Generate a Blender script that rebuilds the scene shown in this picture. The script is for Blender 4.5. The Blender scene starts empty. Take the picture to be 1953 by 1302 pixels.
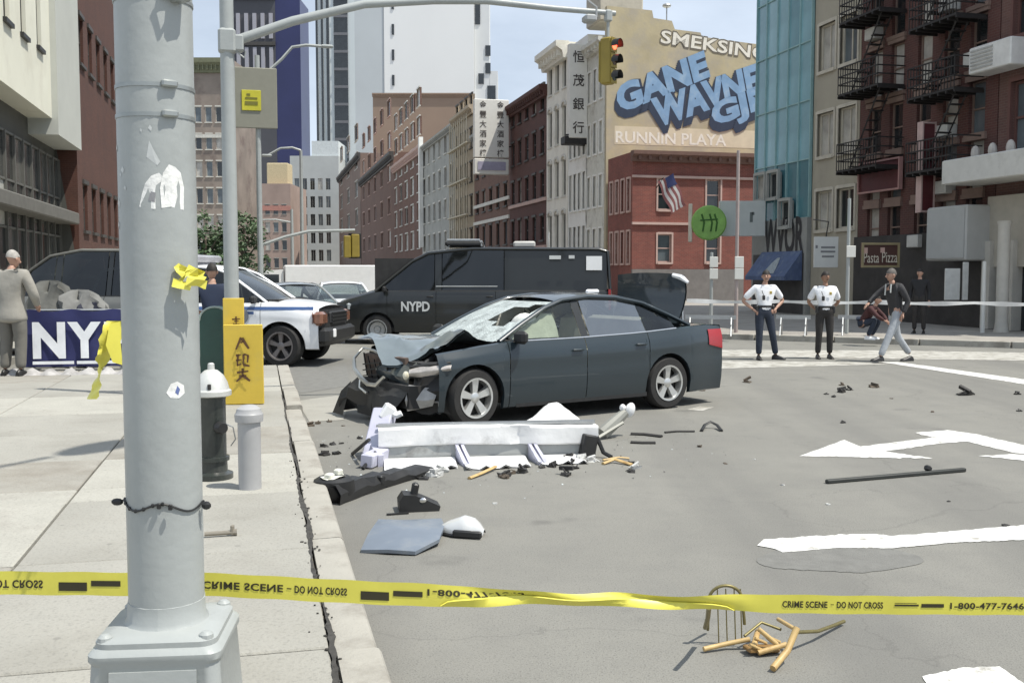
import bpy, math, random
from math import sin, cos, tan, pi, radians, sqrt, atan2, hypot
from mathutils import Vector, Matrix, Euler

sc = bpy.context.scene
COL = sc.collection
rnd = random.Random(7)

# ------------------------------------------------------------------ camera
F, CX, CY, HOR, CAMZ = 1950.0, 976.5, 651.0, 520.0, 1.75
PITCH = math.atan((CY - HOR) / F)
cam = bpy.data.cameras.new('camera')
cam.sensor_width = 36.0
cam.lens = 36.0 * F / 1953.0
cam.clip_start, cam.clip_end = 0.1, 3000.0
cam_o = bpy.data.objects.new('camera', cam)
cam_o.location = (0, 0, CAMZ)
cam_o.rotation_euler = (pi / 2 - PITCH, 0, 0)
COL.objects.link(cam_o)
sc.camera = cam_o

# ------------------------------------------------------------------ light
SUN_EL = radians(64.0)
SUN_H = Vector((0.93, -0.37, 0)).normalized()          # towards the sun, on the ground
world = bpy.data.worlds.new('World'); sc.world = world
world.use_nodes = True
wn, wl = world.node_tree.nodes, world.node_tree.links
wn.clear()
wo = wn.new('ShaderNodeOutputWorld'); bg = wn.new('ShaderNodeBackground')
sky = wn.new('ShaderNodeTexSky'); sky.sky_type = 'NISHITA'; sky.sun_disc = False
sky.sun_elevation = SUN_EL
sky.sun_rotation = atan2(SUN_H.x, SUN_H.y)
sky.air_density, sky.dust_density, sky.ozone_density = 1.0, 0.6, 1.2
# soft summer clouds mixed into the sky
tc = wn.new('ShaderNodeTexCoord'); mp = wn.new('ShaderNodeMapping')
mp.inputs['Scale'].default_value = (1.0, 1.0, 2.6)
mp.inputs['Location'].default_value = (0.35, 0.1, 0.2)
nz = wn.new('ShaderNodeTexNoise'); nz.inputs['Scale'].default_value = 2.6; nz.inputs['Detail'].default_value = 7
nz.inputs['Roughness'].default_value = 0.55
rp = wn.new('ShaderNodeValToRGB')
rp.color_ramp.elements[0].position = 0.40; rp.color_ramp.elements[0].color = (0.62, 0.62, 0.62, 1)
rp.color_ramp.elements[1].position = 0.66; rp.color_ramp.elements[1].color = (0.95, 0.95, 0.95, 1)
mx = wn.new('ShaderNodeMix'); mx.data_type = 'RGBA'
mx.inputs[7].default_value = (11.2, 12.7, 14.8, 1)
wl.new(tc.outputs['Generated'], mp.inputs['Vector']); wl.new(mp.outputs['Vector'], nz.inputs['Vector'])
wl.new(nz.outputs['Fac'], rp.inputs['Fac']); wl.new(rp.outputs['Color'], mx.inputs[0])
wl.new(sky.outputs['Color'], mx.inputs[6]); wl.new(mx.outputs[2], bg.inputs['Color'])
bg.inputs['Strength'].default_value = 0.072
wl.new(bg.outputs['Background'], wo.inputs['Surface'])
sl = bpy.data.lights.new('sun', 'SUN'); sl.energy = 5.0; sl.angle = radians(0.55); sl.color = (1.0, 0.955, 0.87)
so = bpy.data.objects.new('sun', sl); COL.objects.link(so)
sdir = Vector((SUN_H.x * cos(SUN_EL), SUN_H.y * cos(SUN_EL), sin(SUN_EL)))
so.rotation_euler = sdir.to_track_quat('Z', 'Y').to_euler()
so.location = (20, -10, 60)
sc.view_settings.view_transform = 'Standard'
sc.view_settings.look = 'None'
sc.view_settings.exposure = 0.07
sc.view_settings.gamma = 1.0
sc.view_settings.use_curve_mapping = False

# ------------------------------------------------------------------ photo geometry
_fw = Vector((0, cos(PITCH), -sin(PITCH))); _up = Vector((0, sin(PITCH), cos(PITCH)))
CAM = Vector((0, 0, CAMZ))
def ray(u, v): return _fw + Vector((1, 0, 0)) * ((u - CX) / F) + _up * ((CY - v) / F)
def G(u, v, z=0.0):                       # point on the level z seen at a photo pixel
    r = ray(u, v); return CAM + r * ((z - CAMZ) / r.z)
def P(u, v, Y):                           # point at real distance Y
    r = ray(u, v); return CAM + r * (Y / r.y)
ALPHA = math.atan((CX - 495.0) / F * cos(PITCH))         # the avenue runs this far left of the view axis
D = Vector((-sin(ALPHA), cos(ALPHA), 0)); T = Vector((cos(ALPHA), sin(ALPHA), 0))
def gp(s, t, z=0.0): return D * s + T * t + Vector((0, 0, z))
def on_t(u, t, v=HOR):                    # point of the vertical plane t = const
    r = ray(u, v); k = t / r.dot(T); return CAM + r * k
def on_s(u, s, v=HOR):
    r = ray(u, v); k = s / r.dot(D); return CAM + r * k
ROT_R, ROT_L, ROT_F = ALPHA - pi / 2, ALPHA + pi / 2, ALPHA   # facade facing street from right / left / facing us

# ------------------------------------------------------------------ materials
MATS = {}
def pmat(name, col, rough=0.6, metal=0.0, var=0.12, scale=3.0, bump=0.0, bscale=40.0, coat=0.0, spec=0.5, stain=None, stain_s=1.2, stain_w=(0.52, 0.7), spots=0.0):
    if name in MATS: return MATS[name]
    m = bpy.data.materials.new(name); m.use_nodes = True
    n, l = m.node_tree.nodes, m.node_tree.links
    b = n['Principled BSDF']
    b.inputs['Roughness'].default_value = rough; b.inputs['Metallic'].default_value = metal
    b.inputs['Coat Weight'].default_value = coat; b.inputs['Coat Roughness'].default_value = 0.05
    b.inputs['Specular IOR Level'].default_value = spec
    t = n.new('ShaderNodeTexCoord')
    z = n.new('ShaderNodeTexNoise'); z.inputs['Scale'].default_value = scale; z.inputs['Detail'].default_value = 6; z.inputs['Roughness'].default_value = 0.6
    l.new(t.outputs['Object'], z.inputs['Vector'])
    r = n.new('ShaderNodeMix'); r.data_type = 'RGBA'
    r.inputs[6].default_value = tuple(c * (1 - var) for c in col) + (1,)
    r.inputs[7].default_value = tuple(min(1, c * (1 + var)) for c in col) + (1,)
    rr = n.new('ShaderNodeMapRange'); rr.inputs['From Min'].default_value = 0.3; rr.inputs['From Max'].default_value = 0.7
    l.new(z.outputs['Fac'], rr.inputs['Value']); l.new(rr.outputs['Result'], r.inputs[0])
    out = r.outputs[2]
    if stain:
        z2 = n.new('ShaderNodeTexNoise'); z2.inputs['Scale'].default_value = stain_s; z2.inputs['Detail'].default_value = 8; z2.inputs['Roughness'].default_value = 0.68
        l.new(t.outputs['Object'], z2.inputs['Vector'])
        r2 = n.new('ShaderNodeMapRange'); r2.inputs['From Min'].default_value = stain_w[0]; r2.inputs['From Max'].default_value = stain_w[1]
        l.new(z2.outputs['Fac'], r2.inputs['Value'])
        m2 = n.new('ShaderNodeMix'); m2.data_type = 'RGBA'; m2.inputs[7].default_value = tuple(stain) + (1,)
        l.new(r2.outputs['Result'], m2.inputs[0]); l.new(out, m2.inputs[6]); out = m2.outputs[2]
    if spots:                                  # trodden gum and drips
        vo = n.new('ShaderNodeTexVoronoi'); vo.inputs['Scale'].default_value = 3.2; l.new(t.outputs['Object'], vo.inputs['Vector'])
        rv = n.new('ShaderNodeMapRange'); rv.inputs['From Min'].default_value = 0.05; rv.inputs['From Max'].default_value = 0.075; rv.inputs['To Min'].default_value = spots; rv.inputs['To Max'].default_value = 0
        l.new(vo.outputs['Distance'], rv.inputs['Value'])
        zf = n.new('ShaderNodeTexNoise'); zf.inputs['Scale'].default_value = 55; zf.inputs['Detail'].default_value = 3; l.new(t.outputs['Object'], zf.inputs['Vector'])
        rf = n.new('ShaderNodeMapRange'); rf.inputs['From Min'].default_value = 0.52; rf.inputs['From Max'].default_value = 0.7; rf.inputs['To Max'].default_value = 0.35
        l.new(zf.outputs['Fac'], rf.inputs['Value'])
        mxs = n.new('ShaderNodeMath'); mxs.operation = 'MAXIMUM'; l.new(rv.outputs['Result'], mxs.inputs[0]); l.new(rf.outputs['Result'], mxs.inputs[1])
        m3 = n.new('ShaderNodeMix'); m3.data_type = 'RGBA'; m3.inputs[7].default_value = (0.16, 0.155, 0.14, 1)
        l.new(mxs.outputs[0], m3.inputs[0]); l.new(out, m3.inputs[6]); out = m3.outputs[2]
    l.new(out, b.inputs['Base Color'])
    if bump:
        z3 = n.new('ShaderNodeTexNoise'); z3.inputs['Scale'].default_value = bscale; z3.inputs['Detail'].default_value = 4
        l.new(t.outputs['Object'], z3.inputs['Vector'])
        bp = n.new('ShaderNodeBump'); bp.inputs['Strength'].default_value = bump; bp.inputs['Distance'].default_value = 0.02
        l.new(z3.outputs['Fac'], bp.inputs['Height']); l.new(bp.outputs['Normal'], b.inputs['Normal'])
    MATS[name] = m
    return m

def brickmat(name, c1, c2, mortar, scale=1.0, bw=0.22, bh=0.075, grime=(0.05, 0.045, 0.04)):
    if name in MATS: return MATS[name]
    m = bpy.data.materials.new(name); m.use_nodes = True
    n, l = m.node_tree.nodes, m.node_tree.links; b = n['Principled BSDF']; b.inputs['Roughness'].default_value = 0.85
    t = n.new('ShaderNodeTexCoord'); sx = n.new('ShaderNodeSeparateXYZ'); ad = n.new('ShaderNodeMath'); cb = n.new('ShaderNodeCombineXYZ')
    l.new(t.outputs['Object'], sx.inputs[0]); l.new(sx.outputs[0], ad.inputs[0]); l.new(sx.outputs[1], ad.inputs[1])
    l.new(ad.outputs[0], cb.inputs[0]); l.new(sx.outputs[2], cb.inputs[1])
    k = n.new('ShaderNodeTexBrick'); k.inputs['Scale'].default_value = 1.0
    k.inputs['Brick Width'].default_value = bw * scale; k.inputs['Row Height'].default_value = bh * scale; k.inputs['Mortar Size'].default_value = 0.006 * scale
    k.inputs['Color1'].default_value = tuple(c1) + (1,); k.inputs['Color2'].default_value = tuple(c2) + (1,); k.inputs['Mortar'].default_value = tuple(mortar) + (1,)
    l.new(cb.outputs[0], k.inputs['Vector'])
    z = n.new('ShaderNodeTexNoise'); z.inputs['Scale'].default_value = 0.7; z.inputs['Detail'].default_value = 8; z.inputs['Roughness'].default_value = 0.7
    l.new(t.outputs['Object'], z.inputs['Vector'])
    r = n.new('ShaderNodeMapRange'); r.inputs['From Min'].default_value = 0.42; r.inputs['From Max'].default_value = 0.75; r.inputs['To Max'].default_value = 0.6
    l.new(z.outputs['Fac'], r.inputs['Value'])
    x = n.new('ShaderNodeMix'); x.data_type = 'RGBA'; x.inputs[7].default_value = tuple(grime) + (1,)
    l.new(r.outputs['Result'], x.inputs[0]); l.new(k.outputs['Color'], x.inputs[6]); l.new(x.outputs[2], b.inputs['Base Color'])
    bp = n.new('ShaderNodeBump'); bp.inputs['Strength'].default_value = 0.35; bp.inputs['Distance'].default_value = 0.01; bp.invert = True
    l.new(k.outputs['Fac'], bp.inputs['Height']); l.new(bp.outputs['Normal'], b.inputs['Normal'])
    MATS[name] = m; return m

def glassmat(name, tint=(0.5, 0.56, 0.55), alpha=0.55, rough=0.03, refl=0.06):
    if name in MATS: return MATS[name]
    m = bpy.data.materials.new(name); m.use_nodes = True
    n, l = m.node_tree.nodes, m.node_tree.links; n.clear()
    o = n.new('ShaderNodeOutputMaterial'); g = n.new('ShaderNodeBsdfGlossy'); t = n.new('ShaderNodeBsdfTransparent'); x = n.new('ShaderNodeMixShader')
    g.inputs['Roughness'].default_value = rough; g.inputs['Color'].default_value = (0.9, 0.93, 0.95, 1)
    t.inputs['Color'].default_value = tuple(tint) + (1,)
    fr = n.new('ShaderNodeLayerWeight'); fr.inputs['Blend'].default_value = 0.5
    pw_ = n.new('ShaderNodeMath'); pw_.operation = 'POWER'; pw_.inputs[1].default_value = 4.0
    ma = n.new('ShaderNodeMath'); ma.operation = 'MULTIPLY_ADD'; ma.inputs[1].default_value = 0.8; ma.inputs[2].default_value = refl
    l.new(fr.outputs['Facing'], pw_.inputs[0]); l.new(pw_.outputs[0], ma.inputs[0]); l.new(ma.outputs[0], x.inputs[0]); l.new(t.outputs[0], x.inputs[1]); l.new(g.outputs[0], x.inputs[2])
    l.new(x.outputs[0], o.inputs[0]); MATS[name] = m; return m

def emit(name, col, s):
    if name in MATS: return MATS[name]
    m = bpy.data.materials.new(name); m.use_nodes = True; b = m.node_tree.nodes['Principled BSDF']
    b.inputs['Base Color'].default_value = tuple(col) + (1,); b.inputs['Emission Color'].default_value = tuple(col) + (1,); b.inputs['Emission Strength'].default_value = s
    MATS[name] = m; return m

# ------------------------------------------------------------------ mesh builder
class MB:
    def __init__(s): s.v = []; s.f = []; s.m = []
    def add(s, vs, fs, mi=0):
        o = len(s.v); s.v += [tuple(p) for p in vs]
        for f in fs: s.f.append(tuple(i + o for i in f)); s.m.append(mi)
        return s
    def box(s, c, d, rot=None, mi=0, taper=1.0):
        x, y, z = d[0] / 2, d[1] / 2, d[2] / 2
        vs = [Vector(p) for p in ((-x, -y, -z), (x, -y, -z), (x, y, -z), (-x, y, -z), (-x * taper, -y * taper, z), (x * taper, -y * taper, z), (x * taper, y * taper, z), (-x * taper, y * taper, z))]
        R = rot if isinstance(rot, Matrix) else (Euler(rot).to_matrix() if rot else None)
        vs = [((R @ p) if R else p) + Vector(c) for p in vs]
        return s.add(vs, [(3, 2, 1, 0), (4, 5, 6, 7), (0, 1, 5, 4), (1, 2, 6, 5), (2, 3, 7, 6), (3, 0, 4, 7)], mi)
    def cbox(s, c, d, b=0.01, rot=None, mi=0):             # box with chamfered edges
        hx, hy, hz = d[0] / 2, d[1] / 2, d[2] / 2; b = min(b, hx * .9, hy * .9, hz * .9)
        R = rot if isinstance(rot, Matrix) else (Euler(rot).to_matrix() if rot else None)
        vs = []; fs = []
        def ring(z, i): return [(-hx + i, -hy, z), (hx - i, -hy, z), (hx, -hy + i, z), (hx, hy - i, z), (hx - i, hy, z), (-hx + i, hy, z), (-hx, hy - i, z), (-hx, -hy + i, z)]
        def ringi(z): return [(x * (hx - b) / hx, y * (hy - b) / hy, z) for x, y, z in ring(z, b)]
        rs = [ringi(-hz), ring(-hz + b, b), ring(hz - b, b), ringi(hz)]
        for r in rs: vs += r
        for k in range(3):
            for i in range(8): j = (i + 1) % 8; fs.append((k * 8 + i, k * 8 + j, k * 8 + 8 + j, k * 8 + 8 + i))
        fs += [tuple(range(7, -1, -1)), tuple(range(24, 32))]
        vs = [((R @ Vector(p)) if R else Vector(p)) + Vector(c) for p in vs]
        return s.add(vs, fs, mi)
    def tube(s, pts, r, n=8, caps=True, mi=0, sq=1.0):
        pts = [Vector(p) for p in pts]; k = len(pts); rs = r if isinstance(r, (list, tuple)) else [r] * k
        vs = []; up = None
        for i, p in enumerate(pts):
            d = (pts[min(i + 1, k - 1)] - pts[max(i - 1, 0)]).normalized()
            if up is None: up = Vector((0, 0, 1)) if abs(d.z) < 0.9 else Vector((0, 1, 0))
            a = d.cross(up).normalized(); b = a.cross(d).normalized(); up = b
            for j in range(n):
                t = 2 * pi * j / n; vs.append(p + a * (cos(t) * rs[i]) + b * (sin(t) * rs[i] * sq))
        fs = [(i * n + j, i * n + (j + 1) % n, (i + 1) * n + (j + 1) % n, (i + 1) * n + j) for i in range(k - 1) for j in range(n)]
        if caps: fs += [tuple(range(n - 1, -1, -1)), tuple(range((k - 1) * n, k * n))]
        return s.add(vs, fs, mi)
    def lathe(s, prof, n=20, c=(0, 0, 0), axis='z', mi=0, closed=False, caps=True):
        vs = []; k = len(prof)
        for r, z in prof:
            for j in range(n):
                t = 2 * pi * j / n
                p = (r * cos(t), r * sin(t), z)
                if axis == 'y': p = (r * cos(t), z, r * sin(t))
                if axis == 'x': p = (z, r * cos(t), r * sin(t))
                vs.append(Vector(p) + Vector(c))
        fs = []
        for i in range(k - 1 + (1 if closed else 0)):
            a, b = i * n, ((i + 1) % k) * n
            for j in range(n): fs.append((a + j, a + (j + 1) % n, b + (j + 1) % n, b + j))
        if not closed and caps:
            if prof[0][0] > 1e-6: fs.append(tuple(range(n - 1, -1, -1)))
            if prof[-1][0] > 1e-6: fs.append(tuple(range((k - 1) * n, k * n)))
        return s.add(vs, fs, mi)
    def prism(s, poly, a, b, ax='y', mi=0):                 # 2-D outline extruded between a and b
        def q(p, h):
            if ax == 'y': return (p[0], h, p[1])
            if ax == 'x': return (h, p[0], p[1])
            return (p[0], p[1], h)
        n = len(poly); vs = [q(p, a) for p in poly] + [q(p, b) for p in poly]
        fs = [tuple(range(n)), tuple(range(2 * n - 1, n - 1, -1))] + [(i, i + n, (i + 1) % n + n, (i + 1) % n) for i in range(n)]
        return s.add(vs, fs, mi)
    def grid(s, rows, mi=0, skip=None, thick=0.0):
        k, n = len(rows), len(rows[0]); vs = [Vector(p) for r in rows for p in r]
        fs = [(i * n + j, i * n + j + 1, (i + 1) * n + j + 1, (i + 1) * n + j) for i in range(k - 1) for j in range(n - 1) if not (skip and skip(i, j))]
        return s.add(vs, fs, mi)
    def ball(s, c, r, n=10, m=6, mi=0, rot=None):
        r = r if isinstance(r, (tuple, list)) else (r, r, r); R = Euler(rot).to_matrix() if rot else None
        vs = []
        for i in range(m + 1):
            a = pi * i / m
            for j in range(n):
                b = 2 * pi * j / n; p = Vector((r[0] * sin(a) * cos(b), r[1] * sin(a) * sin(b), -r[2] * cos(a)))
                vs.append((R @ p if R else p) + Vector(c))
        fs = [(i * n + j, i * n + (j + 1) % n, (i + 1) * n + (j + 1) % n, (i + 1) * n + j) for i in range(m) for j in range(n)]
        return s.add(vs, fs, mi)
    def wallholes(s, o, ax, w, h, holes, nrm, depth=0.2, mi=0):   # wall sheet with real window reveals; nrm points out
        o, ax, nrm = Vector(o), Vector(ax), Vector(nrm); up = Vector((0, 0, 1))
        xs = sorted({0.0, w} | {round(max(0, min(w, v)), 4) for q in holes for v in (q[0], q[0] + q[2])})
        zs = sorted({0.0, h} | {round(max(0, min(h, v)), 4) for q in holes for v in (q[1], q[1] + q[3])})
        def pt(x, z, d=0.0): return o + ax * x + up * z - nrm * d
        flip = ax.cross(up).dot(nrm) < 0
        for i in range(len(xs) - 1):
            for j in range(len(zs) - 1):
                cx_, cz_ = (xs[i] + xs[i + 1]) / 2, (zs[j] + zs[j + 1]) / 2
                if any(q[0] < cx_ < q[0] + q[2] and q[1] < cz_ < q[1] + q[3] for q in holes): continue
                f = (0, 1, 2, 3)
                s.add([pt(xs[i], zs[j]), pt(xs[i + 1], zs[j]), pt(xs[i + 1], zs[j + 1]), pt(xs[i], zs[j + 1])], [f[::-1] if flip else f], mi)
        for q in holes:
            a = [(q[0], q[1]), (q[0] + q[2], q[1]), (q[0] + q[2], q[1] + q[3]), (q[0], q[1] + q[3])]
            vs = [pt(*p) for p in a] + [pt(p[0], p[1], depth) for p in a]
            s.add(vs, [(i, (i + 1) % 4, (i + 1) % 4 + 4, i + 4) for i in range(4)] + [(4, 5, 6, 7)], mi)
        return s
    def mesh(s, name, mats, smooth=30):
        me = bpy.data.meshes.new(name); me.from_pydata([tuple(p) for p in s.v], [], s.f)
        for m in (mats if isinstance(mats, (list, tuple)) else [mats]): me.materials.append(m)
        if any(s.m): me.polygons.foreach_set('material_index', s.m)
        if smooth:
            me.polygons.foreach_set('use_smooth', [True] * len(me.polygons)); me.set_sharp_from_angle(angle=radians(smooth))
        me.update(); return me
    def build(s, name, mats, parent=None, loc=None, rot=None, smooth=30):
        return link(name, s.mesh(name, mats, smooth), parent, loc, rot)

def link(name, me, parent=None, loc=None, rot=None):
    o = bpy.data.objects.new(name, me); COL.objects.link(o)
    if parent: o.parent = parent
    if loc is not None: o.location = loc
    if rot is not None: o.rotation_euler = rot if not isinstance(rot, (int, float)) else (0, 0, rot)
    return o
def tag(o, label=None, cat=None, group=None, kind=None):
    if label: o['label'] = label
    if cat: o['category'] = cat
    if group: o['group'] = group
    if kind: o['kind'] = kind
    return o
def thing(name, label, cat, loc=(0, 0, 0), rot=0.0, group=None):
    return tag(link(name, None, None, loc, rot), label, cat, group)
def copy_tree(o, parent=None):
    c = o.copy(); COL.objects.link(c)
    if parent: c.parent = parent
    for ch in list(o.children): copy_tree(ch, c)
    return c

_tcache = {}
def text_mesh(txt, size=1.0, depth=0.0, spacing=1.0, bold=0.0, align='CENTER'):
    key = (txt, size, depth, spacing, bold, align)
    if key in _tcache: return _tcache[key].copy()
    cu = bpy.data.curves.new('lettering', 'FONT'); cu.body = txt; cu.size = size; cu.extrude = depth; cu.offset = bold
    cu.space_character = spacing; cu.align_x = align; cu.align_y = 'CENTER'; cu.resolution_u = 3
    o = bpy.data.objects.new('lettering', cu); COL.objects.link(o)
    dg = bpy.context.evaluated_depsgraph_get(); dg.update()
    me = bpy.data.meshes.new_from_object(o.evaluated_get(dg)); me.name = 'lettering'
    bpy.data.objects.remove(o); bpy.data.curves.remove(cu)
    _tcache[key] = me; return me.copy()
def lettering(txt, w, h, m, parent, loc, rot=(pi / 2, 0, 0), depth=0.004, name='lettering', bold=0.0, spacing=1.0, shear=0.0):
    me = text_mesh(txt, 1.0, 0.0, spacing, bold)
    xs = [v.co.x for v in me.vertices] or [0]; ys = [v.co.y for v in me.vertices] or [0]
    kx = w / max(1e-4, max(xs) - min(xs)); ky = h / max(1e-4, max(ys) - min(ys)); ox, oy = (max(xs) + min(xs)) / 2, (max(ys) + min(ys)) / 2
    for v in me.vertices:
        y = (v.co.y - oy) * ky
        v.co = ((v.co.x - ox) * kx + shear * y, y, depth)
    me.materials.clear(); me.materials.append(m)
    return link(name, me, parent, loc, rot)

# common colours
M = dict(
    asphalt=None,
    concrete=pmat('concrete', (0.335, 0.325, 0.288), 0.9, var=0.12, scale=2.2, bump=0.3, bscale=70, stain=(0.24, 0.23, 0.20), stain_s=1.1, stain_w=(.46, .72), spots=.5),
    kerb=pmat('kerb_concrete', (0.34, 0.325, 0.285), 0.88, var=0.12, scale=3, bump=0.3, bscale=60, stain=(0.22, 0.2, 0.17), stain_s=2.0),
    galv=pmat('galvanised_grey_paint', (0.355, 0.375, 0.365), 0.40, var=0.07, scale=1.6, bump=0.10, bscale=25, spec=0.4, stain=(0.29, 0.305, 0.295), stain_s=2.2, stain_w=(.5, .78)),
    steel=pmat('steel', (0.42, 0.43, 0.43), 0.38, 0.7, var=0.1, scale=8),
    chrome=pmat('chrome', (0.72, 0.72, 0.72), 0.16, 1.0, var=0.05),
    alloy=pmat('alloy_rim', (0.62, 0.62, 0.6), 0.3, 0.75, var=0.08, scale=6),
    black=pmat('black_plastic', (0.018, 0.018, 0.018), 0.5, var=0.3, scale=9),
    rubber=pmat('tyre_rubber', (0.022, 0.021, 0.02), 0.8, var=0.25, scale=14, bump=0.15, bscale=80),
    dark=pmat('dark_interior', (0.03, 0.029, 0.028), 0.8, var=0.3, scale=5),
    white=pmat('white_enamel', (0.8, 0.8, 0.79), 0.35, var=0.05, scale=4),
    whitep=pmat('white_car_paint', (0.78, 0.79, 0.8), 0.28, var=0.03, coat=0.6),
    blackp=pmat('black_car_paint', (0.012, 0.014, 0.014), 0.3, var=0.1, coat=0.35),
    teal=pmat('teal_car_paint', (0.022, 0.033, 0.040), 0.33, 0.0, var=0.06, scale=1.4, coat=0.8, spec=0.35),
    skin=pmat('skin', (0.42, 0.25, 0.18), 0.55, var=0.08, scale=10),
    skin2=pmat('tanned_skin', (0.30, 0.17, 0.11), 0.55, var=0.08, scale=10),
    pane=pmat('window_glass_dark', (0.02, 0.024, 0.026), 0.08, var=0.35, scale=0.7, spec=0.8),
    paneb=pmat('window_glass_blind', (0.42, 0.40, 0.36), 0.25, var=0.3, scale=1.5, spec=0.7),
    paneg=pmat('window_glass_grey', (0.10, 0.12, 0.13), 0.1, var=0.35, scale=0.8, spec=0.8),
    yellow=pmat('signal_yellow', (0.27, 0.20, 0.03), 0.5, var=0.12, scale=5),
    red=pmat('red_lamp_plastic', (0.32, 0.01, 0.012), 0.2, var=0.1, coat=0.5),
    glass=glassmat('car_glass', (0.62, 0.68, 0.66), 0.8),
    greyglass=glassmat('grey_car_glass', (0.42, 0.43, 0.44), 0.8, 0.05, 0.30),
    tint=glassmat('tinted_glass', (0.06, 0.07, 0.07), 0.8),
    iron=pmat('black_iron', (0.02, 0.018, 0.017), 0.6, var=0.3, scale=6),
)
# ================================================================== SETTING
def asphalt():
    m = bpy.data.materials.new('worn_asphalt'); m.use_nodes = True
    n, l = m.node_tree.nodes, m.node_tree.links; b = n['Principled BSDF']; b.inputs['Roughness'].default_value = 0.88
    b.inputs['Specular IOR Level'].default_value = 0.3
    t = n.new('ShaderNodeTexCoord')
    def noise(s, d=6, r=0.6):
        z = n.new('ShaderNodeTexNoise'); z.inputs['Scale'].default_value = s; z.inputs['Detail'].default_value = d; z.inputs['Roughness'].default_value = r
        l.new(t.outputs['Object'], z.inputs['Vector']); return z.outputs['Fac']
    def rng(v, a, bb, lo=0.0, hi=1.0):
        r = n.new('ShaderNodeMapRange'); r.inputs[1].default_value = a; r.inputs[2].default_value = bb; r.inputs[3].default_value = lo; r.inputs[4].default_value = hi
        l.new(v, r.inputs[0]); return r.outputs[0]
    def mixc(f, a, bb):
        x = n.new('ShaderNodeMix'); x.data_type = 'RGBA'
        l.new(f, x.inputs[0])
        for k, c in ((6, a), (7, bb)):
            if isinstance(c, tuple): x.inputs[k].default_value = c + (1,)
            else: l.new(c, x.inputs[k])
        return x.outputs[2]
    c = mixc(rng(noise(0.35, 5), 0.3, 0.7), (0.182, 0.178, 0.158), (0.230, 0.224, 0.198))
    c = mixc(rng(noise(2.2, 8, 0.7), 0.45, 0.75, 0, 0.55), c, (0.145, 0.143, 0.132))
    c = mixc(rng(noise(140, 2), 0.42, 0.62, 0, 0.5), c, (0.27, 0.265, 0.245))
    c = mixc(rng(noise(95, 2), 0.56, 0.66, 0, 0.6), c, (0.10, 0.097, 0.09))
    # broad tyre-darkened lanes running with the avenue, and oil specks
    mpg = n.new('ShaderNodeMapping'); mpg.inputs['Rotation'].default_value = (0, 0, -ALPHA); mpg.inputs['Scale'].default_value = (1.0, 0.06, 1)
    l.new(t.outputs['Object'], mpg.inputs['Vector'])
    zl0 = n.new('ShaderNodeTexNoise'); zl0.inputs['Scale'].default_value = 0.9; zl0.inputs['Detail'].default_value = 4; l.new(mpg.outputs['Vector'], zl0.inputs['Vector'])
    c = mixc(rng(zl0.outputs['Fac'], 0.48, 0.68, 0, 0.5), c, (0.135, 0.133, 0.125))
    c = mixc(rng(noise(1.1, 3, 0.5), 0.66, 0.74, 0, 0.55), c, (0.09, 0.088, 0.082))
    # hairline cracks
    v = n.new('ShaderNodeTexVoronoi'); v.feature = 'DISTANCE_TO_EDGE'; v.inputs['Scale'].default_value = 0.32
    w = n.new('ShaderNodeTexNoise'); w.inputs['Scale'].default_value = 1.4; w.inputs['Detail'].default_value = 6
    l.new(t.outputs['Object'], w.inputs['Vector'])
    vm = n.new('ShaderNodeVectorMath'); vm.operation = 'MULTIPLY_ADD'; vm.inputs[1].default_value = (1.1, 1.1, 0)
    l.new(w.outputs['Color'], vm.inputs[0]); l.new(t.outputs['Object'], vm.inputs[2]); l.new(vm.outputs[0], v.inputs['Vector'])
    ck = rng(v.outputs['Distance'], 0.0, 0.004, 0.22, 0.0)
    c = mixc(ck, c, (0.07, 0.068, 0.064))
    l.new(c, b.inputs['Base Color'])
    bp = n.new('ShaderNodeBump'); bp.inputs['Strength'].default_value = 0.45; bp.inputs['Distance'].default_value = 0.008
    l.new(noise(120, 3), bp.inputs['Height']); l.new(bp.outputs['Normal'], b.inputs['Normal'])
    return m
M['asphalt'] = asphalt()
paint = pmat('worn_road_paint', (0.66, 0.655, 0.62), 0.75, var=0.06, scale=4, bump=0.3, bscale=90, stain=(0.27, 0.255, 0.22), stain_s=5.5, stain_w=(0.56, 0.68))
faded = pmat('faded_road_paint', (0.46, 0.45, 0.41), 0.8, var=0.1, scale=4, bump=0.3, bscale=90, stain=(0.25, 0.235, 0.2), stain_s=3.5, stain_w=(0.44, 0.62))

b = MB(); b.grid([[(-620, y, 0), (620, y, 0)] for y in (-34, 770)])
tag(b.build('road', M['asphalt']), 'grey worn asphalt roadway', kind='structure')

# darker flat patches laid over the asphalt (thin overlays)
patchm = pmat('dark_road_patch', (0.172, 0.17, 0.157), 0.9, var=0.14, scale=8, bump=0.4, bscale=110)
def flat(name, px, m, z=0.004, label=None):
    rj = random.Random(int(px[0][0] * 7 + px[0][1])); fine = []
    for (u0, v0), (u1, v1) in zip(px, px[1:] + px[:1]):          # softly eroded edges instead of knife-cut ones
        n = max(1, int(hypot(u1 - u0, v1 - v0) / 7)); k = max(.3, (v0 - 560) / 300)
        fine += [(u0 + (u1 - u0) * i / n + rj.gauss(0, .5) * k * (i > 0), v0 + (v1 - v0) * i / n + rj.gauss(0, .35) * k * (i > 0)) for i in range(n)]
    px = fine
    bb = MB(); bb.add([G(u, v, z) for u, v in px], [tuple(range(len(px)))])
    bb.m = [0]
    o = bb.build(name, m, smooth=0); o['kind'] = 'structure'
    if label: o['label'] = label
    return o
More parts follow.
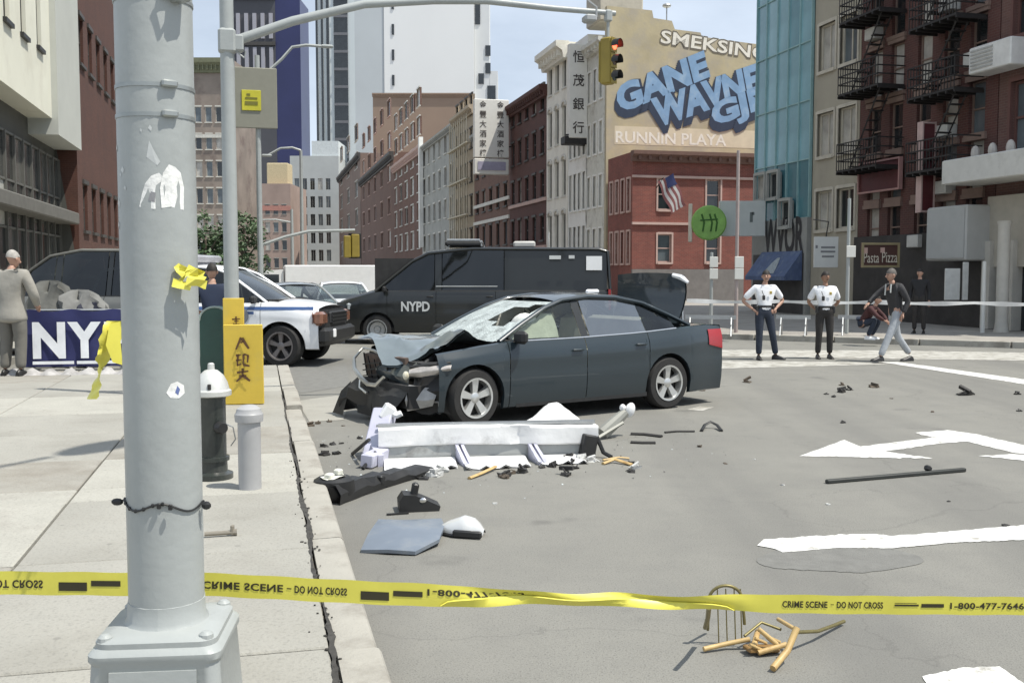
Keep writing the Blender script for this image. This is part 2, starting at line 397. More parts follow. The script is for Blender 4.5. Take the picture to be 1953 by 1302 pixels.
flat('dark_road_patch', [(1602 + 158 * math.cos(a) * (1 + .05 * math.sin(3 * a)), 1065 + 25 * math.sin(a) * (1 + .08 * math.cos(5 * a))) for a in [2 * pi * i / 36 for i in range(36)]], patchm, 0.003, 'dark oval patch on the asphalt below the white stop line')
flat('dark_road_patch', [(545, 700), (660, 690), (668, 735), (560, 752)], patchm, 0.003)

def zc(pts, ox, oy, k): return [(ox + x / k, oy + y / k) for x, y in pts]
A = zc([(765, 281), (968, 208), (1040, 238), (1365, 198), (1285, 176), (1430, 164), (1560, 182), (1776, 232), (1900, 262), (1900, 284), (1735, 267), (1520, 216), (1400, 224), (1150, 260), (1365, 291), (1100, 288)], 1200, 750, 2.358)
flat('road_marking', A, paint, 0.004, 'white two-way turn arrow painted on the asphalt')
flat('road_marking', zc([(1570, 280), (1730, 272), (1895, 287), (2100, 330), (1900, 318), (1720, 296)], 1200, 750, 2.358), paint, 0.004)
flat('road_marking', zc([(575, 682), (605, 655), (760, 645), (960, 632), (1110, 631), (1180, 640), (1240, 634), (1310, 630), (1776, 590), (2150, 560), (2150, 622), (1776, 657), (1480, 668), (1180, 695), (930, 693), (760, 708), (690, 713), (640, 694)], 1200, 750, 2.358), paint, 0.005, 'white stop line across the right lane')
flat('road_marking', zc([(1318, 1270), (1500, 1230), (1665, 1225), (1790, 1310), (1800, 1420), (1420, 1400)], 1200, 750, 2.358), paint, 0.004, 'white painted mark at the bottom right corner')
flat('road_marking', [(1345, 667), (1700, 668), (1990, 673), (1990, 688), (1660, 683), (1345, 679)], faded, 0.004, 'white crosswalk bar behind the officers')
flat('road_marking', [(1350, 688), (1620, 690), (1700, 694), (1520, 699), (1350, 703)], faded, 0.004)
flat('road_marking', [(1680, 690), (1712, 690), (1990, 728), (1990, 738)], paint, 0.005, 'thin white lane line running from the walking man to the right')
flat('road_marking', [(1310, 781), (1335, 774), (1362, 776), (1340, 783)], faded, 0.004)
flat('concrete_patch', [(566, 764), (640, 754), (668, 758), (655, 800), (590, 804)], M['concrete'], 0.004, 'pale concrete patch between kerb and wrecked car')

# ---- right-hand far pavement (its kerb runs across the view)
ka, kb = G(1300, 644), G(1953, 664)
kd = (kb - ka).normalized()
kright = kb + kd * 30
ta = ka.dot(T)
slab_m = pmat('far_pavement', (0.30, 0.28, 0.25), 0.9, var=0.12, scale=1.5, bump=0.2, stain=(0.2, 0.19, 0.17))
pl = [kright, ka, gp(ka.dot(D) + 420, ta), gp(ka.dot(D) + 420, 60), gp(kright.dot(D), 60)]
bb = MB(); n = len(pl)
bb.add([(p.x, p.y, -0.3) for p in pl] + [(p.x, p.y, 0.14) for p in pl], [tuple(range(n, 2 * n))] + [(i, (i + 1) % n, (i + 1) % n + n, i + n) for i in range(n)])
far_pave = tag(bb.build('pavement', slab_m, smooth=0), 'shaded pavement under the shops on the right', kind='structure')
q = ka
kn = Vector((-kd.y, kd.x, 0))
L = (kright - ka).length; k = 0
sb = MB(); sb.cbox((0, 0, 0), (1.96, 0.18, 0.30), 0.015); sme = sb.mesh('kerb_stone', M['kerb'])
while k * 2.0 < L - 20:
    o = link('kerb_stone', sme, far_pave, ka + kd * (k * 2.0 + 1.0) - kn * 0.02 + Vector((0, 0, 0.005)), atan2(kd.y, kd.x)); k += 1

# ---- left pavement: separate concrete slabs with open joints
T0, TL, SEND = 0.27, -7.0, 18.2
bed = MB(); c4 = [gp(-4, T0), gp(SEND, T0), gp(SEND, TL - 3), gp(-4, TL - 3)]
bed.add([(p.x, p.y, -0.2) for p in c4] + [(p.x, p.y, 0.118) for p in c4], [(4, 5, 6, 7), (0, 1, 5, 4), (1, 2, 6, 5), (2, 3, 7, 6), (3, 0, 4, 7)])
side = tag(bed.build('sidewalk', pmat('joint_dirt', (0.13, 0.12, 0.10), 0.95, var=0.3, scale=20), smooth=0), 'pale concrete sidewalk on the left', kind='structure')
conc = [M['concrete'],
        pmat('concrete_pale', (0.385, 0.375, 0.33), 0.9, var=0.1, scale=2.5, bump=0.25, bscale=70, stain=(0.30, 0.285, 0.25), stain_s=1.3, spots=.45),
        pmat('concrete_warm', (0.315, 0.30, 0.262), 0.9, var=0.14, scale=1.8, bump=0.3, bscale=70, stain=(0.23, 0.21, 0.175), stain_s=1.2, stain_w=(.44, .68), spots=.6)]
svals = [-4, -1.6, 0.9, 2.75, 4.35, 6.0, 7.6, 8.05, 9.3, 10.9, 12.4, 14.2, 16.1, SEND]
tv = [T0, -1.33, -2.9, -4.5, -6.1, -7.7, -10]
r2 = random.Random(3)
for i in range(len(svals) - 1):
    for j in range(len(tv) - 1):
        s0, s1, t0, t1 = svals[i] + .008, svals[i + 1] - .008, tv[j + 1] + .008, tv[j] - .008
        mb = MB(); dz = r2.uniform(-.003, .003); tilt = r2.uniform(-.002, .002)
        mb.cbox((0, 0, 0), (s1 - s0, t1 - t0, 0.10), 0.008)
        mi = 1 if (j == 0 and 7.5 < s0 < 9) else r2.choice((0, 0, 1, 2))
        o = mb.build('slab', conc[mi], side, gp((s0 + s1) / 2, (t0 + t1) / 2, 0.098 + dz), (tilt, tilt, ALPHA + pi / 2))
side2 = MB(); c4 = [gp(34, T0), gp(420, T0), gp(420, -40), gp(34, -40)]
side2.add([(p.x, p.y, -0.1) for p in c4] + [(p.x, p.y, 0.14) for p in c4], [(4, 5, 6, 7), (0, 1, 5, 4), (1, 2, 6, 5), (3, 0, 4, 7)])
tag(side2.build('pavement', M['concrete'], smooth=0), 'pavement across the side street on the left', kind='structure')
side3 = MB(); c4 = [gp(SEND, -4.6), gp(34, -4.6), gp(34, -40), gp(SEND, -40)]
side3.add([(p.x, p.y, -0.1) for p in c4] + [(p.x, p.y, 0.138) for p in c4], [(4, 5, 6, 7), (0, 1, 5, 4), (1, 2, 6, 5), (3, 0, 4, 7)])
tag(side3.build('pavement', M['concrete'], smooth=0), 'pavement in front of the cream theatre', kind='structure')

kerb_bed = MB(); c4 = [gp(-4, T0 + .04), gp(SEND, T0 + .04), gp(SEND, .44), gp(-4, .44)]
kerb_bed.add([(p.x, p.y, -0.2) for p in c4] + [(p.x, p.y, 0.05) for p in c4], [(4, 5, 6, 7), (0, 1, 5, 4), (1, 2, 6, 5), (2, 3, 7, 6), (3, 0, 4, 7)])
kerb = tag(kerb_bed.build('kerb', M['kerb'], smooth=0), 'pale concrete kerb between sidewalk and road', kind='structure')
ks = [-4, -1.9, 0.2, 2.3, 4.3, 6.2, 8.1, 9.9, 11.5, 12.6, 14.4, 16.3, SEND]
for i in range(len(ks) - 1):
    s0, s1 = ks[i] + .004, ks[i + 1] - .004
    low = -0.05 if i == 8 else 0.0
    mb = MB(); hw = 0.095
    prof = [(-hw, -0.2), (hw + .012, -0.2), (hw, 0.035 + low), (hw - .012, 0.052 + low), (hw - .03, 0.058 + low), (-hw, 0.055 + low)]
    mb.prism(prof, -(s1 - s0) / 2, (s1 - s0) / 2, 'y')
    mb.build('kerb_stone', M['kerb'], kerb, gp((s0 + s1) / 2, 0.375 + (0.012 if i % 3 == 0 else 0) , 0.092 + r2.uniform(-.004, .004)), ALPHA, smooth=25)
# dark broken joint behind the kerb: an irregular dirt ribbon with crumbs
mb = MB(); rowsj = []
for i in range(260):
    s = 0.2 + i * 0.052; w0 = .55 * max(.004, .013 + .010 * sin(s * 2.1) + .009 * sin(s * 7.3) + r2.uniform(-.007, .012)); 
    if s > 9.5: w0 *= .5
    o_ = .012 * sin(s * 3.1) + r2.uniform(-.004, .004)
    rowsj.append([gp(s, T0 - .004 + o_ - w0, .152), gp(s, T0 + o_ + w0, .1535)])
mb.grid(rowsj)
for i in range(150):
    s = r2.uniform(0.4, 9.0); r = r2.uniform(.004, .011); c = gp(s, T0 + r2.gauss(0, .03), 0.152)
    mb.ball(c, (r, r * r2.uniform(.6, 1.4), r * .6), 5, 3, rot=(0, 0, r2.uniform(0, 3)))
tag(mb.build('joint_debris', pmat('dark_dirt', (0.05, 0.047, 0.042), 0.95, var=0.4, scale=30)), 'dark dirt and crumbs in the joint behind the kerb', 'dirt', kind='stuff')
# ================================================================== BUILDINGS
_wm = {}
def win_mesh(w, h, style, fm):
    key = (round(w, 2), round(h, 2), style, fm.name)
    if key in _wm: return _wm[key]
    w, h = key[0], key[1]
    b = MB(); t = min(0.07, w * .07)
    b.box((0, 0, h / 2 - t / 2), (w, .08, t)); b.box((0, 0, -h / 2 + t / 2), (w, .08, t))
    b.box((-w / 2 + t / 2, 0, 0), (t, .08, h - 2 * t)); b.box((w / 2 - t / 2, 0, 0), (t, .08, h - 2 * t))
    if 's' in style: b.box((0, -.01, 0.0), (w - 2 * t, .07, t * .9))            # meeting rail
    if 'v' in style: b.box((0, .004, 0), (t * .8, .06, h - 2 * t))
    if '3' in style:
        for k in (-1, 1): b.box((k * w / 6, .004, 0), (t * .8, .06, h - 2 * t))
    if 'l' in style:                                                            # stone sill and lintel, proud of the wall
        b.box((0, -.16, -h / 2 - .07), (w + .24, .22, .13)); b.box((0, -.16, h / 2 + .09), (w + .2, .16, .17))
    if 'a' in style:                                                            # arched hood
        n = 8; pts = [(-(w / 2 + .08) * cos(pi * i / n), h / 2 - .05 + (w * .42) * sin(pi * i / n)) for i in range(n + 1)]
        pin = [(-(w / 2 - .04) * cos(pi * i / n), h / 2 - .12 + (w * .34) * sin(pi * i / n)) for i in range(n + 1)]
        b.prism(pts + pin[::-1], -.26, -.08, 'y'); b.box((0, -.14, -h / 2 - .06), (w + .15, .16, .11))
    if 'f' in style:                                                            # proud plain surround
        for k in (-1, 1): b.box((k * (w / 2 + .05), -.14, 0), (.1, .12, h + .2))
        b.box((0, -.14, h / 2 + .06), (w, .12, .12)); b.box((0, -.16, -h / 2 - .06), (w, .16, .12))
    me = b.mesh('window', fm, 0)
    pb = MB(); pb.box((0, .02, 0), (w - 2 * t + .01, .012, h - 2 * t + .01)); pm = pb.mesh('pane', M['pane'], 0)
    pm2 = pb.mesh('pane', M['paneb'], 0); pm3 = pb.mesh('pane', M['paneg'], 0)
    ab = MB(); ab.cbox((0, -.22, -h / 2 + .28), (min(.62, w * .8), .5, .4), .02); am = ab.mesh('air_conditioner', pmat('ac_casing', (0.55, 0.54, 0.5), .5))
    _wm[key] = (me, (pm, pm2, pm3), am); return _wm[key]
wr = random.Random(11)
def add_window(parent, x, z, w, h, style, fm, rot=0.0, pos=None, mixp=(.72, .12, .16), ac=0.0):
    me, pms, am = win_mesh(w, h, style, fm)
    o = link('window', me, parent, pos if pos is not None else (x, 0.16, z), rot)
    r = wr.random(); k = 0 if r < mixp[0] else (1 if r < mixp[0] + mixp[1] else 2)
    link('pane', pms[k], o)
    if wr.random() < ac: link('air_conditioner', am, parent, pos if pos is not None else (x, 0.16, z), rot)
    return o

def building(name, label, o, rot, w, d, h, mat, wins=(), sidewins=(), style='sl', fm=None, cornice=None, corn_m=None, bands=(), band_m=None, mixp=(.72, .12, .16), ac=0.0, cat='building', group=None, side='+'):
    """facade in the local plane y=0 looking to -y; wins = (x, z, w, h) lower-left corners; sidewins on the x=w (or x=0) flank (y, z, w, h)"""
    fm = fm or pmat('window_frame_grey', (0.33, 0.32, 0.3), .6)
    t = thing(name, label, cat, (o[0], o[1], 0), rot, group)
    b = MB()
    b.wallholes((0, 0, 0), (1, 0, 0), w, h, wins, (0, -1, 0), 0.25)
    if side == '+': b.wallholes((w, 0, 0), (0, 1, 0), d, h, sidewins, (1, 0, 0), 0.25); b.add([(0, 0, 0), (0, d, 0), (0, d, h), (0, 0, h)], [(0, 3, 2, 1)])
    else: b.wallholes((0, d, 0), (0, -1, 0), d, h, [(d - q[0] - q[2], q[1], q[2], q[3]) for q in sidewins], (-1, 0, 0), 0.25); b.add([(w, 0, 0), (w, d, 0), (w, d, h), (w, 0, h)], [(0, 1, 2, 3)])
    b.add([(w, d, 0), (0, d, 0), (0, d, h), (w, d, h)], [(0, 1, 2, 3)]); b.add([(0, 0, h), (w, 0, h), (w, d, h), (0, d, h)], [(0, 1, 2, 3)])
    b.build('wall', mat, t, smooth=0)
    for q in wins: add_window(t, q[0] + q[2] / 2, q[1] + q[3] / 2, q[2], q[3], style, fm, mixp=mixp, ac=ac)
    for q in sidewins:
        if side == '+': add_window(t, 0, 0, q[2], q[3], style, fm, pi / 2, (w - .16, q[0] + q[2] / 2, q[1] + q[3] / 2), mixp=mixp)
        else: add_window(t, 0, 0, q[2], q[3], style, fm, -pi / 2, (.16, q[0] + q[2] / 2, q[1] + q[3] / 2), mixp=mixp)
    if cornice:
        ch, cp = cornice; c = MB()
        prof = [(0.03, h - ch), (-cp * .4, h - ch), (-cp * .5, h - ch * .55), (-cp, h - ch * .3), (-cp, h + .04), (.03, h + .04)]
        c.prism(prof, -.12, w + .12, 'x')
        n = max(3, int(w / .6))
        for i in range(n): c.box((w * (i + .5) / n, -cp * .55, h - ch * .62), (.16, cp * .5, ch * .4))
        c.build('cornice', corn_m or mat, t, smooth=0)
    for bz, bh in bands:
        c = MB(); c.box((w / 2, -.05, bz), (w + .06, .14, bh)); c.build('string_course', band_m or mat, t, smooth=0)
    return t
def wgrid(w, h0, rows, step, cols, ww, wh, m=0.5, zoff=0.0):
    r = []
    for i in range(rows):
        for j in range(cols): r.append((m + (w - 2 * m - ww) * (j / max(1, cols - 1)) if cols > 1 else (w - ww) / 2, h0 + i * step + zoff, ww, wh))
    return r
TR = 20.6
def zat(v, p): return CAMZ + (HOR - v) / F * p.y        # height seen at photo row v at the distance of p
def row(u_far, u_near, **k):
    a, b_ = on_t(u_far, TR), on_t(u_near, TR)
    return a, (a - b_).length

# --- far right row, from the mural corner away along the avenue (facades in shade, looking left)
cream = pmat('cream_facade', (0.80, 0.77, 0.68), .85, var=.08, scale=.8, stain=(.62, .59, .5), stain_s=.5)
whitef = pmat('white_facade', (0.82, 0.81, 0.76), .8, var=.06, scale=.8, stain=(.66, .64, .58), stain_s=.6)
greyf = pmat('grey_facade', (0.36, 0.36, 0.33), .85, var=.12, scale=.8, stain=(.24, .24, .22), stain_s=.6)
brick_red = brickmat('red_brick', (0.26, 0.075, 0.055), (0.2, 0.06, 0.045), (0.25, .16, .13), grime=(.10, .04, .035))
brick_brown = brickmat('brown_brick', (0.19, 0.095, 0.068), (0.15, 0.08, 0.06), (0.2, .15, .12), grime=(.09, .06, .05))
brick_dark = brickmat('dark_red_brick', (0.115, 0.042, 0.034), (0.09, 0.036, 0.03), (0.13, .085, .07), grime=(.05, .032, .028))
brick_pink = brickmat('pink_brick', (0.30, 0.17, 0.14), (0.26, 0.15, 0.125), (0.3, .23, .2), grime=(.16, .11, .1))
dkframe = pmat('dark_window_frame', (0.06, 0.055, 0.05), .6)
ltframe = pmat('light_window_frame', (0.6, 0.58, 0.52), .6)
pinkstone = pmat('pink_stone_trim', (0.52, 0.37, 0.32), .8, var=.1, scale=2)

a, w = row(1042, 1082); p0 = a; pb = on_t(1082, TR)
W1 = building('apartment_building', 'cream five-storey tenement with dark arched windows and heavy cornice beside the vertical sign', a, ROT_R, w, 14, zat(88, pb), cream,
     wgrid(w, 2.2, 4, 3.7, 3, .95, 2.5, .45, 1.2), style='a', fm=ltframe, cornice=(1.1, .9), corn_m=cream, mixp=(1, 0, 0))
a, w = row(1083, 1119)
W2 = building('apartment_building', 'pale grey tenement with narrow windows behind the vertical sign', a, ROT_R, w, 14, zat(100, a), whitef,
     wgrid(w, 1.2, 4, 3.5, 4, .62, 2.4, .3, 1.2), style='f', fm=whitef, mixp=(1, 0, 0))
a, w = row(972, 1042)
W3 = building('apartment_building', 'dark red brick tenement between the two Chinese signs', a, ROT_R, w, 14, zat(168, on_t(1042, TR)), brick_dark,
     wgrid(w, 4.2, 4, 3.2, 5, 1.0, 1.8, .7), style='sl', fm=dkframe, cornice=(.8, .6), corn_m=brick_dark, bands=((3.6, .4), (7.2, .25)), band_m=pinkstone, sidewins=[(2, 5, 1, 1.8), (5, 5, 1, 1.8)])
a, w = row(905, 972)
W4 = building('apartment_building', 'brown brick tenement with two light stone bands under the white sign', a, ROT_R, w, 14, zat(200, on_t(972, TR)) - 1, brick_brown,
     wgrid(w, 4.2, 4, 3.3, 5, 1.2, 1.9, .9), style='l', fm=dkframe, cornice=(.7, .5), corn_m=greyf, bands=((6.5, .3), (8.1, .3)), band_m=ltframe)
a, w = row(868, 905)
W5 = building('apartment_building', 'tan tenement carrying pale vertical scaffold poles left of the white sign', a, ROT_R, w, 14, zat(205, on_t(905, TR)), pmat('tan_facade', (.40, .33, .24), .85, var=.15),
     wgrid(w, 4.2, 5, 3.3, 4, 1.3, 1.9, .8), style='sl', fm=dkframe, cornice=(.8, .6))
sm = MB()
for i in range(9): sm.tube([(w * (i + .3) / 9, -.6, 0), (w * (i + .3) / 9, -.6, zat(230, on_t(890, TR)))], .07, 5)
for z in (4, 7.5, 11, 14.5): sm.box((w / 2, -.6, z), (w, .5, .12))
sm.build('scaffold', pmat('scaffold_tan', (.52, .47, .36), .7), W5)
a, w = row(806, 868)
W6 = building('apartment_building', 'grey rendered block with a bright vertical pipe left of the tan tenement', a, ROT_R, w, 14, zat(240, on_t(868, TR)), greyf,
     wgrid(w, 4.4, 4, 3.6, 6, 1.4, 2.0, 1.2), style='l', fm=ltframe, cornice=(.6, .5), mixp=(.5, .35, .15))
pm = MB(); pm.box((1.2, -.35, 12), (.9, .5, 14)); pm.build('duct', whitef, W6)
a, w = row(752, 806)
W7 = building('apartment_building', 'brown brick tenement with pairs of pale windows and pink stepped parapet', a, ROT_R, w, 14, zat(280, on_t(806, TR)), brick_brown,
     wgrid(w, 5, 6, 3.7, 5, 2.6, 2.3, 1.5), style='l', fm=ltframe, mixp=(.2, .7, .1), cornice=(1.0, .5), corn_m=pinkstone)
a, w = row(690, 752)
W8 = building('apartment_building', 'plain brown brick block with dark cornice in the middle of the far row', a, ROT_R, w, 20, zat(292, on_t(752, TR)), pmat('brown_plain', (.17, .105, .082), .9, var=.12, scale=.3),
     wgrid(w, 6, 5, 5.2, 5, 3.2, 2.6, 4), style='l', fm=pinkstone, cornice=(1.3, .7), corn_m=dkframe)
a, w = row(648, 689)
W9 = building('apartment_building', 'far brown building with dark window stack and green-grey top beside the white lorry', a, ROT_R, w, 20, zat(294, on_t(689, TR)), pmat('brown_light', (.20, .145, .12), .9, var=.12, scale=.3),
     wgrid(w, 6, 5, 6, 3, 6, 3.4, 6), style='l', fm=ltframe, cornice=(1.3, .7), corn_m=dkframe)

def facing(name, label, u0, u1, vtop, Y, mat, d=20, wins=None, **k):
    a, b_ = P(u0, HOR, Y), P(u1, HOR, Y); w = (b_ - a).length; rot = k.pop('rot', 0.0)
    return building(name, label, a, rot, w, d, zat(vtop, a), mat, wins(w, zat(vtop, a)) if callable(wins) else (wins or ()), **k), w, zat(vtop, a)
# far grey block on the right of the avenue, seen frontally
G1, w, h = facing('office_building', 'light grey stepped office block behind the far traffic signal', 556, 648, 300, 290, pmat('grey_blue_facade', (.46, .48, .47), .85, var=.08, scale=.2), 30,
     lambda w, h: [(1.2 + i * 2.2, 5 + j * 5, 1.3, 3.2) for i in range(5) for j in range(5)], style='v', fm=greyf)
st = MB(); st.box((w * .72, 8, h + 2), (w * .55, 15, 4.4)); st.build('upper_storey', pmat('grey_pale_facade', (.62, .66, .66), .85), G1)
G2, w, h = facing('office_building', 'small pinkish grey building under a tan rooftop cube', 500, 556, 352, 260, pmat('pinkish_facade', (.36, .27, .23), .85, var=.15, scale=.2), 20,
     lambda w, h: [(1 + i * 2.1, 3 + j * 4.5, 1.2, 2.4) for i in range(3) for j in range(4)], style='l', fm=greyf, bands=((18, 1.2),), band_m=pmat('pink_band', (.45, .22, .18), .8))
st = MB(); st.cbox((w * .5, 5, h + 2.7), (5.4, 5.4, 5.4), .15); st.build('rooftop_cube', pmat('tan_cube', (.58, .48, .30), .8), G2)
# dark tower with blue right-hand bay
DT, w, h = facing('tower', 'dark grey tower with pale window columns at the top and a deep blue side', 440, 532, 4, 420, pmat('dark_tower', (.075, .075, .085), .7, var=.15, scale=.05), 30)
fr = MB()
for i in range(6): 
    fr.box((1.6 + i * 3.3, -.3, h - 12), (1.5, .6, 10)); fr.box((1.6 + i * 3.3, -.3, h - 27), (1.5, .6, 13))
fr.build('window_column', pmat('pale_tower_glass', (.36, .35, .38), .3), DT)
tp = MB(); tp.box((w / 2, -.5, h - .6), (w + .6, 1.2, 1.6)); tp.box((w / 2, -.4, h - 19), (w, .9, 1.4)); tp.build('parapet', dkframe, DT)
bl = MB(); bl.box((w + 5.0, 9, h / 2 - 1), (10.0, 17.5, h)); bl.build('blue_side', pmat('blue_glass_wall', (.026, .03, .10), .35, var=.2, scale=.05), DT)
# striped tower and big white slab
ST, w, h = facing('tower', 'tall tower with dark and white vertical stripes', 612, 690, -60, 360, pmat('tower_white', (.62, .66, .66), .7, var=.05, scale=.05), 25)
for u0, u1, m_ in ((618, 622, 'pane'), (628, 633, 'pane'), (642, 668, 'pane'), (608, 612, 'pane')):
    b_ = MB(); x0, x1 = (u0 - 612) / F * 360, (u1 - 612) / F * 360
    b_.box(((x0 + x1) / 2, -.15, h / 2 + 8), (x1 - x0, .5, h - 20)); so_ = b_.build('window_strip', M['pane'], ST)
    for k in range(14):
        if u0 == 642: lb = MB(); lb.box(((x0 + x1) / 2, -.45, 30 + k * 6.0), (x1 - x0, .3, .9)); lb.build('spandrel', pmat('tower_spandrel', (.16, .16, .17), .5), so_)
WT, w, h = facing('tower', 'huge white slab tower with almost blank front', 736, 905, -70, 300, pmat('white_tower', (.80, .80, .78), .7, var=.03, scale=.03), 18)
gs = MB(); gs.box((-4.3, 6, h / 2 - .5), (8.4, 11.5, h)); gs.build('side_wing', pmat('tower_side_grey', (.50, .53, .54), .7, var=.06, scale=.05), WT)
for k in range(5):
    sl_ = MB(); sl_.box((2.6, -.06, 50 + k * 7.2), (.7, .3, 3.0)); sl_.build('window', M['pane'], WT)
wg = MB()
for (x0, x1, zt) in ((w + .05, w + 4.4, h), (w + 4.45, w + 6.8, zat(140, P(905, HOR, 300)))):
    wg.box(((x0 + x1) / 2, 8, zt / 2), (x1 - x0, 12, zt))
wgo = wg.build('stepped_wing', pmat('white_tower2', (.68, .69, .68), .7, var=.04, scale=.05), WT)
for (x, z, ww, hh) in ((w + 1.0, 78, 1.5, 9), (w + 4, 66, 1.5, 3), (w + 4, 61, 1.5, 3), (w + 5, 54, 2.4, 4), (w + 2, 58, 1.6, 3)):
    sl_ = MB(); sl_.box((x, 1.9, z), (ww, .3, hh)); sl_.build('window', M['pane'], WT)
facing('office_building', 'plain tan windowless block below the white slab tower', 714, 900, 184, 235, pmat('tan_block', (.30, .22, .165), .9, var=.06, scale=.1), 20, cornice=(.8, .5))

# --- mural corner: low red brick house in front of a taller yellow building
cn = on_t(1205, TR); 
zb = zat(292, cn)
bw_ = [(1.55, 5.35, .85, 1.75), (4.55, 5.35, .85, 1.75), (7.9, 5.35, .85, 1.75), (1.55, 2.35, .85, 1.6), (4.55, 2.35, .85, 1.6)]
BH = building('brick_house', 'two-storey red brick corner house with pale window surrounds below the painted wall', cn, ROT_F, 11, 4.2, zb, brick_red, bw_,
     [(.35 + i * .98, z, .5, 1.8) for i in range(4) for z in (2.3, 5.3)], style='sf', fm=pinkstone, cornice=(.55, .5), corn_m=pmat('brown_cornice', (.16, .09, .07), .8), bands=((4.55, .14), (7.2, .14)), band_m=pinkstone, side='-', mixp=(.6, .1, .3))
gf = MB(); gf.box((3.4, -.12, 1.0), (6.9, .2, 1.9)); gf.build('shop_base', pmat('grey_shop_base', (.19, .175, .165), .8), BH)
ybase = cn + D * 4.6
zy = zat(72, ybase)
ymat = pmat('yellow_render', (.49, .42, .27), .9, var=.14, scale=.6, stain=(.40, .36, .30), stain_s=.45, stain_w=(.44, .66), bump=.3, bscale=6)
YB = thing('painted_building', 'tall yellow building with blue graffiti lettering painted on its side wall', 'building', (ybase.x, ybase.y, 0), ROT_F)
b = MB()
prof = [(0, 0), (12, 0), (12, zy - .3), (6.2, zy + .1), (6.1, zy + .35), (4.4, zy + .45), (4.2, zy + .95), (3.0, zy + 1.05), (2.9, zy + 1.5), (0, zy + 1.6)]
b.prism(prof, 0, .35, 'y'); b.build('wall', ymat, YB, smooth=0)
tw = MB(); tw.cbox((1.35, 2.5, zy + 4.0), (2.9, 2.6, 6), .1); tw.box((2.9, 2.6, zy + 2.5), (.35, .5, 4)); tw.build('stair_tower', pmat('tower_render', (.50, .46, .38), .9, var=.1), YB)
Lw = pmat('mural_pale', (.80, .76, .66), .8); Lb = pmat('mural_blue', (.22, .36, .54), .75, var=.16, scale=1.2, stain=(.34, .46, .58), stain_s=1.1); Ld = pmat('mural_navy', (.035, .05, .085), .8); Lk = pmat('mural_black', (.16, .14, .11), .8)
def yx(u, v):      # local position on the painted wall
    r = ray(u, v); k = (ybase - CAM).dot(D) / r.dot(D); q = CAM + r * k - ybase
    return q.dot(T), CAMZ + (r * k).z
def mural(txt, u0, u1, v0, v1, m, dy, shear=0.0, bold=0.0, rise=0.0):
    x0, z1 = yx(u0, v0); x1, z0 = yx(u1, v1)
    o = lettering(txt, x1 - x0, z1 - z0, m, YB, ((x0 + x1) / 2, dy, (z0 + z1) / 2), (pi / 2, 0, 0), 0.0, 'mural_lettering', bold, 1.0, shear)
    if rise: o.rotation_euler = Euler((pi / 2, -rise, 0))
    return o
def mural_c(txt, cu, cv, wu, hv, m, dy, rise, bold): return mural(txt, cu - wu / 2, cu + wu / 2, cv - hv / 2, cv + hv / 2, m, dy, .12, bold, rise)
for n_, (txt, cu, cv, wu, hv, rise) in enumerate((('GANE', 1262, 156, 186, 62, .40), ('WAVNE', 1346, 182, 214, 66, .34), ('GJM', 1418, 204, 128, 62, .36))):
    for k in range(5): mural_c(txt, cu - 1.2 * k, cv + 4.2 * k, wu, hv, Ld, -.03 - .02 * n_ + .002 * k, rise, .10)
    mural_c(txt, cu, cv, wu, hv, Lb, -.036 - .02 * n_, rise, .055)
mural('SMEKSING', 1258, 1466, 66, 108, Lk, -.02, 0, .05, -.10); mural('SMEKSING', 1260, 1464, 69, 105, Lw, -.026, 0, .02, -.10)
x0, z1 = yx(1166, 240); x1, z0 = yx(1460, 284)
pb_ = MB(); pb_.box(((x0 + x1) / 2 + .1, -.006, (z0 + z1) / 2), (x1 - x0 - .2, .008, z1 - z0)); pb_.build('painted_panel', pmat('mural_cream', (.66, .58, .42), .85, var=.08, scale=1.5), YB)
mural('RUNNIN PLAYA', 1174, 1385, 250, 279, Lw, -.02, 0, .02)
lm = MB(); lm.tube([(4.1, .6, zy + .6), (4.1, .6, zy + 1.9)], .04, 5); lm.ball((4.1, .6, zy + 2.0), (.28, .28, .14)); lm.build('roof_vent', M['steel'], YB)
# narrow grey street front of the yellow building
a = on_t(1120, TR); b2 = on_t(1156, TR)
a = a + D * .42; b2 = b2 + D * .42
building('apartment_building', 'narrow pale grey house left of the yellow painted building', a, ROT_R, (a - b2).length, 10, zat(80, b2), pmat('pale_grey_front', (.66, .65, .58), .85, var=.1, stain=(.42, .40, .34)),
     wgrid((a - b2).length, 1.6, 4, 3.3, 3, .6, 1.9, .4, 1.0), style='f', fm=whitef, mixp=(.8, .1, .1), cornice=(.6, .5))

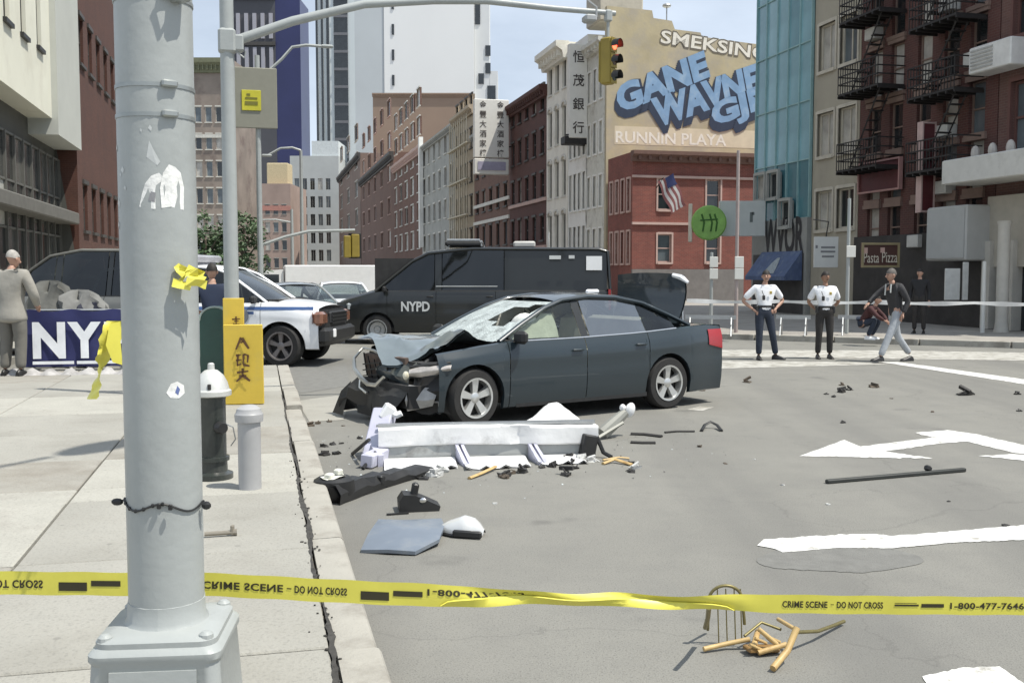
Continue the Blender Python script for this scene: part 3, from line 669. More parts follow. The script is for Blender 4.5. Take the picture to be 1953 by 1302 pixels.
# --- near right row
gl_a, gl_b = on_t(1440, TR), on_t(1545, TR); w = (gl_a - gl_b).length
GB = thing('glass_building', 'teal glass curtain wall building beside the painted wall', 'building', (gl_a.x, gl_a.y, 0), ROT_R)
b = MB(); b.box((w / 2, 5.1, 12), (w - .02, 10, 24)); b.build('wall', pmat('teal_back_wall', (.12, .2, .2), .8), GB)
zc0 = zat(415, gl_b); b = MB(); b.box((w / 2, -.02, zc0 / 2), (w, .3, zc0)); b.build('concrete_base', pmat('grey_render', (.30, .30, .28), .9, var=.1), GB)
gls = [pmat('teal_glass_%s' % n_, c, .12, .0, var=.2, scale=.6, spec=.9) for n_, c in (('light', (.24, .42, .47)), ('mid', (.17, .33, .38)), ('deep', (.08, .20, .23)))]
nz_ = 9; zt = 24.0; r3 = random.Random(5)
pw = w / 5
gm_ = {}
for i in range(5):
    for j in range(nz_):
        zz0 = zc0 + (zt - zc0) * j / nz_; zz1 = zc0 + (zt - zc0) * (j + 1) / nz_
        mi = 2 if j == 0 else r3.choice((0, 0, 1))
        if mi not in gm_:
            q = MB(); q.box((0, 0, 0), (pw - .05, .04, zz1 - zz0 - .05)); gm_[mi] = q.mesh('glass_panel', gls[mi], 0)
        link('glass_panel', gm_[mi], GB, (pw * (i + .5), -.03 + r3.uniform(-.008, .008), (zz0 + zz1) / 2))
mu = MB()
for i in range(6): mu.box((pw * i if 0 < i < 5 else (0.03 if i == 0 else w - .03), -.06, (zc0 + zt) / 2), (.05, .12, zt - zc0))
for j in range(nz_ + 1): mu.box((w / 2, -.055, zc0 + (zt - zc0) * j / nz_), (w - .1, .09, .05))
mu.build('mullion', pmat('teal_mullion', (.26, .42, .42), .5), GB)
for zz, xx in ((zat(345, gl_b), .9), (zat(345, gl_b), 2.0), (zat(360, gl_b) - .9, 3.0)): add_window(GB, 0, 0, .8, 1.0, 'f', greyf, 0, (xx, -.16, zz))

ta_, tb_ = on_t(1546, TR), on_t(1633, TR); w = (ta_ - tb_).length
tanm = pmat('tan_render', (.37, .335, .265), .9, var=.08, scale=.8, stain=(.29, .265, .21), stain_s=.6)
pm_ = P(1590, HOR, (ta_.y + tb_.y) / 2)
tw_ = []
for v, hh in ((400, 1.45), (255, 1.6), (90, 1.7), (-60, 1.7)):
    zc_ = zat(v, pm_)
    tw_ += [(.30, zc_ - hh / 2, 1.15, hh), (1.75, zc_ - hh / 2, 1.15, hh)]
building('apartment_building', 'tan rendered building with paired windows between glass wall and dark brick', ta_, ROT_R, w, 10, 22, tanm, tw_, style='vf', fm=pmat('tan_trim', (.5, .46, .38), .8), mixp=(.3, .45, .25))

ba_, bb_ = on_t(1634, TR), on_t(1893, TR); w = (ba_ - bb_).length
bw = []
for v in (430, 335, 235, 120, 10, -110):
    zc_ = zat(v, P(1760, HOR, 33)); 
    for x in (.55, 1.75, 3.2, 4.5, 5.7): bw.append((x, zc_ - .8, .72, 1.6))
BB = building('apartment_building', 'dark red brown brick tenement with black fire escapes on the right', ba_, ROT_R, w, 12, 19, brick_dark, bw, style='sl', fm=pmat('stone_trim_dark', (.22, .15, .12), .8), mixp=(.35, .4, .25), ac=.22, sidewins=[])
sf = MB(); sf.box((w / 2, -.06, 1.5), (w, .16, 3.0)); sf.build('shop_front', pmat('dark_shop_front', (.035, .032, .03), .6, var=.4, scale=2), BB)
# fire escapes (bolted to the wall): platform, rails, stair
def fire_escape(x0, x1, zs, label):
    t = thing('fire_escape', label, 'fire escape', (ba_.x, ba_.y, 0), ROT_R, 'fire escapes on the brick tenement')
    for k, z in enumerate(zs):
        p = MB(); p.box(((x0 + x1) / 2, -.55, z), (x1 - x0, 1.0, .07))
        for i in range(7): p.box((x0 + (x1 - x0) * i / 6, -.55, z - .07), (.05, 1.0, .09))
        po = p.build('platform', M['iron'], t, smooth=0)
        r = MB()
        for zz in (.35, .62, .92): r.box(((x0 + x1) / 2, -1.05, z + zz), (x1 - x0, .035, .04)); r.box((x0, -.55, z + zz), (.035, 1, .04)); r.box((x1, -.55, z + zz), (.035, 1, .04))
        n = int((x1 - x0) / .14)
        for i in range(n + 1): r.box((x0 + (x1 - x0) * i / n, -1.05, z + .47), (.022, .022, .9))
        r.build('railing', M['iron'], po, smooth=0)
        if k < len(zs) - 1:
            s = MB(); dz = zs[k + 1] - z
            for y in (-.75, -.35): s.tube([(x0 + .3, y, z), (x1 - .3, y, z + dz)], .03, 4)
            for i in range(9): f_ = (i + .5) / 9; s.box((x0 + .3 + (x1 - x0 - .6) * f_, -.55, z + dz * f_), (.2, .42, .03))
            s.build('stair', M['iron'], t, smooth=0)
    return t
pz = P(1680, HOR, 35)
fire_escape(.25, 2.6, [zat(325, pz), zat(180, pz), zat(45, pz), zat(-100, pz)], 'black fire escape over the dark red billboard, nearer the tan building')
pz2 = P(1820, HOR, 31.5)
fire_escape(4.2, 6.4, [zat(330, pz2), zat(190, pz2), zat(60, pz2), zat(-90, pz2)], 'black fire escape right of the tall red blade sign')

ra_, rb_ = on_t(1895, TR), on_t(2140, TR); w = (ra_ - rb_).length
rw_ = []
for v in (235, 20): 
    zc_ = zat(v, ra_)
    for x in (.5, 2.2, 3.9): rw_.append((x, zc_ - 1.0, 1.1, 2.0))
RB = building('apartment_building', 'brown brick building with pale beige shopfront at the right edge', ra_, ROT_R, w, 12, 19, brickmat('brown_brick2', (.15, .075, .06), (.12, .06, .05), (.17, .12, .1), grime=(.07, .05, .045)), rw_, style='sf', fm=pmat('brown_frame', (.13, .06, .05), .7), mixp=(.6, .2, .2))
be = MB(); be.box((w / 2, -.12, zat(440, ra_) - .05), (w, .3, 2.0)); be.build('beige_fascia', pmat('beige_render', (.42, .39, .33), .85, var=.08), RB)
z4 = zat(500, ra_)
for x in (.15, 1.1, 2.6, 4.0): 
    c = MB(); c.box((x, -.2, 1.4), (.3 if x > 1 else .34, .4, 2.5)); c.build('column', pmat('beige_render2', (.50, .48, .43), .85, var=.08), RB)
dk = MB(); dk.box((w / 2, -.03, 1.35), (w, .1, 2.5)); dk.build('shop_window', M['pane'], RB)

# --- left side: cream theatre front, brown brick tower and the row beyond
la, lb = on_t(-90, TL), on_t(108, TL)
ln = on_t(-260, TL)
w = (lb - ln).length
zs_ = zat(187, on_t(50, TL))
TH = thing('theatre', 'cream rendered theatre front with narrow windows over a dark glazed ground floor', 'building', (ln.x, ln.y, 0), ROT_L)
wins = []
def lx(u, v): 
    p = on_t(u, TL, v); return (p - ln).dot(D), p.z
for u, vb in ((14, 40), (46, 68), (76, 92), (-40, 0)):
    x, z = lx(u, vb); wins.append((x - .45, z - zs_, .75, 2.6))
b = MB(); b.wallholes((0, 0, zs_), (1, 0, 0), w, 11, wins, (0, -1, 0), .3)
b.add([(0, 0, zs_), (w, 0, zs_), (w, .8, zs_), (0, .8, zs_)], [(3, 2, 1, 0)]); b.add([(0, 0, zs_ + 11), (w, 0, zs_ + 11), (w, 12, zs_ + 11), (0, 12, zs_ + 11)], [(0, 1, 2, 3)])
b.build('wall', pmat('cream_theatre', (.70, .69, .58), .85, var=.05, scale=.5, stain=(.6, .58, .48), stain_s=.4), TH, smooth=0)
for q in wins: add_window(TH, q[0] + q[2] / 2, zs_ + q[1] + q[3] / 2, q[2], q[3], 'l', M['black'], mixp=(.2, .3, .5))
lc = on_t(152, TL); w2 = (lc - lb).length
zp = zat(275, on_t(130, TL))
b = MB(); b.box((w + w2 / 2, 1.3, zp + 9), (w2 - .02, 3.0, 18)); b.build('pilaster', pmat('grey_pilaster', (.46, .47, .43), .85, var=.05, scale=.6), TH, smooth=0)
b = MB(); b.wallholes((0, .8, 0), (1, 0, 0), w + w2, zs_, [], (0, -1, 0)); b.add([(w + w2, -.2, 0), (w + w2, 12, 0), (w + w2, 12, zs_), (w + w2, .8, zs_)], [(0, 1, 2, 3)])
b.build('lower_wall', pmat('dark_olive_wall', (.08, .08, .07), .8, var=.2, scale=.6), TH, smooth=0)
gz = [pmat('lobby_glass_%d' % i, c, .1, var=.3, scale=.5, spec=.9) for i, c in enumerate(((.03, .032, .03), (.055, .058, .055), (.11, .11, .10), (.55, .55, .5)))]
np_ = 18; r4 = random.Random(4); gq = {}
for i in range(np_):
    for j in range(3):
        k = r4.choice((0, 0, 0, 1, 1, 2, 3)) if j == 1 else r4.choice((0, 0, 1, 2))
        if k not in gq: q = MB(); q.box((0, 0, 0), ((w + w2) / np_ - .12, .05, 1.42)); gq[k] = q.mesh('glass_panel', gz[k], 0)
        link('glass_panel', gq[k], TH, ((w + w2) * (i + .5) / np_, 0.73, 2.45 + j * 1.5))
mq = MB()
for i in range(np_ + 1): mq.box(((w + w2) * i / np_, .70, 3.9), (.09, .16, 4.6))
for j in range(4): mq.box(((w + w2) / 2, .71, 1.68 + j * 1.5), (w + w2, .12, .07))
mq.build('mullion', pmat('lobby_mullion', (.12, .118, .105), .6), TH, smooth=0)
cz = zat(400, on_t(90, TL)); mq = MB(); mq.cbox(((w + w2) * .55, .35, cz), ((w + w2) * .9, .8, .45), .04); mq.build('canopy', pmat('canopy_grey', (.13, .125, .11), .7, var=.15), TH)
sd = MB()
for i in range(7): sd.box((w * .25 + i * 1.75, .72, 1.25), (1.3, .12, 2.2))
sd.build('shop_window', gz[0], TH, smooth=0)

la2, lb2 = on_t(153, TL), on_t(330, TL); w = (lb2 - la2).length
bw = [(1.2 + i * 2.3, 3.5 + j * 3.4, 1.1, 1.9) for i in range(int(w / 2.3) - 1) for j in range(6)]
BT = building('apartment_building', 'tall brown red brick building right behind the cream theatre', la2, ROT_L, w, 14, 30, brickmat('rust_brick', (.10, .038, .025), (.08, .03, .02), (.10, .06, .045), grime=(.05, .026, .02)), bw[::2], style='sl', fm=dkframe, side='-')
facing('apartment_building', 'grey-brown building with dark green cornice seen between lamp post and signal pole', 352, 450, 120, 150, pmat('row_brown', (.27, .225, .19), .9, var=.2, scale=.25, stain=(.16, .12, .105), stain_s=.3), 14,
    lambda w, h: [(.5 + i * 1.5, 4 + j * 3.9, .9, 2.2) for i in range(4) for j in range(6)], style='l', fm=ltframe, cornice=(2.0, .8), corn_m=pmat('green_cornice', (.16, .165, .10), .8), bands=((21.5, .5),), band_m=ltframe, mixp=(.5, .3, .2))
# ================================================================== VEHICLES
def itp(tab, x):
    tab = sorted(tab)
    if x <= tab[0][0]: return tab[0][1] if len(tab[0]) == 2 else tab[0][1:]
    for a, b in zip(tab, tab[1:]):
        if x <= b[0]:
            f = (x - a[0]) / (b[0] - a[0])
            if len(a) == 2: return a[1] + (b[1] - a[1]) * f
            return tuple(p + (q - p) * f for p, q in zip(a[1:], b[1:]))
    return tab[-1][1] if len(tab[-1]) == 2 else tab[-1][1:]
def sm(f): f = max(0, min(1, f)); return f * f * (3 - 2 * f)

def wheel_part(parent, x, y, r, side, rim_m, w=.23, spokes=5, yaw=0.0, hub=None, steel=False):
    b = MB(); s = side
    prof = [(r * .66, -w / 2), (r * .93, -w / 2), (r, -w / 2 + .035), (r, w / 2 - .035), (r * .93, w / 2), (r * .70, w / 2), (r * .66, w / 2 - .02), (r * .66, -w / 2)]
    b.lathe([(p[0], p[1] * s) for p in prof], 36, (0, 0, 0), 'y')
    wo_ = b.build('wheel', M['rubber'], parent, (x, y, r), (0, 0, yaw), smooth=35)
    d = MB(); d.lathe([(0.0, -.03 * s), (r * .665, -.03 * s), (r * .665, .0), (0.0, 0.0)], 28, (0, 0, 0), 'y'); d.build('brake_disc', M['dark'], wo_)
    q = MB()
    q.lathe([(r * .67, w / 2 * s - .012 * s), (r * .69, (w / 2 + .006) * s), (r * .62, (w / 2 + .004) * s), (r * .60, .02 * s), (r * .65, 0)], 36, (0, 0, 0), 'y', caps=False)
    if steel:
        q.lathe([(0, .05 * s), (r * .2, .055 * s), (r * .26, .02 * s), (r * .5, .03 * s), (r * .62, .0)], 28, (0, 0, 0), 'y')
    else:
        for k in range(spokes):
            a = 2 * pi * k / spokes + .31
            ca, sa = cos(a), sin(a)
            def pt(rr, tt, yy): return (rr * ca - tt * sa, yy * s, rr * sa + tt * ca)
            r0, r1 = r * .12, r * .64; y0, y1 = .085, .095
            vs = [pt(r0, -.028, y0), pt(r0, .028, y0), pt(r1, .048, y1), pt(r1, -.048, y1), pt(r0, -.034, y0 - .04), pt(r0, .034, y0 - .04), pt(r1, .058, y1 - .05), pt(r1, -.058, y1 - .05)]
            q.add(vs, [(0, 1, 2, 3), (7, 6, 5, 4), (0, 4, 5, 1), (1, 5, 6, 2), (2, 6, 7, 3), (3, 7, 4, 0)])
        q.lathe([(0, .10 * s), (r * .13, .098 * s), (r * .19, .085 * s), (r * .2, .04 * s)], 18, (0, 0, 0), 'y')
    q.build('rim', rim_m, wo_, smooth=35)
    return wo_

def shell(c, t, paint, skip=()):
    """body panels of a car in its own frame (x forward, y left, z up)"""
    W, xf, xr, (xa, xb_), Rw, Ra, zr = c['W'], c['xf'], c['xr'], c['ax'], c['Rw'], c['Ra'], c['zr']
    top = c['top']; rail = c['rail']
    def wp(x):
        f = 1 - c.get('cf', .12) * sm((x - c.get('xtf', xa)) / (xf - c.get('xtf', xa))) ** 1.3
        return W * (f - c.get('cr', .12) * sm((c.get('xtr', xb_) - x) / (c.get('xtr', xb_) - xr)) ** 1.3)
    def Y(x, z):
        k = (z - zr) / max(.1, itp(top, x) - zr)
        p = itp([(0, .955), (.18, .985), (.42, 1.0), (.62, .993), (.72, 1.0), (.86, .985), (1, .93)], k)
        return wp(x) * p
    def zl(x):
        z = zr
        for a in (xa, xb_):
            if abs(x - a) < Ra: z = max(z, Rw + sqrt(max(0, Ra * Ra - (x - a) ** 2)))
        return z
    def panel(x0, x1, s, name, mat, lab=None, pz=None):
        xs = [x0]; n = max(2, int(abs(x1 - x0) / .07))
        xs = [x0 + (x1 - x0) * i / n for i in range(n + 1)]
        for a in (xa, xb_):
            for e in (-1, 1):
                for k in (.999, 1.001, .97, .9, .75): 
                    x = a + e * Ra * k
                    if min(x0, x1) < x < max(x0, x1): xs.append(x)
        xs.sort(); rows = []
        for x in xs:
            za, zb2 = zl(x), itp(top, x); r = []
            r.append((x, s * (Y(x, za) - .06), za - (0.0 if za > zr + .01 else 0.02)))
            for j in range(13): z = za + (zb2 - za) * j / 12; r.append((x, s * Y(x, z), z))
            r.append((x, s * (Y(x, zb2) - .035), zb2 + .012))
            rows.append(r)
        b = MB(); b.grid(rows); o = b.build(name, mat, t, smooth=40)
        if lab: o['label'] = lab
        return o
    A, B, C = c['splits']; g = .005
    out = {}
    for s in (1, -1):
        for nm, x0, x1 in (('fender', xf - .02, A + g), ('door', A - g, B + g), ('door', B - g, C + g), ('quarter_panel', C - g, xr)):
            if (nm, s) in skip: continue
            x1_ = c.get('fender_end', x0) if nm == 'fender' else x0
            o = panel(x1, x1_, s, nm, paint); out[(nm, s, x0)] = o
            if nm == 'door' and 'handle' not in skip:
                hx = x1 + .14; hz = itp(top, hx) - .13
                h = MB(); h.cbox((hx, s * (Y(hx, hz) + .022), hz), (.17, .03, .028), .01); h.build('handle', c.get('handle_m', paint), o)
    # top sheets
    def sheet(x0, x1, name, crown, mat, n=16):
        rows = []
        for i in range(n + 1):
            x = x0 + (x1 - x0) * i / n; z = itp(top, x) + .014; yt = Y(x, z - .02) - .04
            rows.append([(x, yt * k, z + crown * (1 - abs(k) ** 2.4)) for k in [j / 8 - 1 for j in range(17)]])
        b = MB(); b.grid(rows); return b.build(name, mat, t, smooth=40)
    if 'hood' not in skip: sheet(xf - .05, c['cowl'] + .02, 'hood', c.get('hcrown', .05), paint)
    if c.get('deck') and 'deck' not in skip: sheet(c['deck'], xr + .04, 'trunk_lid', .03, paint)
    # end caps
    def cap(xe, sgn, name, z0, bulge, mat):
        rows = []; zt = itp(top, xe)
        for j in range(11):
            z = z0 + (zt + .02 - z0) * j / 10; yt = Y(xe, min(z, zt))
            kk = sin(pi * min(1, max(0, (z - z0 + .12) / (zt - z0 + .2)))) ** .5
            rows.append([(xe + sgn * bulge * kk * (1 - abs(k) ** 3), yt * k, z) for k in [i / 10 - 1 for i in range(21)]])
        b = MB(); b.grid(rows); return b.build(name, mat, t, smooth=40)
    if 'front' not in skip: out['front'] = cap(xf - .02, 1, 'front_bumper', zr + .04, c.get('bf', .16), c.get('fbm', paint))
    if 'rear' not in skip: out['rear'] = cap(xr, -1, 'rear_bumper', zr + .08, c.get('br', .10), paint)
    # greenhouse
    r0, r1 = rail[0], rail[-1]
    rt = sorted([(p[0], p[1], p[2]) for p in rail])
    def RL(x): return itp(rt, x)                      # z, y of the roof rail
    rp_ = [p for p in rail if c['roof'][1] - .01 <= p[0] <= c['roof'][0] + .01]
    xs = [c['roof'][0] + (c['roof'][1] - c['roof'][0]) * i / 12 for i in range(13)]
    rows = []
    for x in xs:
        z, y = RL(x); rows.append([(x, y * k, z + c.get('rcrown', .05) * (1 - abs(k) ** 2.2)) for k in [j / 8 - 1 for j in range(17)]])
    b = MB(); b.grid(rows)
    b.grid([[(p[0], p[1], p[2] - .04) for p in r] for r in rows])
    b.build('roof', c.get('roof_m', paint), t, smooth=40)
    for s in (1, -1):
        b = MB(); pts = [(p[0], s * p[2], p[1]) for p in rail]
        fine = []
        for a_, b_ in zip(pts, pts[1:]):
            for i in range(4): fine.append(Vector(a_).lerp(Vector(b_), i / 4))
        fine.append(Vector(pts[-1]))
        b.tube(fine, c.get('pr', .035), 8, sq=.8); b.build('roof_pillar', paint, t, smooth=50)
        def wcol(x):
            zb_ = itp(top, x); zt_, yt_ = RL(x); yb_ = Y(x, zb_ - .02) - .03
            return Vector((x, s * yb_, zb_ + .008)), Vector((x, s * (yt_ - .005), max(zb_ + .012, zt_ - .02)))
        for x0, x1, kind in c['glass']:
            n = 10; rows = []
            for i in range(n + 1):
                x = x0 + (x1 - x0) * i / n; p, q = wcol(x); rows.append([p.lerp(q, j / 4) for j in range(5)])
            if ('glass', s, kind) in skip: continue
            b = MB(); b.grid(rows)
            m_ = M['tint'] if kind == 'tint' else M['greyglass'] if kind == 'grey' else (M['blackp'] if kind == 'pillar' else (paint if kind == 'panel' else M['glass']))
            b.build('side_window' if kind in ('clear', 'tint', 'grey') else ('window_pillar' if kind == 'pillar' else 'body_panel'), m_, t, smooth=40)
        bm = MB(); x0, x1 = c['glass'][0][0], c['glass'][-1][1]
        bm.tube([wcol(x0 + (x1 - x0) * i / 10)[0] + Vector((0, s * .012, .0)) for i in range(11)], .011, 5); bm.build('belt_moulding', c.get('trim', M['black']), t)
    def screen(base, head, yb2, yh, bow, name, mat, skipf=None, n=10, m_=14):
        rows = []
        for i in range(n + 1):
            f = i / n; r = []
            for j in range(m_ + 1):
                k = 2 * j / m_ - 1; y = (yb2 + (yh - yb2) * f) * k
                x = base[0] + (head[0] - base[0]) * f + bow * (1 - k * k) * (1 - .6 * f); z = base[1] + (head[1] - base[1]) * f + .035 * sin(pi * f)
                r.append((x, y, z))
            rows.append(r)
        b = MB(); b.grid(rows, skip=skipf); return b.build(name, mat, t, smooth=60)
    if 'windscreen' not in skip: out['ws'] = screen((rail[0][0] - .02, rail[0][1]), (c['roof'][0], RL(c['roof'][0])[0]), rail[0][2], RL(c['roof'][0])[1], c.get('bow', .16), 'windscreen', c.get('ws_m', M['glass']), c.get('ws_skip'))
    if 'rearscreen' not in skip: screen((rail[-1][0] + .02, rail[-1][1]), (c['roof'][1], RL(c['roof'][1])[0]), rail[-1][2], RL(c['roof'][1])[1], -c.get('bowr', .1), 'rear_window', c.get('rw_m', M['glass']))
    ub = MB(); ub.box(((xf + xr) / 2, 0, (zr + .02 + Rw + .12) / 2 + .02), (xf - xr - .25, 2 * (W - .27), Rw + .12 - zr))
    ub.box(((A + C) / 2, 0, zr + .06), (A - C - .1, 2 * (W - .1), .1)); ub.build('underbody', M['dark'], t)
    out['Y'] = Y; out['RL'] = RL; out['screen'] = screen
    return out

def mirror(t, x, y, z, s, m_):
    b = MB(); b.cbox((0, s * .12, .05), (.10, .22, .15), .035); b.tube([(0, 0, 0), (0, s * .06, .02)], .025, 6); return b.build('wing_mirror', m_, t, (x, y, z))

# ---------------------------------------------------------------- the wrecked sedan
gf_, gr_ = G(907, 815), G(1275, 779)
hd = (gf_ - gr_).normalized(); lf = Vector((-hd.y, hd.x, 0))
mid = (gf_ + gr_) / 2 - lf * .90
k_ = (gf_ - gr_).length / 2
CAR = thing('wrecked_car', 'dark teal sedan with crushed front, shattered windscreen and raised trunk lid', 'car', mid, atan2(hd.y, hd.x))
teal = M['teal']
cfg = dict(W=.925, xf=2.30, xr=-2.48, ax=(k_, -k_), Rw=.335, Ra=.385, zr=.20, cf=.10, cr=.10, xtf=1.5, xtr=-1.6,
    top=[(2.3, .74), (1.9, .84), (1.4, .905), (1.0, .945), (0, .955), (-1.0, .985), (-1.7, 1.03), (-2.2, 1.055), (-2.48, 1.03)],
    rail=[(1.08, .955, .80), (.75, 1.13, .73), (.35, 1.32, .65), (.05, 1.415, .60), (-.35, 1.455, .585), (-.8, 1.44, .58), (-1.25, 1.36, .60), (-1.6, 1.22, .66), (-1.95, 1.06, .74)],
    splits=(1.0, -.12, -1.12), roof=(.12, -1.22), cowl=1.05, fender_end=1.92,
    glass=[(.92, -.08, 'clear'), (-.09, -.20, 'pillar'), (-.22, -1.12, 'grey'), (-1.13, -1.62, 'tint')], trim=M['chrome'], br=.13, bowr=.1)
wsm = pmat('shattered_glass', (.60, .66, .64), .35, var=.3, scale=7, bump=.9, bscale=55, stain=(.2, .22, .21), stain_s=4.5, stain_w=(.52, .72))
wsm.node_tree.nodes['Principled BSDF'].inputs['Transmission Weight'].default_value = .25
def hole(i, j):   # ragged opening near the driver's upper corner (j grows to the left side)
    return ((i - 5.4) / 3.0) ** 2 + ((j - 10.2) / 2.7) ** 2 < 1.0 + .25 * sin(i * 2.1 + j * 1.3)
cfg['ws_skip'] = hole; cfg['ws_m'] = wsm
sh = shell(cfg, CAR, teal, skip=('hood', 'deck', 'front', ('glass', 1, 'x')))
Yc = sh['Y']
for (x, s, yw) in ((k_, 1, .10), (k_, -1, .10), (-k_, 1, 0), (-k_, -1, 0)):
    wheel_part(CAR, x, s * .795, .335, s, M['alloy'], .225, 5, yw)
# dark openings of the wheel arches
for x in (k_, -k_):
    for s in (1, -1):
        b = MB(); n = 14
        rows = [[(x + .385 * cos(pi * i / n), s * yy, .335 + .385 * sin(pi * i / n)) for i in range(n + 1)] for yy in (.60, .885)]
        b.grid(rows); b.build('arch_liner', M['black'], CAR)
# crumpled hood
r5 = random.Random(21); rows = []
nx, ny = 16, 18
for i in range(nx + 1):
    f = i / nx; r = []
    for j in range(ny + 1):
        k = j / ny * 2 - 1                               # -1 right (far), +1 left (near)
        near = sm((k - .1) / .6)
        x = 1.08 + f * (1.08 + .05 * sin(k * 4 + 1) - .34 * near * f)
        y = k * (.78 - .03 * f) - .22 * f * max(0, k)
        z = .962 - .02 * f + .045 * f * max(0, -k)
        z -= .27 * f ** 1.6 * math.exp(-((k - .18) / .42) ** 2)
        z += .15 * near * math.exp(-((f - .46) / .20) ** 2) - .05 * near * f
        z += .035 * math.exp(-((f - .62 + .2 * k) / .05) ** 2) + .025 * math.exp(-((k + .35 - .3 * f) / .06) ** 2) * f
        z += .018 * sin(k * 9 + f * 7) * f + r5.uniform(-.006, .006)
        r.append((x, y, z))
    rows.append(r)
b = MB(); b.grid(rows); b.grid([[(p[0] - .01, p[1], p[2] - .022) for p in r] for r in rows][::-1]); 
pale = pmat('teal_hood_sky_glare', (.15, .18, .19), .34, .2, var=.15, scale=2, coat=.9)  # body teal lightened, sky glare painted into the hood colour
b.build('hood', pale, CAR, smooth=28)['label'] = 'buckled hood'
# engine bay: black void walls, radiator, hoses, battery
b = MB(); b.box((1.50, -.06, .55), (.95, 1.3, .36)); b.build('engine_bay', M['dark'], CAR)
b = MB(); b.cbox((1.45, .30, .74), (.5, .42, .10), .03); b.cbox((1.72, .45, .66), (.26, .2, .12), .02); b.tube([(1.3, .1, .76), (1.6, .3, .80), (1.85, .45, .72), (1.95, .55, .62)], .03, 8)
b.build('engine', M['black'], CAR)
b = MB(); b.box((2.00, -.22, .60), (.05, .95, .34), (0, .14, .06)); b.build('radiator', pmat('radiator_rust', (.10, .07, .055), .75, var=.4, scale=12), CAR)
b = MB()
for i in range(5): b.box((2.08 + .01 * (i % 2), -.66 + i * .15, .64 - .03 * i), (.015, .018, .28), (.2 * sin(i), .15, 0))
for i in range(3): b.box((2.09, -.30, .54 + .07 * i), (.014, .75, .014), (.12, 0, .05))
b.build('grille', M['black'], CAR)
# bent chrome grille surround
b = MB()
b.tube([(2.02, -.86, .82), (2.16, -.82, .70), (2.20, -.72, .58), (2.22, -.5, .49), (2.26, -.22, .44), (2.27, .02, .45), (2.22, .12, .55)], [.014, .022, .026, .028, .028, .026, .02], 7)
b.tube([(2.25, -.45, .47), (2.27, -.42, .38), (2.26, -.25, .33)], .018, 6)
b.tube([(2.02, -.86, .82), (1.99, -.6, .80), (2.02, -.35, .76)], .016, 6)
b.build('grille_surround', pmat('dull_chrome', (.62, .61, .56), .3, .8), CAR)
b = MB()   # slam panel (teal, bent)
b.grid([[(2.00 + .04 * sin(j), -.3 + j * .13, .72 + .02 * sin(j * 2.2)) for j in range(8)], [(2.12 + .03 * sin(j * 1.7), -.3 + j * .115, .62 - .01 * j) for j in range(8)], [(2.10, -.3 + j * .115, .55 - .012 * j) for j in range(8)]])
b.build('front_panel', teal, CAR, smooth=25)
# headlamp on the near corner, bent outwards
b = MB(); rows = []
for i in range(11):
    f = i / 10; hh = .018 + .052 * sin(pi * (.12 + .80 * f)); zc3 = .640 + .055 * f
    rows.append([(2.17 - .40 * f + .03 * sin(pi * g_), .655 + .245 * f ** .8 + .035 * sin(pi * g_), zc3 + hh * (1 - 2 * g_)) for g_ in [j / 6 for j in range(7)]])
b.grid(rows); hl = b.build('headlight', pmat('headlamp_lens', (.50, .46, .42), .12, .25, var=.35, scale=9, coat=.8), CAR)
b = MB(); b.tube([(2.16, .64, .70), (1.98, .80, .735), (1.78, .895, .755)], [.02, .022, .012], 6); b.tube([(2.16, .64, .60), (1.98, .80, .60), (1.80, .88, .63)], [.016, .016, .01], 6); b.build('headlight_bezel', M['black'], hl)
b = MB(); b.ball((2.16, .55, .60), (.04, .035, .05), 8, 6); b.build('indicator_bulb', pmat('lamp_cream', (.7, .66, .52), .3), CAR)
# crushed black plastics behind the corner
b = MB()
b.grid([[(2.02 - .06 * j, .50 + .075 * j, .58 + .02 * (j % 2)) for j in range(6)], [(2.08 - .075 * j, .56 + .07 * j, .44 + .03 * sin(j * 2)) for j in range(6)], [(2.00 - .05 * j, .54 + .065 * j, .30) for j in range(6)], [(2.05 - .07 * j, .50 + .075 * j, .17 + .03 * cos(j * 2)) for j in range(6)]])
b.grid([[(1.96 + .02 * (j % 2), -.78 + j * .2, .80 - .02 * j) for j in range(8)], [(2.00 + .03 * sin(j * 2), -.80 + j * .2, .66 - .01 * j) for j in range(8)], [(2.03, -.78 + j * .2, .55) for j in range(8)]])
b.grid([[(1.98, -.55 + j * .2, .60) for j in range(7)], [(2.06 + .03 * (j % 2), -.55 + j * .2, .45) for j in range(7)], [(2.0, -.55 + j * .2, .25 + .03 * sin(j)) for j in range(7)]])
b.build('crushed_liner', M['black'], CAR, smooth=15)
# hanging bumper remains
b = MB()
b.grid([[(2.12 + .05 * sin(j * .9), -.74 + j * .17, .50 - .03 * (j % 3)) for j in range(9)], [(2.28 + .06 * sin(j * 1.3), -.78 + j * .175, .36 + .02 * sin(j * 2)) for j in range(9)],
        [(2.30 + .07 * cos(j), -.84 + j * .17, .20 + .05 * sin(j * 1.9)) for j in range(9)], [(2.22 + .10 * cos(j * 2), -.9 + j * .165, .05 + .04 * (j % 2)) for j in range(9)]])
b.grid([[(2.3, -.9 + .1 * j, .3 + .05 * j) for j in range(4)], [(2.35, -1.05 + .1 * j, .02) for j in range(4)]])
b.build('torn_bumper', M['black'], CAR, smooth=20)['label'] = 'torn black bumper hanging to the road'
b = MB()
b.grid([[(2.14 - .10 * j, .58 + .045 * j, .50 - .02 * j) for j in range(4)], [(2.20 - .10 * j, .60 + .05 * j, .33 + .03 * sin(3 * j)) for j in range(4)], [(2.16 - .08 * j, .58 + .05 * j, .20 + .02 * j) for j in range(4)]])
b.tube([(2.1, .5, .26), (1.98, .66, .31), (1.85, .74, .30), (1.84, .75, .17)], .012, 5)
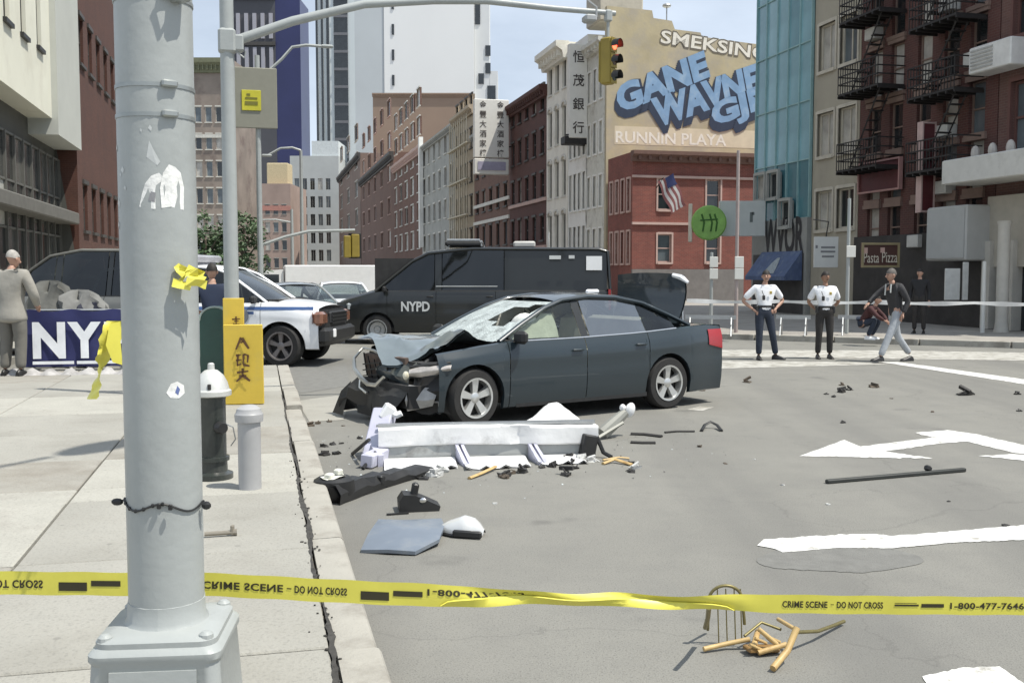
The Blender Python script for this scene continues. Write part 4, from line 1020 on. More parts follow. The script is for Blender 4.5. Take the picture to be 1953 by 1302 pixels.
b.build('torn_bracket', pmat('bare_metal', (.40, .39, .37), .45, .5, var=.2, scale=10), CAR, smooth=25)
# cowl
b = MB(); b.box((1.08, 0, .93), (.16, 1.5, .05)); b.build('cowl', M['black'], CAR)
# interior
beige = pmat('beige_upholstery', (.62, .58, .46), .85, var=.1, scale=5)
for s in (.36, -.36):
    b = MB(); b.cbox((.02, s, .62), (.5, .5, .22), .06); b.cbox((-.28, s, .93), (.16, .48, .62), .07, (0, -.22, 0)); b.cbox((-.42, s, 1.27), (.10, .26, .17), .045, (0, -.15, 0)); b.build('seat', beige, CAR)
b = MB(); b.cbox((-1.0, 0, .60), (.5, 1.3, .22), .06); b.cbox((-1.30, 0, .90), (.16, 1.3, .55), .06, (0, -.3, 0)); b.build('rear_seat', beige, CAR)
b = MB(); b.cbox((.85, 0, .84), (.42, 1.4, .2), .06); b.build('dashboard', M['dark'], CAR)
b = MB(); n = 18; b.tube([(.52 + .06 * sin(2 * pi * i / n), .37 + .18 * cos(2 * pi * i / n), .95 + .17 * sin(2 * pi * i / n)) for i in range(n + 1)], .016, 6, caps=False); b.build('steering_wheel', M['black'], CAR)
abm = pmat('airbag_cloth', (.74, .74, .68), .9, var=.06, scale=8, bump=.3, bscale=30)
b = MB(); b.ball((.42, .37, 1.0), (.16, .30, .26), 14, 10); b.build('airbag', abm, CAR)
b = MB(); rows = []
for i in range(9):
    x = .55 - i * .09; z, y = sh['RL'](x); rows.append([(x, y - .06 - .02 * sin(i * 1.9), z - .05 - .30 * g_ * (1 - .25 * (i % 3 == 0))) for g_ in (0, .5, 1)])
rows = [[(p[0], -p[1], p[2]) for p in r] for r in rows]
b.grid(rows); b.build('curtain_airbag', abm, CAR)
b = MB(); rows = []
for i in range(9):
    x = .86 - i * .085; z, y = sh['RL'](x); zb9 = .975; rows.append([(x, .80 + (y - .80) * g_ - .05 - .02 * sin(i * 1.9 + 4 * g_), zb9 + (z - .05 - zb9) * g_ * (1 - .07 * (i % 3))) for g_ in (0, .3, .6, .95)])
b.grid(rows); b.build('curtain_airbag', pmat('airbag_cream', (.66, .63, .50), .9, var=.08, scale=7, bump=.4, bscale=20), CAR)
b = MB(); b.tube([(-.15, -.56, 1.36), (-.45, -.52, 1.0)], .02, 5); b.tube([(-.15, .55, 1.34), (-.38, .58, .98)], .018, 5); b.build('seat_belt', abm, CAR)
b = MB(); b.box((-.15, 0, .5), (2.4, 1.5, .05)); b.build('floor_pan', M['dark'], CAR)
mirror(CAR, .88, .84, .955, 1, M['black']); mirror(CAR, .88, -.84, .955, -1, M['black'])
# trunk: open cavity and raised lid
b = MB(); b.grid([[(-1.98, y, z) for y in (-.6, .6)] for z in (.62, 1.02)]); b.grid([[(x, y, .62) for y in (-.7, .7)] for x in (-2.4, -1.95)]); b.build('trunk_well', M['dark'], CAR)
for s in (1, -1):
    b = MB(); b.grid([[(-1.9 - .075 * i, s * (.60), itp(cfg['top'], -1.9 - .075 * i) + .02) for i in range(8)], [(-1.9 - .075 * i, s * (Yc(-1.9 - .075 * i, 1.0) - .04), itp(cfg['top'], -1.9 - .075 * i) + .012) for i in range(8)]]); b.build('deck_edge', teal, CAR, smooth=40)
rows = []
for i in range(9):
    f = i / 8
    rows.append([(-1.80 - .10 * f - .06 * sin(pi * f) + .03 * (1 - k * k), k * (.72 - .05 * (1 - f) - .14 * max(0, f - .7)), 1.08 + .64 * f + .03 * (1 - k * k)) for k in [j / 8 - 1 for j in range(17)]])
b = MB(); b.grid(rows); b.grid([[(p[0] - .045, p[1] * .97, p[2]) for p in r] for r in rows][::-1])
lid = b.build('trunk_lid', teal, CAR, smooth=40); lid['label'] = 'trunk lid standing open'
b = MB(); b.tube([(-1.86, .52, 1.72), (-1.90, .64, 1.69), (-1.93, .74, 1.62)], [.03, .04, .02], 6); b.build('lid_trim', M['whitep'], lid)
for s in (.62, -.62):
    b = MB(); b.tube([(-1.92, s, 1.0), (-1.95, s, 1.12), (-1.97, s * .95, 1.3)], .014, 5); b.build('lid_hinge', M['steel'], CAR)
# lamps, antenna, filler
for s in (1, -1):
    rows = []
    for i in range(6):
        x = -2.20 - .055 * i; rows.append([(x, s * (Yc(max(x, -2.48), z) + .012), z) for z in (.80 - .012 * i, .88, .96, 1.0)])
    b = MB(); b.grid(rows); b.build('tail_light', M['red'], CAR, smooth=50)
b = MB(); b.cbox((-.95, -.05, 1.50), (.22, .05, .06), .02); b.build('antenna_fin', M['whitep'], CAR)
b = MB(); b.cbox((-2.56, 0, .32), (.06, 1.3, .14), .02); b.build('bumper_valance', M['black'], CAR)
for s in (1, -1):
    b = MB(); b.box((-.1, s * .87, .215), (2.0, .04, .05)); b.build('sill', M['black'], CAR)

# ---------------------------------------------------------------- black police van
vY = 25.0
vl, vr = P(640, HOR, vY), P(1168, HOR, vY)
vL = (vr - vl).length; 
VAN = thing('police_van', 'long black NYPD van parked side-on behind the wrecked sedan', 'van', ((vl.x + vr.x) / 2, vY + .9, 0), pi - .02)
xf, xr = vL / 2 - .02, -vL / 2 + .02
vc = dict(W=1.0, xf=xf, xr=xr, ax=(xf - 1.0, xr + 1.35), Rw=.36, Ra=.43, zr=.30, cf=.14, cr=.03, xtf=xf - .9, xtr=xr + .3,
    top=[(xf, .98), (xf - .3, 1.10), (xf - .9, 1.27), (xf - 1.4, 1.30), (xr, 1.30)],
    rail=[(xf - .95, 1.29, .88), (xf - 1.35, 1.62, .84), (xf - 1.85, 2.02, .80), (xf - 2.25, 2.22, .78), (xf - 3.0, 2.30, .80), (0, 2.33, .82), (xr + .3, 2.32, .82), (xr + .08, 2.26, .82), (xr + .02, 1.32, .92)],
    splits=(xf - 1.25, xf - 2.45, xf - 3.9), roof=(xf - 2.0, xr + .1), cowl=xf - .98, hcrown=.06, pr=.05, rcrown=.06,
    glass=[(xf - 1.12, xf - 2.40, 'tint'), (xf - 2.42, xf - 2.58, 'pillar'), (xf - 2.6, xf - 4.1, 'tint'), (xf - 4.12, xr + .1, 'panel')], ws_m=M['tint'], rw_m=M['blackp'], bow=.2, bf=.2, handle_m=M['black'])
vs_ = shell(vc, VAN, M['blackp'])
for x in vc['ax']:
    for s in (1, -1): wheel_part(VAN, x, s * .86, .36, s, M['steel'], .24, steel=True)
# visible side is the van's left side (y>0 after the half turn)
lettering('NYPD', .70, .24, pmat('pale_decal', (.55, .56, .55), .6), VAN, (xf - 1.95, .995, .93), (pi / 2, 0, pi), .012, bold=.03)
b = MB(); b.box((xr + .42, 1.0, 1.98), (.38, .03, .34)); b.build('white_panel', M['white'], VAN)
b = MB(); b.cbox((xf - 3.1, 0, 2.46), (.9, 1.3, .13), .04); b.build('light_bar', M['black'], VAN)
b = MB(); b.tube([(xf - 2.75, .6, 2.4), (xf - 2.7, .6, 2.55), (xf - 3.5, .6, 2.55), (xf - 3.55, .6, 2.4)], .03, 6); b.tube([(xf - 2.75, -.6, 2.4), (xf - 2.7, -.6, 2.55), (xf - 3.5, -.6, 2.55), (xf - 3.55, -.6, 2.4)], .03, 6); b.build('roof_rack', M['steel'], VAN)
b = MB(); b.cbox((xf - 4.6, .2, 2.45), (.55, .5, .16), .04); b.tube([(xf - 5.2, .5, 2.35), (xf - 5.2, .5, 2.75)], .02, 5); b.build('roof_vent', pmat('pale_plastic', (.5, .49, .46), .6), VAN)
b = MB(); b.box((xf - 5.35, 1.0, 2.12), (.28, .02, .09)); b.box((xf - 5.75, 1.0, 2.13), (.14, .02, .08)); b.build('side_marker', pmat('pale_decal', (.5, .5, .5), .5), VAN)
b = MB(); b.box((xr + .04, .93, 1.1), (.06, .16, .5)); b.build('tail_light', M['red'], VAN)
b = MB(); b.cbox((xf - .35, .86, .92), (.22, .1, .2), .04); b.build('headlight', pmat('lamp_glass', (.5, .52, .52), .1, .3), VAN)
mirror(VAN, xf - 1.2, .93, 1.30, 1, M['black'])
b = MB(); b.box((xf - 3.2, .99, 1.42), (1.5, .02, .02)); b.build('slide_rail', pmat('pale_decal', (.5, .5, .5), .5), VAN)
b = MB(); b.box((0, 0, 1.2), (vL - 1.9, 1.55, 1.8)); b.build('cargo_lining', M['dark'], VAN)

# ---------------------------------------------------------------- white police SUV
wc_ = G(536, 700)
yaw = radians(-7)
sc_ = dict(W=.98, xf=2.22, xr=-2.35, ax=(1.50, -1.45), Rw=.39, Ra=.46, zr=.34, cf=.10, cr=.05, xtf=1.7, xtr=-1.9,
    top=[(2.22, 1.04), (2.0, 1.11), (1.6, 1.16), (1.1, 1.19), (0, 1.18), (-2.35, 1.22)],
    rail=[(1.22, 1.19, .86), (.85, 1.45, .80), (.45, 1.72, .73), (.15, 1.83, .70), (-.5, 1.88, .70), (-1.6, 1.87, .70), (-2.1, 1.78, .72), (-2.3, 1.24, .84)],
    splits=(1.12, .0, -1.05), roof=(.25, -2.0), cowl=1.2, hcrown=.06,
    glass=[(1.08, .06, 'tint'), (.04, -.08, 'pillar'), (-.1, -1.0, 'tint'), (-1.02, -1.14, 'pillar'), (-1.16, -2.15, 'tint')], bow=.16, fbm=M['black'], bf=.14, handle_m=M['black'], ws_m=glassmat('suv_screen', (.35, .38, .38), .8))
SUV = thing('police_suv', 'white police SUV with blue stripe parked behind the yellow board', 'police car', (0, 0, 0), yaw)
# put the right front wheel where the photo shows it
rz = Matrix.Rotation(yaw, 3, 'Z'); off = rz @ Vector((1.50, -.95, 0)); SUV.location = (wc_.x - off.x, wc_.y - off.y, 0)
ss = shell(sc_, SUV, M['whitep'])
for x in sc_['ax']:
    for s in (1, -1): wheel_part(SUV, x, s * .835, .39, s, pmat('dull_steel', (.22, .2, .19), .5, .5), .26, 5, -.12 if x > 0 else 0)
for x in sc_['ax']:
    for s in (1, -1):
        b = MB(); n = 14; b.grid([[(x + .46 * cos(pi * i / n), s * yy, .39 + .46 * sin(pi * i / n)) for i in range(n + 1)] for yy in (.6, .95)]); b.build('arch_liner', M['black'], SUV)
blue = pmat('police_blue', (.05, .10, .24), .4)
Ys = ss['Y']
b = MB()
for x0, x1, z0, z1 in ((2.1, -2.3, 1.06, 1.12), (1.0, -2.3, .98, 1.03)):
    n = 24; b.grid([[(x0 + (x1 - x0) * i / n, -(Ys(x0 + (x1 - x0) * i / n, z) + .006), z) for i in range(n + 1)] for z in (z0, (z0 + z1) / 2, z1)])
b.build('blue_stripe', blue, SUV)
b = MB(); b.lathe([(0, 0), (.15, 0), (.15, .01), (0, .01)], 20, (.75, -(Ys(.75, .95) + .012), .95), 'y'); b.build('door_badge', pmat('badge_grey', (.25, .26, .28), .5), SUV)
b = MB(); b.grid([[(2.10, y, z) for y in (-.93, -.60)] for i, z in enumerate((.80, 1.02))]); b.cbox((2.20, -.76, .9), (.2, .36, .26), .05); b.build('headlight', pmat('orange_headlamp', (.24, .11, .07), .12, .2, var=.4, scale=6, coat=.8), SUV)
b = MB(); b.cbox((2.20, .74, .9), (.2, .36, .26), .05); b.build('headlight', pmat('orange_headlamp', (.3, .14, .1)), SUV)
b = MB(); b.cbox((2.30, 0, .9), (.10, 1.05, .25), .04)
for i in range(4): b.box((2.355, 0, .80 + .065 * i), (.02, 1.0, .02))
b.build('grille', M['black'], SUV)
b = MB(); b.cbox((2.30, 0, .58), (.20, 1.86, .30), .06); b.build('push_bumper', M['black'], SUV)
b = MB(); b.cbox((2.41, -.55, .62), (.04, .14, .16), .015); b.build('number_plate', M['white'], SUV)
mirror(SUV, 1.02, -.93, 1.2, -1, M['black'])
b = MB(); b.cbox((-.4, 0, 2.02), (.32, 1.15, .14), .04); b.cbox((-.4, 0, 1.93), (.2, .8, .06), .02); b.build('light_bar', pmat('lightbar_grey', (.3, .3, .32), .3), SUV)
b = MB(); b.box((-.3, 0, 1.0), (3.4, 1.5, .5)); b.build('seats', M['dark'], SUV)

# ---------------------------------------------------------------- cars further up the avenue
def far_sedan(loc, rot, label, pm_):
    t = thing('parked_car', label, 'car', loc, rot)
    c = dict(cfg); c.update(ax=(1.41, -1.41), deck=-1.95, ws_m=M['glass'], ws_skip=None, trim=M['black'], fender_end=2.28)
    shell(c, t, pm_)
    for x in c['ax']:
        for s in (1, -1): wheel_part(t, x, s * .795, .335, s, M['alloy'], .22)
    return t
p = P(652, HOR, 31); far_sedan((p.x, p.y, 0), ROT_F - pi / 2, 'white sedan in the road between SUV and black van', M['whitep'])
p = P(585, HOR, 27.5); far_sedan((p.x - .3, p.y, 0), ROT_F - pi / 2 + .25, 'silver sedan partly hidden behind the SUV hood', pmat('silver_paint', (.42, .44, .44), .25, .6, var=.04, coat=.6))
def truck(loc, rot):
    t = thing('delivery_truck', 'plain white box truck far up the avenue behind the SUV', 'truck', loc, rot)
    b = MB(); b.cbox((-.9, 0, 1.32), (4.4, 2.3, 1.55), .04); b.build('cargo_box', M['white'], t)
    b = MB(); b.prism([(1.35, .45), (2.95, .45), (2.95, 1.0), (2.55, 1.2), (2.2, 1.85), (1.35, 1.9)], -1.0, 1.0, 'y'); b.build('cab', M['white'], t)
    b = MB(); b.prism([(2.62, 1.16), (2.66, 1.18), (2.28, 1.80), (2.24, 1.78)], -.85, .85, 'y'); b.build('windscreen', M['pane'], t)
    for s in (1, -1):
        b = MB(); b.box((1.9, s * 1.0, 1.45), (.7, .03, .45)); b.build('side_window', M['pane'], t)
    b = MB(); b.box((0, 0, .5), (5.6, 1.7, .2)); b.build('chassis', M['black'], t)
    for x in (2.2, -1.8):
        for s in (1, -1): wheel_part(t, x, s * .92, .4, s, M['steel'], .25, steel=True)
p = P(588, HOR, 47); truck((p.x, p.y + 1, 0), ROT_F + pi)
# beige van behind the banner on the left pavement
p = P(172, HOR, 19.5)
BV = thing('parked_van', 'dark grey van with big dark windows parked behind the NY banner', 'van', (p.x - .5, p.y + .9, .14), pi - .25)
bc = dict(W=.95, xf=2.3, xr=-2.4, ax=(1.45, -1.45), Rw=.34, Ra=.4, zr=.3, cf=.12, cr=.05,
    top=[(2.3, .92), (1.8, 1.08), (1.2, 1.16), (-2.4, 1.16)], rail=[(1.3, 1.16, .82), (.7, 1.62, .74), (.2, 1.93, .70), (-.5, 2.04, .70), (-1.9, 2.02, .70), (-2.3, 1.9, .72), (-2.38, 1.18, .84)],
    splits=(1.1, .0, -1.1), roof=(.25, -2.2), cowl=1.25, glass=[(1.15, .06, 'tint'), (.04, -.1, 'pillar'), (-.12, -1.1, 'tint'), (-1.12, -1.22, 'pillar'), (-1.24, -2.3, 'tint')])
shell(bc, BV, pmat('grey_van_paint', (.17, .17, .155), .35, .2, var=.06, coat=.5))
for x in bc['ax']:
    for s in (1, -1): wheel_part(BV, x, s * .82, .34, s, M['alloy'], .22)
# ================================================================== PEOPLE
def skinned(chains, sub=2, root=0):
    """chains = list of [(point, radius), ...]; equal points are shared. One continuous skin mesh."""
    vs, rs, es, idx = [], [], [], {}
    def vid(p, r):
        k = tuple(round(c, 4) for c in p)
        if k not in idx: idx[k] = len(vs); vs.append(p); rs.append(r if isinstance(r, tuple) else (r, r))
        return idx[k]
    for ch in chains:
        last = None
        for p, r in ch:
            i = vid(p, r)
            if last is not None and last != i: es.append((last, i))
            last = i
    me = bpy.data.meshes.new('tmp'); me.from_pydata([tuple(v) for v in vs], es, [])
    o = bpy.data.objects.new('tmp', me); COL.objects.link(o)
    o.modifiers.new('s', 'SKIN'); o.modifiers.new('u', 'SUBSURF').levels = sub
    o.modifiers['u'].render_levels = sub; o.modifiers['s'].use_smooth_shade = True
    for i, d in enumerate(me.skin_vertices[0].data): d.radius = rs[i]; d.use_root = (i == root)
    dg = bpy.context.evaluated_depsgraph_get(); dg.update()
    out = bpy.data.meshes.new_from_object(o.evaluated_get(dg))
    bpy.data.objects.remove(o); bpy.data.meshes.remove(me)
    out.polygons.foreach_set('use_smooth', [True] * len(out.polygons))
    return out
V = Vector
def merge(meshes, name, mats):
    vs, fs, ms = [], [], []
    for me, mi in meshes:
        o = len(vs); vs += [tuple(v.co) for v in me.vertices]; fs += [tuple(i + o for i in p.vertices) for p in me.polygons]; ms += [mi] * len(me.polygons)
    m = bpy.data.meshes.new(name); m.from_pydata(vs, [], fs)
    for x in mats: m.materials.append(x)
    m.polygons.foreach_set('material_index', ms); m.polygons.foreach_set('use_smooth', [True] * len(fs)); return m
def hand_mesh(w, e, curl=.5):
    d = (V(w) - V(e)).normalized(); side_ = d.cross(V((0, 1, 0))); side_ = side_.normalized() if side_.length > .1 else V((1, 0, 0)); nrm = side_.cross(d).normalized()
    b = MB(); w = V(w); pm = w + d * .055
    b.tube([w - d * .02, w + d * .03, w + d * .09], [.026, .038, .034], 8, sq=.55)
    for k, ln in enumerate((.062, .072, .068, .052)):
        s0 = w + d * .085 + side_ * (.03 - .02 * k); m1 = s0 + d * ln * .55 + nrm * .01 * curl; e1 = m1 + d * ln * .4 + nrm * ln * .5 * curl
        b.tube([s0, m1, e1], [.0095, .009, .006], 6)
    t0 = w + d * .03 + side_ * .032; b.tube([t0, t0 + d * .03 + side_ * .022, t0 + d * .062 + side_ * .026 + nrm * .01], [.012, .0105, .007], 6)
    return b.mesh('hand', M['skin'], 60)
def person(label, loc, rot, pose, shirt, trousers, shoe, hair=None, skin=None, H=1.78, sleeves='short', hair_style='short', shirt_len=.94, group=None, extra=None, face=True, bulk=1.0):
    """pose keys: shL shR elL elR wrL wrR hipL hipR knL knR anL anR toeL toeR neck head; facing -y"""
    t = thing('person', label, 'person', loc, rot, group)
    skin = skin or M['skin']; p = {k: V(v) for k, v in pose.items() if k != 'curl'}
    k = H / 1.78; t.scale = (k, k, k)
    pel, che, nk, hdp = p['pel'], p['che'], p['neck'], p['head']
    waist = pel.lerp(che, .4)
    ch = [[(pel, (.135, .10)), (waist, (.125, .095)), (che, (.15, .105)), (nk - V((0, 0, .06)), (.075, .07)), (nk, .05), (hdp - V((0, .0, .09)), (.062, .07))]]
    for s in 'LR':
        ch.append([(che, (.15, .105)), (p['sh' + s], .062), (p['sh' + s].lerp(p['el' + s], .5), .05), (p['el' + s], .041), (p['el' + s].lerp(p['wr' + s], .45), .037), (p['wr' + s], .024)])
        ch.append([(pel, (.135, .10)), (p['hip' + s], .092), (p['hip' + s].lerp(p['kn' + s], .5), .078), (p['kn' + s], .056), (p['kn' + s].lerp(p['an' + s], .4), .053), (p['an' + s], .036)])
    body = skinned(ch, 1)
    parts = [(body, 0)]
    hb = MB(); dirf = (p['look'] if 'look' in p else V((0, -1, 0))).normalized(); up = V((0, 0, 1)); sx = dirf.cross(up).normalized()
    # head: skull, jaw, nose, ears in one mesh with the body
    def hp(a, b_, c): return hdp + sx * a + dirf * b_ + up * c
    n, m_ = 16, 12; vs = []
    for i in range(m_ + 1):
        th = pi * i / m_
        for j in range(n):
            ph = 2 * pi * j / n; x, y, z = sin(th) * cos(ph), sin(th) * sin(ph), cos(th)
            jaw = max(0, -z); wx = .076 * (1 - .30 * jaw); wy = .096 * (1 - .22 * jaw) if y > 0 else .098 * (1 - .45 * jaw)
            vs.append(hp(x * wx, y * wy + .012 * jaw * (y > 0), z * .118))
    hb.add(vs, [(i * n + j, i * n + (j + 1) % n, (i + 1) * n + (j + 1) % n, (i + 1) * n + j) for i in range(m_) for j in range(n)])
    if face:
        hb.tube([hp(0, .088, .015), hp(0, .112, -.022), hp(0, .094, -.034)], [.010, .015, .012], 6)
        for s in (1, -1): hb.ball(hp(s * .078, -.005, -.005), (.012, .02, .03), 8, 5)
    parts.append((hb.mesh('head', skin, 60), 0))
    eb = MB()
    for s in (1, -1): eb.ball(hp(s * .030, .086, .014), (.012, .01, .008), 8, 5)
    eb.tube([hp(-.026, .086, -.058), hp(0, .093, -.06), hp(.026, .086, -.058)], .005, 5)
    parts.append((eb.mesh('eyes', M['dark'], 60), 1))
    for s in 'LR': parts.append((hand_mesh(p['wr' + s], p['el' + s], pose.get('curl', .5)), 0))
    link('body', merge(parts, 'body', [skin, M['dark']]), t)
    # clothes follow the body a little outside it
    sl_ = .55 if sleeves == 'short' else 2
    st_ = [[(pel + V((0, 0, -.03 if sleeves == 'short' else -.14)), (.156, .122)), (pel + V((0, 0, .05)), (.156, .122)), (waist, (.150, .118)), (che, (.168, .122)), (nk - V((0, 0, .055)), (.085, .078)), (nk - V((0, 0, .02)), .062)]]
    for s in 'LR':
        a, e, w = p['sh' + s], p['el' + s], p['wr' + s]
        if sleeves == 'short': st_.append([(che, (.168, .122)), (a, .082), (a.lerp(e, .45), .074), (a.lerp(e, .86), .072)])
        else: st_.append([(che, (.168, .122)), (a, .080), (a.lerp(e, .5), .066), (e, .056), (e.lerp(w, .5), .050), (e.lerp(w, .95), .042)])
    if bulk != 1.0: st_ = [[(q_, tuple(c * bulk for c in r_2) if isinstance(r_2, tuple) else r_2 * bulk) for q_, r_2 in c_] for c_ in st_]; st_[0][0] = (pel + V((0, 0, -.24)), (.245, .20)); st_[0].insert(1, (pel + V((0, 0, -.12)), (.225, .18))); st_[0][-1] = (nk + V((0, 0, .0)), .085)
    so_ = link('shirt' if sleeves == 'short' else 'jacket', skinned(st_, 2), t); so_.data.materials.append(shirt)
    tr_ = [[(pel + V((0, 0, .17)), (.140, .108)), (pel + V((0, 0, .07)), (.152, .116)), (pel, (.152, .117))]]
    for s in 'LR': tr_.append([(pel, (.150, .115)), (p['hip' + s], .104), (p['hip' + s].lerp(p['kn' + s], .5), .088), (p['kn' + s], .072), (p['kn' + s].lerp(p['an' + s], .5), .067), (p['kn' + s].lerp(p['an' + s], .97), .06)])
    if bulk != 1.0: tr_ = [[(q_, tuple(c * bulk for c in r_2) if isinstance(r_2, tuple) else r_2 * bulk) for q_, r_2 in c_] for c_ in tr_]
    to_ = link('trousers', skinned(tr_, 2), t); to_.data.materials.append(trousers)
    bm = MB(); n = 20
    bm.lathe([(.163, -.022), (.168, 0), (.163, .022)], n, caps=False); bo = [(x, y * .76, z) for x, y, z in bm.v]; bm.v = [tuple(V(q) + pel + V((0, 0, .085))) for q in bo]; (bm.build('belt', M['black'], t) if sleeves == 'short' else None)
    for s in 'LR':
        a, to = p['an' + s], p['toe' + s]; d = (to - a); d.z = 0; d.normalize(); q = MB(); base = V((a.x, a.y, min(a.z - .08, to.z) ))
        rows = []
        for f, hw, hh in ((-.075, .030, .07), (-.05, .040, .095), (0, .042, .11), (.07, .045, .075), (.14, .047, .055), (.19, .036, .04), (.205, .018, .022)):
            c = base + d * f; sx2 = V((-d.y, d.x, 0)); rows.append([c + sx2 * (hw * cos(g_)) + V((0, 0, max(0, hh * sin(g_)))) for g_ in [pi * i / 8 for i in range(9)]] + [c - sx2 * hw])
        q.grid(rows); q.add(rows[0], [tuple(range(10))]); q.build('shoe', shoe, t, smooth=60)
    if hair:
        hbm = MB(); vs = []
        top_ = .5 if hair_style == 'short' else .62
        for i in range(9):
            th = top_ * pi * i / 8
            for j in range(n):
                ph = 2 * pi * j / n; x, y, z = sin(th) * cos(ph), sin(th) * sin(ph), cos(th)
                lim = 1.0 if y < .2 else .82
                th2 = th * lim; x, y, z = sin(th2) * cos(ph), sin(th2) * sin(ph), cos(th2)
                vs.append(hp(x * .083, y * .105 - .004, z * .128 + .002))
        hbm.add(vs, [(i * n + j, i * n + (j + 1) % n, (i + 1) * n + (j + 1) % n, (i + 1) * n + j) for i in range(8) for j in range(n)])
        hbm.build('hair', hair, t, smooth=60)
    if extra: extra(t, p, hp)
    return t
STAND = dict(pel=(0, 0, .98), che=(0, 0, 1.32), neck=(0, -.005, 1.52), head=(0, -.02, 1.66),
    shL=(.185, 0, 1.43), shR=(-.185, 0, 1.43), elL=(.24, .03, 1.14), elR=(-.24, .03, 1.14), wrL=(.25, -.05, .89), wrR=(-.25, -.05, .89),
    hipL=(.095, 0, .90), hipR=(-.095, 0, .90), knL=(.11, -.02, .50), knR=(-.11, -.02, .50), anL=(.12, .02, .09), anR=(-.12, .02, .09), toeL=(.14, -.2, .005), toeR=(-.14, -.2, .005))
def pose(**k): d = dict(STAND); d.update(k); return d
shirtw = pmat('white_uniform_shirt', (.80, .81, .83), .85, var=.04, scale=9, bump=.3, bscale=14)
navy = pmat('navy_uniform_cloth', (.022, .03, .048), .85, var=.2, scale=9, bump=.3, bscale=14)
dkbrown = pmat('black_brown_cloth', (.030, .027, .025), .85, var=.2, scale=9, bump=.3, bscale=14)
jeans = pmat('grey_cloth', (.36, .38, .40), .9, var=.12, scale=8, bump=.4, bscale=14)
leather = pmat('black_leather', (.015, .014, .013), .45, var=.2)
darkhair = pmat('dark_hair', (.02, .016, .013), .7, var=.3, scale=30)
greyhair = pmat('grey_hair', (.35, .33, .3), .7, var=.2, scale=30)
def gear(cap):
    def f(t, p, hp):
        b = MB(); b.cbox(p['che'] + V((-.07, -.15, -.08)), (.06, .03, .10), .012); b.tube([p['che'] + V((-.07, -.15, -.04)), p['che'] + V((-.10, -.12, .06))], .007, 5); b.build('radio_microphone', M['black'], t)
        b = MB(); b.cbox(p['che'] + V((.08, -.13, .02)), (.05, .012, .06), .005); b.build('badge', pmat('gold_badge', (.5, .38, .12), .3, .8), t)
        for s in (1, -1):
            b = MB(); b.cbox(p['pel'] + V((s * .165, -.02, .03)), (.06, .10, .16), .015); b.build('holster' if s < 0 else 'pouch', M['black'], t)
        if cap:
            b = MB(); b.tube([hp(-.03, .1, .06), hp(.03, .1, .06)], .01, 4); b.lathe([(.088, .07), (.105, .095), (.11, .12), (.06, .135), (0, .137)], 20); b.v = [tuple(V(q)) if i < 8 else tuple(V(q) + V((hp(0, 0, 0).x, hp(0, 0, 0).y, hp(0, 0, 0).z))) for i, q in enumerate(b.v)]; b.build('cap', navy, t)
    return f
g1 = G(1456, 686)
person('police officer in white short sleeved shirt with hands on hips, left of two officers', (g1.x, g1.y, 0), .12,
    pose(shL=(.20, 0, 1.42), shR=(-.20, 0, 1.42), elL=(.42, .10, 1.17), elR=(-.42, .08, 1.17), wrL=(.22, -.04, 1.02), wrR=(-.23, -.03, 1.00),
         head=(.02, -.02, 1.66), hipL=(.10, 0, .90), knL=(.17, -.03, .50), anL=(.27, .04, .09), toeL=(.42, -.10, .005), hipR=(-.095, 0, .90), knR=(-.10, -.02, .50), anR=(-.10, .0, .09), toeR=(-.13, -.2, .005), look=(-.35, -1, 0), curl=1.2),
    shirtw, navy, leather, darkhair, H=1.80, extra=gear(False))
g2 = G(1571, 684)
person('police officer in white shirt and dark trousers, arms behind, right of the two officers', (g2.x, g2.y, 0), -.05,
    pose(shL=(.195, .02, 1.42), shR=(-.195, .02, 1.42), elL=(.31, .13, 1.16), elR=(-.31, .12, 1.16), wrL=(.16, .16, 1.0), wrR=(-.17, .14, 1.02), head=(.0, .0, 1.665), look=(.35, -1, .12), pel=(0, -.02, .98), che=(0, .0, 1.32)),
    shirtw, dkbrown, leather, darkhair, skin=M['skin2'], H=1.77, extra=gear(False))
g3 = G(1706, 690)
def vest(t, p, hp):
    b = MB(); b.tube([p['che'] + V((-.08, -.12, .16)), p['che'] + V((-.06, -.15, -.05))], .014, 5); b.tube([p['che'] + V((.08, -.12, .16)), p['che'] + V((.10, -.14, 0))], .014, 5); b.build('strap', pmat('pale_strap', (.55, .55, .52), .8), t)
person('walking man in dark jacket and grey trousers with one arm held forward', (g3.x, g3.y, 0), -pi / 2 + .25,
    pose(pel=(0, 0, .96), che=(0, -.05, 1.31), neck=(0, -.09, 1.5), head=(0, -.12, 1.64), shL=(.18, -.04, 1.42), shR=(-.18, -.08, 1.42), elL=(.23, .10, 1.15), wrL=(.22, .0, .92), elR=(-.25, -.28, 1.24), wrR=(-.20, -.46, 1.10),
         hipL=(.095, 0, .89), hipR=(-.095, 0, .89), knL=(.10, -.20, .50), anL=(.10, -.38, .11), toeL=(.11, -.60, .03), knR=(-.10, .12, .48), anR=(-.10, .40, .13), toeR=(-.10, .2, .0), look=(0, -1, -.1)),
    pmat('charcoal_jacket', (.035, .034, .036), .8, var=.2, scale=8, bump=.4, bscale=12), jeans, leather, pmat('grey_brown_hair', (.10, .09, .08), .7, var=.3, scale=30), H=1.85, sleeves='long', extra=vest)
